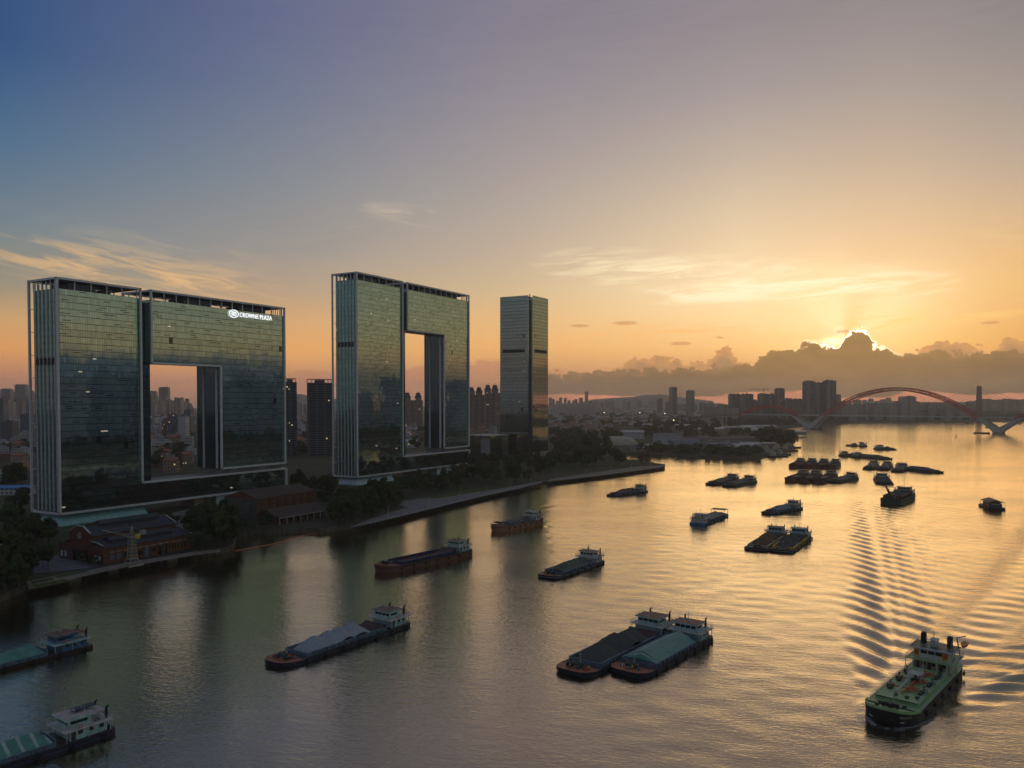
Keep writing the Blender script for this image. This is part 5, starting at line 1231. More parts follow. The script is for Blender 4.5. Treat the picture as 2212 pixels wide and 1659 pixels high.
def crane():
    p = G(286, 1222, 3); t = empty('quay_crane', (p.x, p.y, 3), rz, 'old lattice slewing crane standing at the quay edge in front of the brick warehouse', 'crane')
    M_ = plain('weathered crane paint', (.30, .29, .24), .7, .1, .2, .8, .4, (.13,.08,.05)); w_ = 1.5
    m = MB()
    for s in (-1, 1):
        for q in (-1, 1):
            m.bar((s * 3.0, q * 2.6, 0), (s * w_, q * w_, 3.2), .3); m.bar((s * w_, q * w_, 3.2), (s * 1.0, q * 1.0, 12.5), .26)
    z = 3.2
    while z < 12.3:
        f0 = w_ - .5 * (z - 3.2) / 9.3; f1 = w_ - .5 * (z + 1.55 - 3.2) / 9.3
        for (p0, p1) in (((-1,-1),(1,-1)),((1,-1),(1,1)),((1,1),(-1,1)),((-1,1),(-1,-1))):
            m.bar((p0[0]*f0, p0[1]*f0, z), (p1[0]*f0, p1[1]*f0, z), .16); m.bar((p0[0]*f0, p0[1]*f0, z), (p1[0]*f1, p1[1]*f1, z + 1.55), .12)
        z += 1.55
    m.build('lattice_tower', M_, t)
    m = MB(); m.box(-3.6, 3.6, -3, -2.4, 0, .8); m.box(-3.6, 3.6, 2.4, 3, 0, .8); m.box(-1.8, 1.8, -1.8, 1.8, 3.0, 3.4); m.build('undercarriage', M_, t)
    m = MB(); m.box(-1.3, 1.3, -1.3, 1.3, 12.5, 12.9); 
    for s in (-1, 1):
        for q in (-1, 1): m.bar((s * .9, q * .9, 12.9), (0, 0, 17.6), .2)
    m.build('slewing_mast', M_, t)
    m = MB(); tip = Vector((-12.5, 2.0, 17.2)); r0 = Vector((-.8, 0, 12.9))
    ch = [Vector((0, -.55, 0)), Vector((0, .55, 0)), Vector((0, 0, .95))]
    for c in ch: m.bar(r0 + c, tip + c * .35, .16)
    for k in range(9):
        f0, f1 = k / 9, (k + 1) / 9
        for i in range(3):
            s0 = 1 - .65 * f0; s1 = 1 - .65 * f1; m.bar(r0.lerp(tip, f0) + ch[i] * s0, r0.lerp(tip, f1) + ch[(i + 1) % 3] * s1, .1)
    m.bar((0, 0, 17.5), tip, .06); m.build('jib', M_, t)
    m = MB(); m.bar((.8, 0, 13), (5.0, -.6, 14.0), .5, .3); m.box(4.0, 6.0, -1.4, .6, 13.4, 15.2); m.bar((0, 0, 17.5), (5.0, -.6, 15), .06); m.build('counterweight_arm', M_, t)
    m = MB(); m.box(.5, 2.3, -2.6, -1.2, 12.0, 14.0); m.build('cab', P_['yellow'], t)
crane()
# second hall: tall timber clad shed with brick side, low annex with white veranda
a2, rz2, L2 = frame_of(G(555, 1126, 3), G(680, 1103, 3))
t = empty('timber_shed', (a2.x, a2.y, 3), rz2, 'tall old shed with weathered board front and brick side, left of the white posted annex', 'warehouse')
m = MB(); gable(m, 0, L2, 0, 26, 0, 13.5, 17.5, 0, 1); m.build('brick_walls', [BRICK2, plain('old tile roof', (.06, .04, .03), .85, 0, .25, .5, .4, (.03,.025,.02))], t)
m = MB(); 
for k in range(14): m.box(-.35, -.05, k * 1.9, k * 1.9 + 1.7, 0, 13.4)
m.build('board_front', plain('grey weathered boards', (.10, .095, .09), .9, 0, .3, .6, .4, (.05,.04,.035)), t)
for k in range(7):
    m = MB(); x_ = 3 + k * (L2 - 6) / 6.5; m.box(x_, x_ + .9, -.5, -.02, 0, 12.6); m.build('buttress', BRICK, t)
for zz in (4.6, 9.0, 12.2):
    m = MB(); m.box(.3, L2, -.3, -.03, zz, zz + .5); m.build('string_course', BRICK, t)
a3, rz3, L3 = frame_of(G(602.6, 1134.5, 3), G(706, 1116.5, 3))
t = empty('veranda_annex', (a3.x, a3.y, 3), rz3, 'low brown annex with a dark pitched roof on a row of white veranda posts', 'shed')
m = MB(); gable(m, 0, L3, 3, 17, 0, 5.0, 8.6, 0, 1, .9); m.build('walls', [BRICK2, MATS['old tile roof']], t)
m = MB(); A = [(0, -.6, 4.3), (L3, -.6, 4.3), (L3, 3.2, 5.2), (0, 3.2, 5.2)]; m.loft([A, [(p[0], p[1], p[2] + .2) for p in A]]); m.build('veranda_roof', MATS['old tile roof'], t)
for k in range(8):
    m = MB(); x_ = .4 + k * (L3 - .8) / 7; m.box(x_ - .15, x_ + .15, -.5, -.2, 0, 4.3); m.build('veranda_post', P_['white'], t)
m = MB(); m.box(0, L3, -.65, -.45, 4.0, 4.35); m.build('veranda_beam', P_['white'], t)
for k in range(5):
    m = MB(); x_ = 4 + k * L3 / 6; m.box(x_, x_ + 1.6, 2.93, 2.99, 1, 3); m.build('window', P_['glass'], t)
a4, rz4, L4 = frame_of(G(712, 1128, 3), G(752, 1120, 3))
t = empty('landing_canopy', (G(722, 1118, 3).x, G(722, 1118, 3).y, 3), rz4, 'light steel roof frame beside the annex, open underneath', 'canopy')
m = MB()
for k in range(6): x_ = k * 3.6; m.bar((x_, 0, 5.2), (x_, 10, 4.0), .25)
m.bar((0, 0, 5.2), (18, 0, 5.2), .3); m.bar((0, 10, 4.0), (18, 10, 4.0), .3); m.build('roof_frame', P_['rail'], t)
for (x_, y_) in ((.2, .2), (17.8, .2), (.2, 9.8), (17.8, 9.8)):
    m = MB(); m.bar((x_, y_, 0), (x_, y_, 5.0 - .12 * y_), .25); m.build('post', P_['rail'], t)

# paved surfaces, laid a few millimetres apart
def sheet(name, pts, z, mat, label, world_=False):
    m = MB(); q = pts if world_ else [G(x, y, z) for x, y in pts]
    m.face([(p[0], p[1], z) for p in q]); o = m.build(name, mat); return tag(o, label, 'paving', kind='structure')
def stripes():
    m, n, b = newmat('striped paving'); g = geo(n); x, y, z = n.xyz(g.outputs['Position']); u_ = n.add(n.mul(x, -.62), n.mul(y, .785))
    f = n.m('FRACT', n.m('DIVIDE', u_, 5.2)); c = n.mix(n.m('LESS_THAN', f, .5), (.19, .18, .20), (.065, .065, .075))
    c = n.mix(n.rng(n.noise(g.outputs['Position'], .3, 4, .6), .45, .7), c, (.10, .095, .09)); n.put(b.inputs['Base Color'], c); b.inputs['Roughness'].default_value = .8; return m
ASPH = plain('asphalt apron', (.045, .043, .045), .85, 0, .2, .1, .3, (.03,.03,.03), .2)
WALK = plain('pinkish quay walk', (.20, .165, .14), .85, 0, .2, .2, .35, (.10,.08,.06), .2)
PROM = plain('promenade paving', (.17, .165, .16), .8, 0, .16, .12, .25, (.15,.145,.14), .2)
LAWN = plain('mown lawn', (.075, .095, .035), .95, 0, .2, .2, .3, (.045,.055,.025), .05)
sheet('quay_walk', [(62,1274),(223,1235),(288,1222),(420,1199),(478,1192),(474,1187),(415,1192),(284,1213),(215,1224),(58,1256)], 3.004, WALK, 'pinkish paved walk along the quay edge')
sheet('plaza', [(60,1240),(200,1226),(222,1221),(205,1216),(118,1199),(60,1206),(48,1222)], 3.008, stripes(), 'plaza paved in light and dark stripes')
sheet('apron', [(172,1235),(283,1213),(414,1191.5),(421,1186),(414,1184.9),(226,1221),(192,1227)], 3.012, ASPH, 'dark asphalt apron between warehouse and quay')
for k, q in enumerate([[(70,1262),(118,1252),(112,1247),(66,1256)], [(80,1271),(150,1256),(140,1250),(72,1264)], [(125,1249),(192,1234),(176,1232),(118,1245)], [(60,1252),(98,1243),(92,1240),(58,1247)]]):
    o = sheet('lawn', q, 3.016, LAWN, 'small mown lawn bed beside the quay walk'); o['group'] = 'lawn beds on the quay'
sheet('promenade', [(752,1141),(793,1132.5),(894,1108.5),(1030,1075),(1120,1056),(1173,1042.5),(1165,1040),(1060,1059),(1000,1066),(960,1071),(930,1073),(868,1083),(862,1091),(880,1096),(840,1108),(790,1124)], 3.004, PROM, 'wide pale promenade curving along the water')
sheet('lawn', [(905,1078),(1000,1060),(1040,1053),(1060,1058),(1010,1066),(950,1076)], 3.02, LAWN, 'long mown lawn between promenade and trees')
sheet('point_paving', [(1180,1041),(1300,1027),(1436,1008),(1432,1005),(1380,1007),(1300,1018),(1190,1034)], 3.004, WALK, 'paved tip of the promenade point')
sheet('road', [(0,1178),(60,1160),(70,1140),(0,1150)], 3.004, PROM, 'pale road behind the trees at the left edge')
sheet('forecourt', [(324,1150),(520,1110),(470,1085),(320,1120)], 3.004, PROM, 'paved forecourt under the raised end of the hotel tower')
# stone steps down the quay
for (x, y) in ((160, 1250), (243, 1230), (370, 1207)):
    p = G(x, y + 4, 0); m = MB(); m.obox((p.x, p.y), (math.cos(rz), math.sin(rz)), 5, 2.2, -.5, 1.6); m.obox((p.x, p.y + .4), (math.cos(rz), math.sin(rz)), 3.4, 1.2, 1.6, 2.6)
    o = m.build('mooring_dolphin', CONC); tag(o, ['concrete mooring block on the quay face below the striped plaza', 'concrete mooring block on the quay face left of the crane', 'concrete mooring block on the quay face near the big trees'][[160, 243, 370].index(x)], 'mooring block')
m = MB(); pts = [G(508, 1190), G(540, 1184), G(600, 1173), G(640, 1160), G(676, 1152), G(690, 1153)]
for p, q in zip(pts, pts[1:]):
    for k in range(6): m.tube(p.lerp(q, k / 6.0), p.lerp(q, (k + .86) / 6.0), .3, .3, 6)
o = m.build('floating_boom', P_['orange']); tag(o, 'orange floating boom strung across the inlet mouth', 'boom')
def car(label, x, y, a_, body, z=3.02):
    p = G(x, y, z); t = empty('parked_car', (p.x, p.y, z), a_, label, 'car', 'cars near the river front')
    m = MB(); m.loft([[(-2.2,-.85,.35),(-2.2,.85,.35),(-2.2,.85,.85),(-2.2,-.85,.85)], [(-1.2,-.9,.3),(-1.2,.9,.3),(-1.2,.9,.95),(-1.2,-.9,.95)], [(1.3,-.9,.3),(1.3,.9,.3),(1.3,.9,.9),(1.3,-.9,.9)], [(2.2,-.8,.35),(2.2,.8,.35),(2.2,.8,.7),(2.2,-.8,.7)]]); m.build('body', body, t)
    m = MB(); m.loft([[(-1.7,-.8,.9),(1.0,-.8,.9),(1.0,.8,.9),(-1.7,.8,.9)], [(-1.2,-.68,1.45),(.3,-.68,1.45),(.3,.68,1.45),(-1.2,.68,1.45)]]); m.build('cabin', P_['glass'], t)
    for wx in (-1.35, 1.35):
        for wy in (-.9, .9): m = MB(); m.tube((wx, wy - .1, .32), (wx, wy + .1, .32), .33, .33, 10); m.build('wheel', P_['tyre'], t)
    return t
car('white car parked by the trees at the left edge', 53, 1196, .6, P_['white'])
for k, (x, y) in enumerate([(14, 1146), (30, 1143), (46, 1139)]): car(['dark', 'silver', 'pale'][k] + ' car on the road at the left edge, ' + ['nearest the frame', 'middle of three', 'nearest the tower'][k], x, y, 1.0, [P_['black'], P_['rail'], P_['white']][k])
def lamp_post(label, x, y, h=9):
    p = G(x, y, 3); t = empty('street_lamp', (p.x, p.y, 3), 0, label, 'street lamp')
    m = MB(); m.tube((0,0,0), (0,0,h), .14, .08, 6); m.bar((0,0,h), (1.6,0,h+.3), .1); m.build('post', P_['rail'], t)
    m = MB(); m.box(1.2, 2.0, -.15, .15, h + .2, h + .35); m.build('lamp_head', P_['rail'], t)
lamp_post('thin lamp post among the trees left of the hotel tower', 38, 1128, 13)

# railings, lamps and benches on the promenade
edge = [G(q[0], q[1] - 2.5, 3) for q in [(793,1135),(894,1111),(1030,1077.5),(1172,1043.6),(1300,1030),(1430,1013)]]
m = MB(); lamps = []
for p, q in zip(edge, edge[1:]):
    L_ = (q - p).length; n_ = int(L_ / 4)
    for k in range(n_): r_ = p.lerp(q, k / n_); m.bar(r_, r_ + Vector((0, 0, 1.2)), .12)
    for hh in (.6, 1.15): m.bar(p + Vector((0, 0, hh)), q + Vector((0, 0, hh)), .08)
    for k in range(int(L_ / 38)): lamps.append(p.lerp(q, (k + .5) / int(L_ / 38)) + Vector((-2.2, 1.2, 0)))
o = m.build('quay_railing', P_['rail']); tag(o, 'thin metal railing along the water edge of the promenade', 'railing')
lm0 = None
for p in lamps:
    if lm0 is None:
        lm0 = empty('street_lamp', p, 0, 'slim lamp post on the promenade', 'street lamp', 'promenade lamp posts')
        m = MB(); m.tube((0,0,0), (0,0,7.5), .13, .08, 6); m.bar((0,0,7.5), (1.2,0,7.7), .1); m.build('post', P_['rail'], lm0)
        m = MB(); m.box(.9, 1.6, -.15, .15, 7.6, 7.75); m.build('lamp_head', P_['rail'], lm0)
    else: c = dup(lm0); c.location = p
b0 = None
for (x, y) in ((905, 1099), (965, 1086), (1010, 1074), (1060, 1064), (1110, 1053)):
    if b0 is None:
        b0 = empty('park_bench', G(x, y, 3.01), R(60), 'park bench on the promenade', 'bench', 'promenade benches')
        m = MB(); m.box(-1, 1, -.25, .25, .4, .48); m.build('seat', BEIGE, b0)
        for s in (-.8, .8): m = MB(); m.box(s - .06, s + .06, -.22, .22, 0, .4); m.build('leg', P_['rail'], b0)
        m = MB(); m.box(-1, 1, .22, .28, .5, .95); m.build('backrest', BEIGE, b0)
    else: c = dup(b0); c.location = G(x, y, 3.01)

# ------------------------------------------------------------------ trees
FOL = [foliage('leaves dark', (.026,.040,.016), (.055,.076,.026), (.095,.108,.036)), foliage('leaves mid', (.030,.046,.018), (.055,.075,.027), (.090,.100,.034)), foliage('leaves olive', (.046,.054,.021), (.076,.084,.030), (.112,.114,.042))]
BARK = plain('bark', (.06, .045, .035), .95)
def tree_proto(seed, h, r, n, leaf, trunk_r=.28, shape='round', palm=False):
    rn = random.Random(seed); tm = MB(); cm = MB(); base = h * .28
    tm.tube((0,0,-.2), (.2,.1,base), trunk_r, trunk_r*.7, 7); tm.tube((.2,.1,base), (.1,-.1,h*.72), trunk_r*.7, trunk_r*.25, 6)
    clumps = []
    nc = 15 if not palm else 0
    for k in range(nc):
        a_ = rn.uniform(0, 6.28); q = rn.uniform(.1, 1) ** .6; zz = rn.uniform(.36, .92)
        rad = r * q * (1.0 if shape == 'round' else (1.25 - zz)) * math.sin(min(1, (1.08 - zz) * 1.9 + .15) * math.pi / 2)
        c = (rad * math.cos(a_), rad * math.sin(a_), h * zz); clumps.append((c, r * rn.uniform(.26, .48)))
        tm.tube((.15, 0, h * min(zz - .12, .55)), (c[0]*.8, c[1]*.8, c[2]), trunk_r * .3, .05, 4, caps=False)
    clumps.append(((0, 0, h * .9), r * .35))
    tot = sum(c[1] ** 2 for c in clumps)
    for c, cr in clumps:
        for _ in range(int(n * cr * cr / tot)):
            v = Vector((rn.gauss(0,1), rn.gauss(0,1), rn.gauss(0,1))).normalized() * cr * (rn.uniform(.35, 1) ** .5); v.z *= .8
            p = Vector(c) + v; nn = (v.normalized() + Vector((rn.uniform(-.7,.7), rn.uniform(-.7,.7), rn.uniform(-.3,.9)))).normalized()
            a1 = nn.orthogonal().normalized(); a2_ = nn.cross(a1); s_ = leaf * rn.uniform(.6, 1.3); th = rn.uniform(0, 3.14); e1 = (a1 * math.cos(th) + a2_ * math.sin(th)) * s_; e2 = (a2_ * math.cos(th) - a1 * math.sin(th)) * s_ * .65
            cm.face([p - e1, p + e2, p + e1, p - e2])
    return tm.mesh('trunk', BARK), cm
PROT = []
for k, (h, r, n, lf, sh) in enumerate([(11, 4.6, 1500, .55, 'round'), (13, 5.4, 1800, .6, 'round'), (9, 4.4, 1200, .5, 'round'), (15, 5.0, 1800, .6, 'cone'), (8, 3.4, 900, .45, 'round')]):
    tr_, cm = tree_proto(20 + k, h, r, n, lf, shape=sh); PROT.append((tr_, [cm.mesh('crown', FOL[j]) for j in range(3)]))
FARP = []
for k in range(3):
    tr_, cm = tree_proto(60 + k, [11, 13, 10][k], [6.2, 6.8, 5.6][k], 420, 1.15); FARP.append((tr_, [cm.mesh('crown', FOL[j]) for j in range(3)]))
NTREE = 0
BLOCKED = []
def inside(p, poly_):
    c = False; n_ = len(poly_); j = n_ - 1
    for i in range(n_):
        xi, yi = poly_[i]; xj, yj = poly_[j]
        if (yi > p[1]) != (yj > p[1]) and p[0] < (xj - xi) * (p[1] - yi) / (yj - yi) + xi: c = not c
        j = i
    return c
def rectf(ax, ay, ang, L_, W_, pad=2):
    ca, sa = math.cos(ang), math.sin(ang); return [(ax + x * ca - y * sa, ay + x * sa + y * ca) for x, y in ((-pad, -pad), (L_ + pad, -pad), (L_ + pad, W_ + pad), (-pad, W_ + pad))]
BLOCKED += [rectf(-260.9, 458.3, R(60), 58, 26, 1), rectf(-132.7, 683, R(60), 160, 26, 1), rectf(23.8, 996.3, R(60), 46, 45, 3), rectf(a.x, a.y, rz, L1, 34, 3), rectf(a2.x, a2.y, rz2, L2, 26, 2), rectf(a3.x, a3.y, rz3, L3, 17, 2), rectf(G(1060,996,3).x, G(1060,996,3).y, R(60), 50, 36, 2)]
BLOCKED.append(rectf(-260.9, 458.3, R(60), 180, 26, 0))
def one_tree(p, z, sc, label, group, far=False, kind=None):
    global NTREE
    pr_ = FARP if far else PROT; k = kind if kind is not None else rnd.randrange(len(pr_)); tr_, cr = pr_[k % len(pr_)]
    t = empty('tree', (p[0], p[1], z), rnd.uniform(0, 6.28), label, 'tree', group); t.scale = (sc, sc, sc * rnd.uniform(.85, 1.15))
    link('trunk', tr_, t); link('crown', cr[rnd.choice([0, 0, 1, 1, 2])], t); NTREE += 1
def forest(spots, label):
    """far-off wood that reads as one mass: many crowns in one mesh"""
    vs, n0 = [], 0; cnt = []
    mats_idx = []
    for (x, y, z, sc) in spots:
        me = FARP[rnd.randrange(3)][1][0]; co = np.empty(len(me.vertices) * 3); me.vertices.foreach_get('co', co); co = co.reshape(-1, 3)
        th = rnd.uniform(0, 6.28); c_, s_ = math.cos(th), math.sin(th); co = co @ np.array([[c_, s_, 0], [-s_, c_, 0], [0, 0, 1]]) * sc + (x, y, z - 1.5 * sc); vs.append(co); mats_idx += [rnd.randrange(3)] * (len(co) // 4)
    co = np.concatenate(vs); nq = len(co) // 4; me = bpy.data.meshes.new('woodland')
    me.vertices.add(len(co)); me.vertices.foreach_set('co', co.ravel()); me.loops.add(nq * 4); me.loops.foreach_set('vertex_index', np.arange(nq * 4))
    me.polygons.add(nq); me.polygons.foreach_set('loop_start', np.arange(0, nq * 4, 4)); me.polygons.foreach_set('loop_total', np.full(nq, 4))
    for f_ in FOL: me.materials.append(f_)
    me.polygons.foreach_set('material_index', mats_idx); me.update()
    return tag(link('woodland', me), label, 'woodland', kind='stuff')
def grove(polyD, n, label, group, z=3.0, smin=.8, smax=1.3, far=False, mind=5.5, mass=False):
    xs = [q[0] for q in polyD]; ys = [q[1] for q in polyD]; W_ = [G(x, y, z) for x, y in polyD]; P2 = [(p.x, p.y) for p in W_]
    x0, x1 = min(p[0] for p in P2), max(p[0] for p in P2); y0, y1 = min(p[1] for p in P2), max(p[1] for p in P2); got = []; tries = 0
    while len(got) < n and tries < n * 60:
        tries += 1; p = (rnd.uniform(x0, x1), rnd.uniform(y0, y1))
        if not inside(p, P2) or any(inside(p, b_) for b_ in BLOCKED): continue
        if any((p[0]-q[0])**2 + (p[1]-q[1])**2 < mind ** 2 for q in got): continue
        got.append(p)
    if mass: return forest([(p[0], p[1], z, rnd.uniform(smin, smax)) for p in got], label)
    for p in got: one_tree(p, z, rnd.uniform(smin, smax), label, group, far)
grove([(-8,1225),(50,1236),(52,1284),(-8,1298)], 12, 'big dark tree massed at the left edge above the quay', 'dark trees at the left edge', smin=1.0, smax=1.5, mind=4)
grove([(0,1150),(100,1160),(120,1196),(60,1205),(0,1215)], 14, 'dark tree between the plaza and the left edge', 'trees beside the plaza', mind=6)
for (x, y) in ((55, 1212), (92, 1226), (104, 1232)): one_tree(G(x, y, 3), 3, .7, 'single small tree standing on the striped plaza', 'young trees on the plaza')
grove([(128,1202),(200,1216),(222,1224),(214,1226),(120,1204)], 9, 'clipped bush against the brick gable', 'bushes at the warehouse front', smin=.25, smax=.4, mind=2)
grove([(206,1166),(330,1140),(455,1118),(470,1128),(330,1152),(215,1174)], 22, 'tree in the belt between hotel lobby and brick warehouse', 'trees behind the warehouse', smin=.4, smax=.66, mind=4.5)
grove([(420,1148),(500,1128),(510,1175),(492,1187),(424,1188)], 26, 'tree in the dark clump right of the brick warehouse', 'dark clump beside the warehouse', smin=1.0, smax=1.5, mind=4)
grove([(505,1135),(560,1140),(600,1140),(590,1150),(510,1152)], 7, 'scrubby tree at the inlet edge below the board fronted shed', 'scrub at the inlet', smin=.4, smax=.6, mind=3)
grove([(625,1055),(720,1040),(720,1080),(700,1100),(640,1078)], 18, 'tree between the two gate towers', 'trees between the gate towers', smin=.7, smax=1.1)
grove([(722,1098),(800,1080),(868,1076),(868,1084),(862,1094),(830,1106),(785,1124),(745,1136),(718,1134)], 44, 'tall tree in the park wood beside the promenade', 'park wood beside the promenade', smin=.85, smax=1.25, mind=4.3)
grove([(860,1052),(1000,1034),(1010,1044),(1000,1056),(900,1072),(862,1078)], 34, 'tree below the taller gate tower', 'trees below the taller gate tower', smin=.7, smax=1.05)
grove([(1000,1015),(1180,990),(1200,1018),(1160,1035),(1060,1050),(1010,1045)], 40, 'tree in the wood before the slender tower', 'wood before the slender tower', smin=.9, smax=1.4, mind=7)
grove([(1188,960),(1290,965),(1335,988),(1345,1003),(1290,1015),(1200,1028)], 40, 'tree on the wooded point', 'wood on the point', smin=1.0, smax=1.5, far=True, mind=8)
one_tree(G(1397, 1001, 3), 3, 1.2, 'lone round tree near the tip of the point', None); one_tree(G(1384, 1001, 3), 3, .8, 'smaller tree beside the lone one near the tip', None)
grove([(1376,977),(1438,979),(1516,984),(1600,987),(1640,986),(1640,978),(1520,976),(1376,971)], 42, 'dark belt of trees along the shore across the inlet', 'shoreline belt across the inlet', mass=True, mind=9, smin=.9, smax=1.3)
grove([(1190,938),(1330,942),(1345,960),(1330,972),(1190,958)], 30, 'dark wood behind and left of the domed hall', 'wood behind the domed hall', mass=True, mind=11, smin=1.2, smax=1.9)
grove([(1630,948),(1700,946),(1716,958),(1700,962),(1635,962)], 26, 'dark wood on the boatyard point', 'wood on the boatyard point', mass=True, mind=10, smin=1.5, smax=2.3)
grove([(1380,932),(1500,930),(1620,938),(1600,950),(1480,944),(1380,950)], 22, 'dark trees among the sheds inland of the boatyard', 'trees inland of the boatyard', mass=True, mind=14, smin=1.3, smax=2.0)
grove([(320,975),(410,972),(410,1015),(320,1015)], 11, 'tree seen through the hotel tower opening', 'trees seen through the hotel tower', far=True, smin=.9, smax=1.6, mind=12)
grove([(0,1042),(66,1040),(66,1052),(0,1055)], 7, 'tree behind the blue roofed shed at the left edge', 'trees behind the blue shed', smin=1, smax=1.4)
grove([(0,1080),(66,1078),(70,1115),(0,1130)], 9, 'tree in front of the blue roofed shed', 'trees before the blue shed', smin=.7, smax=1.1)
grove([(880,945),(912,940),(912,975),(880,975)], 5, 'tree seen through the opening of the taller gate tower', 'trees seen through the taller tower', far=True, smin=1, smax=1.6, mind=12)

# ------------------------------------------------------------------ red arch bridge
GRNP = plain('pale green grey pier paint', (.42, .43, .38), .7, 0, .15, .08, .2, (.15,.14,.12))
REDA = plain('red arch steel', (.42, .03, .03), .5, .1, .15, .2)
DECKC = plain('bridge deck concrete', (.17, .16, .15), .8, 0, .15, .1)
bx, by_ = 804.6, 2141.0; brz = math.atan2(-302, 320); DZ = 38.0
br = empty('arch_bridge', (bx, by_, 0), brz, 'long river bridge hung from big red trussed steel arches on pale V shaped piers', 'bridge')
m = MB(); m.box(-205, 640, -15, 15, DZ - 1.6, DZ); m.build('deck', DECKC, br)
for s in (-1, 1):
    m = MB(); m.box(-205, 640, s * 15.0 - (0 if s < 0 else .0) , s * 15.0 + s * .5, DZ - 1.9, DZ + 1.1); m.build('parapet', GRNP, br)
def arch(x0, xa, x1, crown, name_, depth0, depth1, npan):
    for s in (-1, 1):
        y_ = s * 15.8; m = MB(); P0 = []; P1 = []
        for k in range(npan + 1):
            f_ = k / npan; x_ = x0 + (x1 - x0) * f_; q = (f_ - .5) * 2; zc = DZ - 1 + (crown - DZ + 1) * (1 - q * q); d = depth1 + (depth0 - depth1) * abs(q) ** 1.5
            P0.append((x_, y_, zc)); P1.append((x_ + q * d * .25, y_, max(zc - d, DZ - 3)))
        for k in range(npan):
            m.bar(P0[k], P0[k+1], 2.2, 2.0); m.bar(P1[k], P1[k+1], 2.2, 2.0); m.bar(P0[k], P1[k], .9, .9); m.bar(P1[k] if k % 2 else P0[k], P0[k+1] if k % 2 else P1[k+1], 1.0, 1.0)
        m.build(name_, REDA, br)
    for k in range(3, npan - 2, 3):
        f_ = k / npan; x_ = x0 + (x1 - x0) * f_; q = (f_ - .5) * 2; zc = DZ - 1 + (crown - DZ + 1) * (1 - q * q)
        if zc < DZ + 9: continue
        m = MB(); m.bar((x_, -15, zc), (x_, 15, zc), 1.0); m.build('cross_brace', REDA, br)
arch(30, 216, 402, 108.6, 'main_arch', 9.5, 6.4, 36)
arch(-205, -120, -34, 63.5, 'side_arch', 6.0, 4.6, 18)
arch(474, 560, 645, 63.5, 'side_arch', 6.0, 4.6, 18)
CAB = plain('hanger cable', (.25,.24,.22), .5, .3)
for k in range(19):
    x_ = 60 + k * 312 / 18; q = (x_ - 216) / 186; zc = DZ - 1 + 70.6 * (1 - q * q) - 4.5
    m = MB(); m.bar((x_, -15.8, DZ), (x_, -15.8, zc), .22); m.build('hanger', CAB, br)
    m = MB(); m.bar((x_, 15.8, DZ), (x_, 15.8, zc), .22); m.build('hanger', CAB, br)
for bx_ in (0, 440):
    m = MB()
    for s in (-1, 1):
        for e in (-1, 1):
            y0, y1 = s * 15.8 - 2, s * 15.8 + 2; top = 46 if (bx_ == 0) == (e < 0) else 40
            A = [(bx_ + e * 0, y0, 3), (bx_ + e * 7, y0, 3), (bx_ + e * (top + 3), y0, DZ - 2), (bx_ + e * (top - 7), y0, DZ - 2), (bx_, y0, 13)]
            m.loft([A, [(p[0], y1, p[2]) for p in A]])
    m.build('vee_pier', GRNP, br)
    m = MB(); m.box(bx_ - 9, bx_ + 9, -20, 20, -2, 4.2); m.build('pile_cap', CONC, br)
m = MB(); m.box(bx_ - 46 - 0, bx_ - 14, -24, -15, -1, 3.2); o = m.build('pier_fender_barge', P_['black'], None)
o.location = (bx, by_, 0); o.rotation_euler = (0, 0, brz); tag(o, 'long dark pontoon beside the foot of the right bridge pier', 'pontoon')
m = MB(); m.box(10, 44, -26, -17, -1, 3); m.box(30, 38, -24, -19, 3, 6.5); o = m.build('work_pontoon', P_['black'], None)
o.location = (bx, by_, 0); o.rotation_euler = (0, 0, brz); tag(o, 'dark work pontoon beside the foot of the left bridge pier', 'pontoon')
# left approach viaduct descending into the city
vd = empty('approach_viaduct', (0, 0, 0), 0, 'long grey approach viaduct running left from the red bridge across the low town', 'viaduct')
e_ = Vector((math.cos(brz), math.sin(brz))); p0 = Vector((bx, by_)) - e_ * 205
pts = [(p0.x, p0.y, DZ), (V(1530, 902, 2330).x, 2330, 32), (V(1464, 904, 2420).x, 2420, 26), (V(1397, 905, 2540).x, 2540, 20), (V(1321, 906, 2600).x, 2600, 17), (V(1186, 907, 2640).x, 2640, 14), (V(1060, 908, 2640).x, 2640, 12), (V(600, 910, 2640).x, 2640, 9)]
m = MB()
for p, q in zip(pts, pts[1:]): m.bar((p[0], p[1], p[2] - 1), (q[0], q[1], q[2] - 1), 28, 2.4)
m.build('deck', DECKC, vd)
for p, q in zip(pts[:-2], pts[1:]):
    L_ = math.hypot(q[0]-p[0], q[1]-p[1]); n_ = max(1, int(L_ / 55))
    for k in range(n_):
        f_ = (k + .5) / n_; c = (p[0] + (q[0]-p[0])*f_, p[1] + (q[1]-p[1])*f_, p[2] + (q[2]-p[2])*f_)
        m = MB(); m.box(c[0]-7, c[0]-3.5, c[1]-2, c[1]+2, 2, c[2]-2.2); m.box(c[0]+3.5, c[0]+7, c[1]-2, c[1]+2, 2, c[2]-2.2); m.build('pier', GRNP, vd)
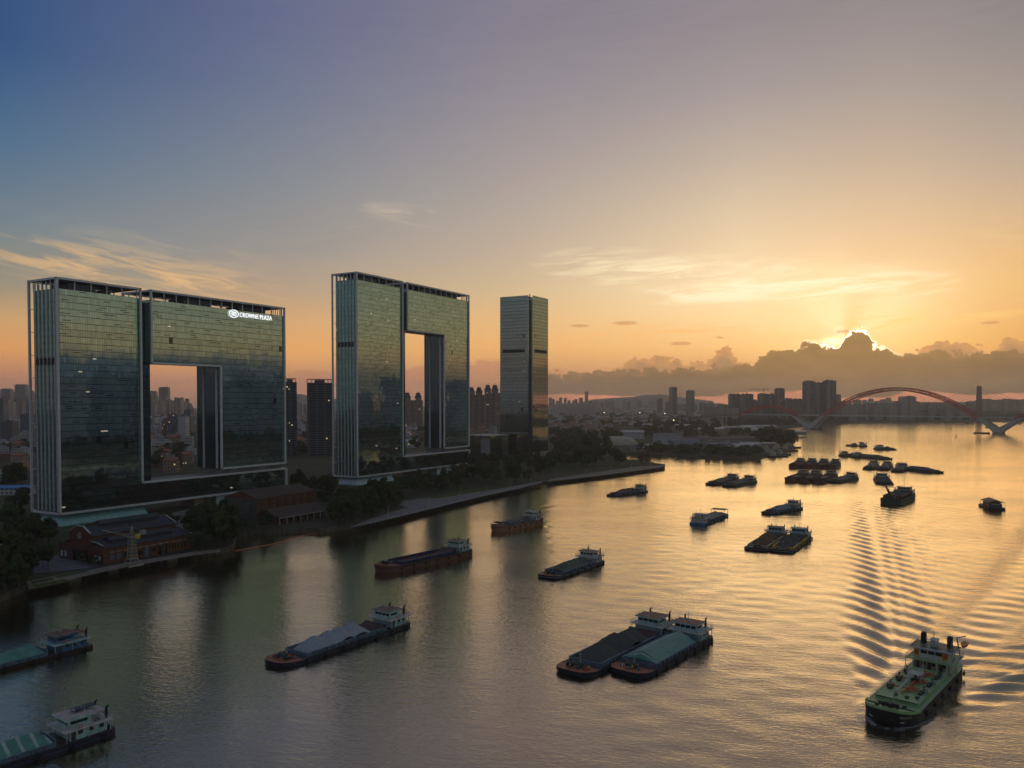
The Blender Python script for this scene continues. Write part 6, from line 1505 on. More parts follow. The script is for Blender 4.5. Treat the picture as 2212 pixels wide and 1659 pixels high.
# cable stayed bridge far behind
py = 3000.0; px = V(2114.5, 866, py).x; cs_ = empty('cable_stayed_bridge', (px, py, 0), 0, 'slim dark pylon and thin deck of a distant cable stayed bridge', 'bridge')
PYL = plain('pylon grey', (.12, .11, .11), .8)
m = MB(); m.loft([[(-14,-6,0),(14,-6,0),(14,6,0),(-14,6,0)], [(-9,-5,60),(9,-5,60),(9,5,60),(-9,5,60)], [(-7,-4,132),(7,-4,132),(7,4,132),(-7,4,132)]]); m.build('pylon', PYL, cs_)
m = MB(); m.box(-300, 900, -10, 10, 36, 39); m.build('deck', PYL, cs_)
for k in range(6):
    for s in (-1, 1): m = MB(); m.bar((0, 0, 126 - k * 8), (s * (270 - k * 40), 0, 39), .8); m.build('stay_cable', PYL, cs_)

# ------------------------------------------------------------------ named distant buildings
def F_(name, *a, **k): return MATS.get(name) or facade(name, *a, **k)
RES = [F_('ochre grey tower blocks', (.22,.19,.16), bay=3.2, fw=.45, fh=.5, stripe=.6, slab=.0, roof=(.1,.09,.08)),
       F_('grey tower blocks', (.24,.23,.22), bay=3.6, fw=.5, fh=.5, stripe=.75, roof=(.08,.08,.08), seed=1.0),
       F_('pale slabs', (.33,.29,.25), bay=3.4, fw=.5, fh=.45, slab=.3, roof=(.15,.13,.12), seed=2.0),
       F_('blue grey blocks', (.13,.15,.17), bay=3.0, fw=.55, fh=.55, slab=.6, stripe=.5, roof=(.08,.09,.1), seed=3.0),
       F_('white blocks', (.50,.50,.50), bay=3.2, fw=.5, fh=.45, slab=.2, roof=(.22,.2,.19), seed=4.0),
       F_('brown blocks', (.20,.09,.06), bay=3.2, fw=.4, fh=.45, roof=(.12,.07,.05), seed=5.0),
       F_('orange brown wall', (.34,.18,.09), bay=60.0, fw=.02, fh=.0, roof=(.12,.08,.05), seed=6.0)]
def tower(name, cat, label, x0, x1, ytop, Y, mat, group=None, depth=None, rot=8, steps=3, crown_=True, z0=0.0, ribs=True, H=None):
    """tower whose visible width spans x0..x1 at distance Y: bays, setbacks, roof plant"""
    c = V((x0 + x1) / 2, ytop, Y); w_ = (x1 - x0) / 1720.0 * Y; D_ = depth or min(w_ * .8, 30); rz_ = R(rot); w2 = (w_ - D_ * abs(math.sin(rz_))) / math.cos(rz_) if w_ > D_ * .6 else w_
    w2 = max(w2, w_ * .6); h = c.z if H is None else H; rn = random.Random(int(x0 * 7 + Y))
    t = empty(name, (c.x, Y, 0), rz_, label, cat, group)
    n_ = max(1, int(round(w2 / 14.0))) if ribs else 1
    m = MB(); m.box(-w2/2, w2/2, 0, D_, z0, h - 2)
    if ribs:
        for k in range(n_ * 2):
            a_ = -w2/2 + k * w2 / (n_ * 2); 
            if k % 2 == 0: m.box(a_ + .3, a_ + w2/(n_*2) - .3, -2.2, -.01, z0, h - rn.uniform(2, 6))
    m.build('walls', mat, t)
    r = MB()
    if crown_:
        r.box(-w2/2 + 1, w2/2 - 1, 1, D_ - 1, h - 2, h - 1.2)
        for k in range(n_): a_ = -w2/2 + (k + .3) * w2 / n_; r.box(a_, a_ + w2/n_ * .4, D_ * .25, D_ * .75, h - 2, h + rn.uniform(.5, 2.5))
    else: r.box(-w2/2 + .4, w2/2 - .4, .4, D_ - .4, h - 2, h - 1.5)
    r.build('roof', STEEL_D, t)
    return t
RB = 'towers on the far bank behind the bridge'
for (x0, x1, yt, Y, mi, d, lb_) in [
    (1575, 1600, 850.5, 2750, 1, 30, 'dark ribbed tower block left of its wider twin, behind the small red arch'),
    (1602, 1628, 850.5, 2760, 1, 30, 'wide dark ribbed tower block standing above the left end of the small red arch'),
    (1628.5, 1637.5, 864, 2900, 0, 25, 'short block tucked right of the ribbed twin towers'),
    (1642, 1662, 850, 2800, 1, 30, 'tower block under the small construction crane'),
    (1663, 1678, 850.8, 2830, 1, 26, 'narrower block just right of the one under the crane'),
    (1678.5, 1697, 838.7, 2780, 1, 26, 'slim tallest tower of the cluster above the small red arch'),
    (1698, 1714, 861, 2900, 0, 24, 'lower ochre block right of the slim tower'),
    (1715, 1733, 861, 2850, 0, 24, 'lower ochre block above the left bridge pier'),
    (1742, 1764, 823, 2700, 1, 34, 'left third of the tall dark tower cluster by the big arch'),
    (1765, 1785, 826, 2730, 1, 30, 'middle of the tall dark tower cluster by the big arch'),
    (1786, 1807.5, 821.5, 2700, 1, 34, 'right and tallest of the tall dark tower cluster by the big arch'),
    (1808, 1816.5, 852, 2850, 0, 24, 'slim grey tower against the right side of the tall cluster'),
    (1553.5, 1576, 874, 2650, 2, 24, 'pale stepped apartment block left of the ribbed twins'),
    (1576.5, 1599, 880, 2600, 2, 24, 'lower pale apartment block in front of the ribbed twins'),
    (1520, 1552, 880, 2720, 2, 24, 'pale broad slab block farthest left behind the viaduct'),
    (1946, 1963, 856.5, 2950, 2, 30, 'left half of the highest pale block seen under the big arch'),
    (1964, 1981, 856, 2950, 2, 30, 'right half of the highest pale block seen under the big arch'),
    (1981.5, 1990, 868, 2980, 2, 24, 'lower shoulder right of the highest pale block under the arch'),
    (1934, 1945.5, 868, 2980, 2, 24, 'lower shoulder left of the highest pale block under the arch'),
    (1449.4, 1463.7, 836, 3600, 1, 40, 'taller of two lone hazy towers left of the bridge'),
    (1487, 1502, 843, 3700, 1, 40, 'shorter of two lone hazy towers left of the bridge'),
    (1419.5, 1431.5, 860.5, 3900, 1, 36, 'low hazy tower left of the two lone ones'),
    (1264, 1271, 845.8, 6300, 1, 26, 'thin pale tower far off in the mist right of the slender glass tower')]:
    tower('apartment_tower', 'tower block', lb_, x0, x1, yt, Y, RES[mi], RB, depth=d, rot=rnd.choice([-6, 4, 9]))
rn6 = random.Random(5)
ROWG = 'long row of pale riverside apartment blocks'
x_ = 1818.0; k = 0
while x_ < 2100:
    w_ = rn6.uniform(13, 20)
    if x_ < 1930: yt = rn6.uniform(871, 875)
    elif x_ < 1990: x_ = 1990; continue
    elif x_ < 2052: yt = rn6.uniform(866, 872)
    else: yt = rn6.uniform(873, 880)
    tower('apartment_block', 'apartment block', 'pale riverside apartment block below the big red arch', x_, x_ + w_ - .8, yt, rn6.uniform(2920, 3020), RES[2], ROWG, depth=20, rot=rn6.uniform(-8, 8)); x_ += w_; k += 1
x_ = 2092.0
while x_ < 2215:
    w_ = rn6.uniform(14, 26); tower('apartment_block', 'apartment block', 'low hazy block on the ridge beyond the pylon', x_, x_ + w_ - 1, rn6.uniform(862, 867), 4800, RES[1], 'low hazy blocks at the right edge', depth=30); x_ += w_
# tower crane far off
c = V(1658, 851, 2815); tc_ = empty('tower_crane', (c.x - 14, 2815, 0), 0, 'tiny construction crane above the dark blocks left of the bridge', 'crane')
m = MB(); m.bar((0,0,90), (0,0,c.z + 22), 1.6); m.build('crane_mast', PYL, tc_)
m = MB(); m.bar((-50,0,c.z+16), (22,0,c.z+16), 1.2); m.bar((0,0,c.z+22), (-40,0,c.z+16.6), .4); m.bar((0,0,c.z+22), (20,0,c.z+16.6), .4); m.build('crane_jib', PYL, tc_)

# dark residential towers between the gate towers
def balcony_tower(label, x0, x1, ytop, Y, base_lab):
    c = V((x0 + x1) / 2, ytop, Y); w_ = (x1 - x0) / 1720 * Y; h = c.z; t = empty('residential_tower', (c.x, Y, 3), R(18), label, 'tower block', 'dark residential towers behind the gate towers')
    w2 = w_ * .86; D_ = 22; wall = plain('slate blue render', (.10,.12,.145), .85, 0, .15, .1); m = MB(); m.box(-w2/2, w2/2, 0, D_, 0, h - 5); n_ = max(2, int(w2 / 9))
    m.build('walls', F_('dark balcony facade', (.065,.075,.09), bay=3.0, fw=.6, fh=.6, slab=.8, stripe=.2, roof=(.05,.05,.05), seed=8.0, lit=.02), t)
    for k in range(n_ + 1):
        a_ = -w2/2 + k * w2 / n_; f = MB(); f.box(a_ - .9, a_ + .9, -2.6, -.01, 0, h - 5 + (k % 2)); f.build('wall_fin', wall, t)
    for k in range(n_):
        a_ = -w2/2 + k * w2 / n_ + 1.1; b = MB()
        z = 3.0
        b.box(a_ - .1, a_ + .1, -1.9, -.02, 0, h - 8)
        while z < h - 8: b.box(a_, a_ + w2/n_ - 2.2, -2.0, -.02, z, z + .35); z += 3.1
        b.build('balcony_stack', plain('balcony slab', (.30,.29,.27), .8), t)
    cr = MB()
    for k in range(n_ * 2 + 1): a_ = -w2/2 + k * w2 / (n_ * 2); cr.bar((a_, .3, h - 5), (a_, .3, h - .6), .5); cr.bar((a_, D_ - 1, h - 5), (a_, D_ - 1, h - .6), .5); cr.bar((a_, .3, h - .6), (a_, D_ - 1, h - .6), .4)
    cr.bar((-w2/2, .3, h - .3), (w2/2, .3, h - .3), .6); cr.bar((-w2/2, D_ - 1, h - .3), (w2/2, D_ - 1, h - .3), .6); cr.build('roof_pergola', plain('pergola', (.20,.16,.13), .8), t)
    cr = MB(); cr.box(-w2*.2, w2*.2, 5, 15, h - 5, h - 1.2); cr.build('lift_housing', wall, t)
balcony_tower('dark residential tower with a roof pergola, right against the hotel tower', 612, 641, 822, 1063, '')
balcony_tower('wide dark residential tower with roof pergola left of the taller gate tower', 661.5, 722, 823.5, 1063, '')
# chateau roofed apartment towers
CH_W = F_('chateau tower facade', (.30,.23,.18), bay=3.0, fw=.5, fh=.5, slab=.5, stripe=.5, roof=(.1,.09,.09), seed=9.0)
CHR = plain('dark mansard roof', (.035,.04,.055), .6)
def chateau(label, peaks, x0, x1, yb, Y, ypk):
    c = V((x0 + x1) / 2, yb, Y); w_ = (x1 - x0) / 1720 * Y; t = empty('apartment_tower', (c.x, Y, 0), 0, label, 'tower block', 'mansard roofed towers')
    m = MB(); m.box(-w_/2, w_/2, 0, 24, 0, c.z); n_ = 6
    for k in range(n_): a_ = -w_/2 + (k + .2) * w_/n_; m.box(a_, a_ + w_/n_*.5, -2.5, -.01, 0, c.z - 1)
    m.build('walls', CH_W, t); zp = V(0, ypk, Y).z
    for px_ in peaks:
        a_ = V(px_, yb, Y).x - c.x; s_ = 8.5; zb = c.z; hgt = zp - zb
        q = MB(); q.box(a_ - s_ + 1, a_ + s_ - 1, 3, 3 + 2*s_ - 2, zb, zb + hgt * .45); q.build('attic', CH_W, t)
        q = MB(); rs = []
        for (f_, z) in ((1.15, .40), (.80, .50), (.62, .76), (.52, .96), (.50, 1.0)): rs.append([(a_ - s_*f_, 2 + s_ - s_*f_, zb + hgt*z), (a_ + s_*f_, 2 + s_ - s_*f_, zb + hgt*z), (a_ + s_*f_, 2 + s_ + s_*f_, zb + hgt*z), (a_ - s_*f_, 2 + s_ + s_*f_, zb + hgt*z)])
        q.loft(rs); q.bar((a_ - 1.5, 2 + s_, zb + hgt), (a_ - 1.5, 2 + s_, zb + hgt + 4.5), .4); q.bar((a_ + 1.5, 2 + s_, zb + hgt), (a_ + 1.5, 2 + s_, zb + hgt + 4.5), .4); q.build('mansard_roof', CHR, t)
chateau('mansard roofed apartment tower framed by the opening of the taller gate tower', [879, 902.5], 868, 912, 864.5, 1950, 848)
chateau('mansard roofed apartment tower just right of the taller gate tower', [1018, 1034.5], 1010, 1046, 853, 1850, 836.5)
chateau('highest mansard roofed apartment tower touching the slender glass tower', [1053.5, 1069], 1046.5, 1082, 849, 1830, 831.5)

# buildings seen left of and through the hotel tower
LG = 'towers on the hazy skyline left'
for (x0, x1, yt, Y, mi, lb_) in [
    (1, 22, 839.7, 4300, 1, 'flat topped hazy tower at the far left of the skyline'), (32, 54.4, 830.5, 4200, 3, 'tallest hazy tower at the far left of the skyline'),
    (22, 31, 846, 4700, 1, 'faint low block between the two tallest far left towers'), (55, 68, 844, 4600, 3, 'faint block beside the left frame of the hotel tower'),
    (0, 6.5, 858, 1700, 3, 'dark blue grey tower cut by the left edge'),
    (43, 67.5, 893.5, 1350, 3, 'pale banded glass office block at the left edge of the hotel tower'),
    (0, 27, 908.6, 1250, 1, 'grey blank walled block at the left edge'),
    (21, 41, 996, 800, 6, 'orange brown blank walled building at the left edge'),
    (-6, 17, 1011, 730, 4, 'white flats with dark windows cut by the left edge'),
    (342.5, 363, 836, 4000, 1, 'tallest hazy tower in the hotel tower opening'), (323, 336.6, 844.7, 4600, 3, 'faint hazy tower left of the tallest one in the hotel opening'),
    (320, 326.5, 856, 1900, 3, 'dark slim tower at the left side of the hotel tower opening'),
    (344, 350.5, 897, 1500, 4, 'narrow pale block in the hotel tower opening'), (350.6, 361, 903, 1480, 5, 'red brown block in the hotel tower opening'),
    (361, 383, 893.5, 1450, 3, 'banded white and blue block in the middle of the hotel tower opening'), (383.5, 402.5, 897, 1440, 4, 'bright white flats with dark bands in the hotel tower opening'),
    (396, 413, 884.5, 1650, 3, 'grey slab with a dark side at the right of the hotel tower opening')]:
    tower('office_block', 'building', lb_, x0, x1, yt, Y, RES[mi], LG if Y > 3000 else None, depth=22 if Y < 2000 else 36, rot=6, ribs=(Y > 1400 and mi not in (4,)), crown_=Y > 1000)
for (x0, x1, n_, y0_, y1_, Y0, lb_) in [(0, 70, 7, 858, 868, 3300, 'pale hazy apartment slab on the left skyline'), (318, 412, 16, 853, 872, 3500, 'hazy block in the skyline framed by the hotel tower'), (641, 662, 3, 868, 876, 3600, 'hazy block between the dark residential towers'),
                                       (1186, 1260, 9, 856, 866, 5900, 'faint silhouette in mist beside the slender tower'), (1272, 1440, 14, 862, 870, 5600, 'faint low silhouette in mist before the lone towers'), (1440, 1560, 10, 868, 874, 4300, 'hazy low block right of the lone towers'), (1820, 1930, 9, 858, 868, 5200, 'faint tower behind the pale riverside row')]:
    for k in range(n_):
        xa = x0 + (x1 - x0) * (k + rn6.uniform(-.2, .2)) / n_; tower('distant_block', 'building', lb_, xa, xa + (x1 - x0) / n_ * rn6.uniform(.55, .95), rn6.uniform(y0_, y1_), Y0 * rn6.uniform(.9, 1.12), RES[rn6.choice([1, 2, 3])], lb_, depth=30, ribs=False)
# blue roofed shed at the left edge
s0 = G(-6, 1070, 3); t = empty('blue_roofed_shed', (s0.x, s0.y, 3), R(8), 'long low shed with a bright blue metal roof at the left edge', 'shed')
m = MB(); m.box(-14, 24, 0, 13, 0, 5.2); m.build('walls', RES[4], t); m = MB(); gable(m, -15, 25, -1, 14, 5.1, 5.4, 7.0, 0, 0, .3); m.build('roof', plain('blue roof metal', (.06,.22,.42), .5, .1, .15, .3), t)
# domed sports hall across the inlet
dc = G(1332, 966, 3); t = empty('domed_hall', (dc.x, dc.y, 3), 0, 'cream ribbed dome of a sports hall across the inlet', 'hall')
m = MB(); RX, RY, RZ = 34.0, 22.0, 15.0; rows = []
for i in range(9):
    ph = math.pi / 2 * i / 8; rows.append([(RX * math.cos(ph) ** .8 * math.cos(2*math.pi*k/40), RY * math.cos(ph) ** .8 * math.sin(2*math.pi*k/40), 2.5 + RZ * math.sin(ph)) for k in range(40)])
rows[-1] = [(.01 * math.cos(2*math.pi*k/40), .01 * math.sin(2*math.pi*k/40), 2.5 + RZ) for k in range(40)]
m.loft(rows); m.build('dome', plain('cream dome panels', (.42,.36,.27), .7, 0, .1, .08, .2, (.3,.25,.2)), t, True)
for i in (-2, -1, 0, 1, 2):
    m = MB(); pts = []
    for k in range(15): a_ = math.pi * k / 14; yy = i * 8.0; r_ = math.sqrt(max(0, 1 - (yy / 22.0) ** 2)); pts.append((RX * r_ * math.cos(a_) * 1.003, yy, 2.6 + RZ * (r_ * math.sin(a_)) ** .9 * 1.01))
    for p, q in zip(pts, pts[1:]): m.bar(p, q, .5, .3)
    m.build('rib', plain('dome rib', (.22,.18,.14), .8), t)
m = MB(); m.loft([[(RX*.97*math.cos(2*math.pi*k/30), RY*.97*math.sin(2*math.pi*k/30), z) for k in range(30)] for z in (0, 2.6)]); m.build('ring_wall', CONC, t)
def hall(label, x, y, L_, W_, h, roofmat, rot=20, arched=False, cat='shed', wallmat=None, nm='shed', grp=None):
    p = G(x, y, 3); t = empty(nm, (p.x, p.y, 3), R(rot), label, cat, grp)
    m = MB(); m.box(0, L_, 0, W_, 0, h); m.build('walls', wallmat or RES[2], t); m = MB()
    if arched:
        rings = []
        for xx in (-.5, L_ + .5): rings.append([(xx, -.6 + (W_ + 1.2) * k / 8, h + .01 + W_ * .22 * math.sin(math.pi * k / 8)) for k in range(9)])
        m.loft(rings)
    else: gable(m, -.5, L_ + .5, -.5, W_ + .5, h + .01, h + .2, h + W_ * .16, 0, 0, .4)
    m.build('roof', roofmat, t); return t
PALR = plain('pale metal roof', (.42,.40,.38), .5, .2, .15, .05, .3, (.25,.2,.16)); REDR = plain('red brown tin roof', (.13,.07,.065), .7, 0, .2, .05); BLUR = plain('blue grey tin roof', (.13,.15,.18), .6, .1, .2, .05); WATR = plain('wet bright roof', (.52,.44,.38), .35, .3, .1, .05)
hall('small blue grey roofed pavilion right of the cream dome', 1364, 976, 20, 14, 6, BLUR, 0)
hall('long red brown roofed shed inland of the boatyard', 1472, 962, 175, 26, 8, REDR, 24)
hall('grey arched roof hall left of the boatyard', 1455, 968, 44, 26, 7, BLUR, 10, True)
hall('long low white roofed shed at the left of the boatyard', 1385, 968, 75, 12, 4, PALR, 4)
hall('white fronted block with dark windows above the boatyard', 1417, 962, 44, 16, 17, RES[4], 8, cat='building', wallmat=RES[4])
hall('pale block between trees left of the boatyard', 1345, 948, 42, 18, 13, PALR, 5, cat='building', wallmat=RES[4])
SH = 'pale roofed sheds of the boatyard'
for k in range(26):
    x, y = rn6.uniform(1500, 1668), rn6.uniform(948, 972)
    if y > 966 and x < 1560: x += 80
    hall('small pale roofed shed among the boatyard clutter', x, y, rn6.uniform(14, 36), rn6.uniform(8, 16), rn6.uniform(3, 5), rn6.choice([PALR, WATR, BLUR, PALR]), rn6.uniform(-15, 35), grp=SH)
for k, (x, y) in enumerate([(1605, 927), (1560, 930), (1620, 934), (1650, 940), (1590, 936), (1630, 944), (1460, 925), (1360, 923), (1330, 918), (1500, 934)]):
    hall('long pale roofed works shed below the viaduct', x, y, rn6.uniform(50, 110), 20, 7, rn6.choice([PALR, WATR]), rn6.uniform(0, 14), grp='works sheds below the viaduct')
for k, (x, y, a_) in enumerate([(1648, 983, 10), (1662, 979, 20), (1674, 984, 30), (1684, 975, 15), (1690, 968, 5), (1655, 987, 5), (1668, 971, 25), (1640, 975, 0)]):
    c = dup(sb); c['label'] = 'small boat moored at the boatyard point, ' + ['outermost in front', 'behind the outermost one', 'farthest right in the front row', 'on the right flank', 'under the wooded point', 'nearest the shore belt', 'in the middle of the yard', 'farthest left'][k]; c['group'] = 'boats moored at the boatyard'; c.location = G(x, y, 0) if k < 6 else G(x, y, 3); c.rotation_euler = (0, 0, R(a_)); c.scale = (1.3, 1.3, 1.5)

# ------------------------------------------------------------------ low houses: five kinds, copied
def house_proto(kind, nm='house'):
    t = empty('house', (0, 0, -500), 0, '', 'house')
    W_, D_, h, wm, rm, pitched = [(12, 10, 10, RES[4], None, 0), (10, 12, 13, F_('dirty white walls', (.36,.35,.34), bay=2.8, fw=.45, fh=.4, roof=(.16,.13,.12), seed=12.0), None, 0), (16, 9, 8, F_('brick terrace', (.20,.10,.07), bay=3, fw=.4, fh=.4, roof=(.10,.06,.05), seed=13.0), REDR, 1), (13, 11, 11, F_('tan walls', (.32,.23,.16), bay=3, fw=.45, fh=.4, roof=(.16,.10,.07), seed=14.0), plain('terracotta roof', (.30,.11,.06), .8), 1), (22, 12, 7, RES[4], PALR, 1)][kind]
    m = MB(); m.box(-W_/2, W_/2, -D_/2, D_/2, 0, h); m.build('walls', wm, t); m = MB()
    if pitched: gable(m, -W_/2 - .3, W_/2 + .3, -D_/2 - .3, D_/2 + .3, h + .01, h + .3, h + D_ * .28, 0, 0, .4); m.build('roof', rm, t)
    else:
        for (a_, b_, c, d) in ((-W_/2, W_/2, -D_/2, -D_/2 + .3), (-W_/2, W_/2, D_/2 - .3, D_/2), (-W_/2, -W_/2 + .3, -D_/2 + .3, D_/2 - .3), (W_/2 - .3, W_/2, -D_/2 + .3, D_/2 - .3)): m.box(a_, b_, c, d, h, h + 1.0)
        m.box(-W_*.3, W_*.1, -D_*.2, D_*.3, h, h + 2.8); m.build('roof_parapet', wm, t)
        m = MB(); m.tube((W_*.3, 0, h), (W_*.3, 0, h + 1.8), .9, .9, 8); m.build('water_tank', P_['rail'], t)
    return t
HP = [house_proto(k) for k in range(5)]
HL = ['white flat roofed house', 'off white house with roof room', 'brown brick tin roofed terrace', 'tan house under terracotta roof', 'long white walled low building']
HM = []; NH = 0; used_p = [False] * 5; placed = []
def houses(polyD, n, where, mind=11, wts=(4, 4, 3, 2, 1)):
    global NH
    W_ = [G(x, y, 3) for x, y in polyD]; P2 = [(p.x, p.y) for p in W_]; x0, x1 = min(p[0] for p in P2), max(p[0] for p in P2); y0, y1 = min(p[1] for p in P2), max(p[1] for p in P2); tries = 0; got = 0
    while got < n and tries < n * 50:
        tries += 1; p = (rnd.uniform(x0, x1), rnd.uniform(y0, y1))
        if not inside(p, P2) or any((p[0]-q[0])**2 + (p[1]-q[1])**2 < mind**2 for q in placed): continue
        placed.append(p); got += 1; k = rnd.choices(range(5), wts)[0]
        if not used_p[k]: t = HP[k]; used_p[k] = True
        else: t = dup(HP[k])
        t.location = (*p, 3); t.rotation_euler = (0, 0, R(rnd.choice([60, 60, 150, 0, 20]) + rnd.uniform(-6, 6))); s_ = rnd.uniform(.8, 1.25); t.scale = (s_, s_, s_ * rnd.uniform(.75, 1.25))
        t['label'] = HL[k] + ' ' + where; t['group'] = 'houses ' + where; NH += 1
houses([(322,1030),(410,1020),(412,1000),(320,1005)], 6, 'at the foot of the hotel opening', 13, (1,1,3,3,1))
houses([(318,1000),(412,997),(412,935),(318,938)], 62, 'in the hotel tower opening', 13)
houses([(0,1000),(68,1000),(68,945),(0,950)], 34, 'left of the hotel tower', 14)
houses([(641,985),(662,985),(662,900),(641,900)], 24, 'between the dark residential towers', 12)
houses([(872,972),(912,970),(912,925),(872,925)], 28, 'in the taller tower opening', 12)
houses([(1014,942),(1080,940),(1080,925),(1014,925)], 24, 'above the glass pavilion', 13)
houses([(1186,936),(1330,940),(1340,921),(1186,916)], 110, 'in the red roofed quarter', 13, (2,3,5,4,1))
for k, u_ in enumerate(used_p):
    if not u_: HP[k].location = (-300 - 20 * k, 900, 3); HP[k]['label'] = HL[k] + ' behind the hotel tower'
# the rest of the low town as one mass of boxes and tree clumps
class Town:
    pass
m = MB(); rn7 = random.Random(11)
def town(x0, x1, y0, y1, n, hmin=6, hmax=16):
    for _ in range(n):
        x = rn7.uniform(x0, x1); y = y0 + (y1 - y0) * rn7.random() ** .8; p = G(x, y, 3); w_ = rn7.uniform(9, 22) * (1 + max(0, (p.y - 2500) / 2500)); m.obox((p.x, p.y), (math.cos(R(60 + rn7.uniform(-9, 9))), math.sin(R(60))), w_, w_ * rn7.uniform(.6, 1.2), 3, 3 + rn7.uniform(hmin, hmax) * (1 + max(0, (p.y - 3000) / 5000)), rn7.choice([0, 0, 1, 1, 2, 3, 4]))
town(1186, 1560, 902, 876, 900); town(1186, 1430, 922, 903, 320); town(1400, 1560, 921, 904, 120); town(0, 70, 940, 880, 260); town(318, 414, 935, 880, 380); town(640, 664, 900, 880, 60); town(868, 914, 925, 885, 90); town(1012, 1082, 925, 885, 60); town(1560, 1830, 897, 880, 260); town(1830, 2212, 890, 879, 260)
o = m.build('low_town', [RES[4], MATS['dirty white walls'], MATS['brick terrace'], MATS['tan walls'], PALR]); tag(o, 'sprawl of low roofs fading into the mist', 'town', kind='stuff')
sp_ = []
def wood(x0, x1, y0, y1, n, smin=1.3, smax=2.2):
    for _ in range(n):
        p = G(rnd.uniform(x0, x1), rnd.uniform(y0, y1), 3); sp_.append((p.x, p.y, 3.0, rnd.uniform(smin, smax)))
wood(1560, 1722, 905, 922, 90); wood(1440, 1560, 906, 926, 50); wood(1186, 1440, 878, 925, 150); wood(316, 414, 890, 960, 70, 1.0, 1.6); wood(0, 70, 890, 985, 30, 1, 1.6); wood(641, 662, 905, 985, 16, 1, 1.5)
forest(sp_, 'scattered dark trees among the low town')
sp_ = []; wood(1815, 2212, 896, 909, 260, 1.4, 2.4); wood(1722, 1830, 900, 914, 60, 1.4, 2.2)
forest(sp_, 'dark band of trees along the far river bank under the bridge')
# yard lamps already lit
for k, (x, y) in enumerate([(1305, 889.5), (1382, 890), (1436, 891.5), (1776, 895.5), (1466, 1005.0), (1467, 999), (1546, 945)]):
    pass
LIT = emis('lit lamp', (1.0, .78, .5), 9.0)
for (x, y, Y, lb_) in [(1305, 891, 2900, 'lit yard lamp in the low town, first right of the slender tower'), (1382, 892, 2850, 'lit yard lamp in the low town, second from the slender tower'), (1436, 893.5, 2800, 'lit yard lamp in the low town, third from the slender tower'), (1602, 894, 2500, 'lit lamp on the viaduct left of the small red arch'), (1625, 974.5, 1400, 'lit work lamp at the boatyard shore'), (1546, 954, 1600, 'lit lamp on the red roofed shed'), (1455, 908, 2350, 'lit lamp below the viaduct')]:
    p = V(x, y, Y); t = empty('lit_lamp', (p.x, p.y, 3), 0, lb_, 'lamp', 'lamps already lit in the low town'); m = MB(); m.tube((0,0,0), (0,0,p.z - 3), .25, .15, 5); m.build('post', P_['rail'], t); m = MB(); m.box(-.9, .9, -.9, .9, p.z - 3, p.z - 2); m.build('lamp_head', LIT, t)
# tall white masts of the low town
for (x, y0, y1, Y, lb_) in [(1469, 884, 918, 2330, 'tall thin white mast before the viaduct'), (1375, 886, 904, 2700, 'short white mast in the low town')]:
    p = V(x, y0, Y); m = MB(); m.tube((p.x, p.y, 2), (p.x, p.y, p.z), 1.0, .5, 6); o = m.build('mast', P_['white']); tag(o, lb_, 'mast')

# ------------------------------------------------------------------ hills far off
def hills(name, pts, Y, label, dep=900):
    m = MB(); rings = []; P1 = []
    xs = []
    for (x0, y0), (x1, y1) in zip(pts, pts[1:]):
        for k in range(8): f_ = k / 8; f2 = f_ * f_ * (3 - 2 * f_); xs.append((x0 + (x1 - x0) * f_, y0 + (y1 - y0) * f2))
    xs.append(pts[-1]); prof = [(0, -1.0), (.3, .5), (.6, .85), (1, 1)]
    grid = []
    for (x, y) in xs:
        top = V(x, y, Y); h = max(top.z + rnd.uniform(-2, 2), 4)
        grid.append([(top.x * (1 - (1 - f_) * dep / Y), Y - (1 - f_) * dep, 2 + (h - 2) * max(z, 0)) for f_, z in prof] + [(top.x * (1 + dep / Y), Y + dep, 2)])
    nr = len(grid[0])
    for i in range(len(grid) - 1):
        for j in range(nr - 1): m.face([grid[i][j], grid[i+1][j], grid[i+1][j+1], grid[i][j+1]])
    o = m.build(name, plain('hill woods', (.10, .10, .09), .95, 0, .3, .004), None, True); tag(o, label, 'hill', kind='structure')
hills('hill', [(1250,868),(1290,862),(1320,860),(1350,858),(1400,853),(1430,852),(1460,857),(1500,862),(1540,866)], 7000, 'low misty ridge left of the lone towers')
hills('hill', [(1190,880),(1215,874),(1245,870.5),(1270,871),(1300,878),(1320,882)], 4300, 'small wooded knoll in the low town')
hills('hill', [(1870,868),(1900,866),(1914,862.5),(1930,866),(1980,868),(2040,869),(2090,868),(2140,866),(2160,863),(2180,866),(2230,861),(2290,860)], 6500, 'low hills behind the far bank')
hills('hill', [(590,866),(625,856),(648,851),(665,854),(700,860),(760,866)], 6800, 'hazy hill between the gate towers')
hills('hill', [(-60,850),(0,849),(60,848),(100,852),(200,862)], 6900, 'hazy hill at the far left')

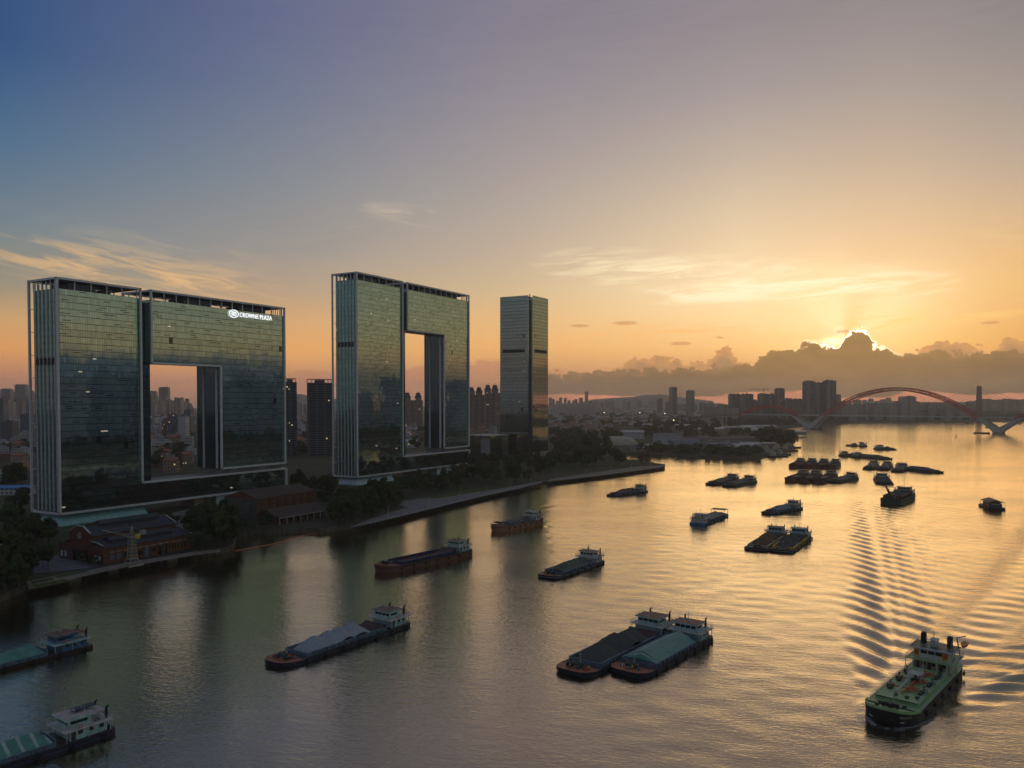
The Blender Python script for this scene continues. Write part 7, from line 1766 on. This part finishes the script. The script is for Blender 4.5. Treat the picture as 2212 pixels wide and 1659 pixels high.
# ------------------------------------------------------------------ opposite bank seen only as reflections; blocks added to darken the tower glass
OB = F_('opposite bank blocks', (.34,.48,.52), bay=3.2, fw=.5, fh=.5, slab=.3, roof=(.06,.06,.06), seed=20.0)
for k in range(64):
    f_ = (k + rn7.uniform(-.3, .3)) / 64; X_ = 560 + 420 * f_ + rn7.uniform(60, 340); Y_ = 120 + 1400 * f_
    m = MB(); w_ = rn7.uniform(30, 62); m.box(-w_/2, w_/2, -10, 10, 2, rn7.choice([70, 95, 110, 120, 128, 136])); o = m.build('apartment_block', OB); o.location = (X_, Y_, 0); o.rotation_euler = (0, 0, R(rn7.uniform(40, 80))); tag(o, 'unseen apartment block added on the opposite bank', 'apartment block', 'blocks added on the opposite bank')
sp_ = [(480 + 260 * f_ + rn7.uniform(0, 60), 80 + 1050 * f_ + rn7.uniform(-10, 10), 3.0, rn7.uniform(1.2, 2.0)) for f_ in [rn7.random() for _ in range(160)]]
forest(sp_, 'belt of trees on the opposite bank')

# ------------------------------------------------------------------ labels: tell look-alikes apart by their place in the row
ORD = 'first second third fourth fifth sixth seventh eighth ninth tenth eleventh twelfth thirteenth fourteenth fifteenth sixteenth seventeenth eighteenth nineteenth twentieth'.split()
TENS = {20: 'twenty', 30: 'thirty', 40: 'forty', 50: 'fifty'}
def ordinal(k):
    return ORD[k] if k < 20 else (TENS[(k + 1) // 10 * 10] + '-' + ORD[(k + 1) % 10 - 1] if (k + 1) % 10 else {30: 'thirtieth', 40: 'fortieth', 50: 'fiftieth'}.get(k + 1, 'last'))
def single_out():
    sets = {}
    for o in scn.objects:
        if o.parent is None and o.get('category') and o.get('label'): sets.setdefault(o['label'], []).append(o)
    for lb, os_ in sets.items():
        if len(os_) < 2: continue
        os_.sort(key=lambda o: o.location.y)
        nrow = 1 if len(os_) <= 9 else (2 if len(os_) <= 24 else 3 if len(os_) < 45 else 5)
        names = {1: [''], 2: ['front row', 'back row'], 3: ['front row', 'middle row', 'back row'], 5: ['front row', 'second row', 'third row', 'fourth row', 'back row']}[nrow]
        per = math.ceil(len(os_) / nrow)
        for r in range(nrow):
            row = sorted(os_[r * per:(r + 1) * per], key=lambda o: o.location.x / max(o.location.y, 1))
            for k, o in enumerate(row):
                o['label'] = lb + ', ' + ordinal(k) + ' from left' + (' ' + names[r] if names[r] else '')
single_out()
for o in scn.objects:
    if o.get('label') and len(o['label'].replace(',', ' ').split()) > 16: print('LONG', o.name, o['label'])
for o in scn.objects:
    if o.get('_hold') is not None: del o['_hold']

# ------------------------------------------------------------------ haze
HAZE_D = 0.75e-4
hm = bpy.data.materials.new('haze'); hm.use_nodes = True; ht = hm.node_tree; ht.nodes.clear()
pv = ht.nodes.new('ShaderNodeVolumePrincipled'); pv.inputs['Color'].default_value = (1.0, .98, .96, 1); pv.inputs['Density'].default_value = HAZE_D; pv.inputs['Anisotropy'].default_value = .6
ho = ht.nodes.new('ShaderNodeOutputMaterial'); ht.links.new(pv.outputs[0], ho.inputs['Volume'])
m = MB(); m.box(-5300, 5300, -1100, 7900, -2.0, 262.0)
hz = m.build('haze', hm); tag(hz, 'thin evening haze over river and city', 'haze', kind='stuff')
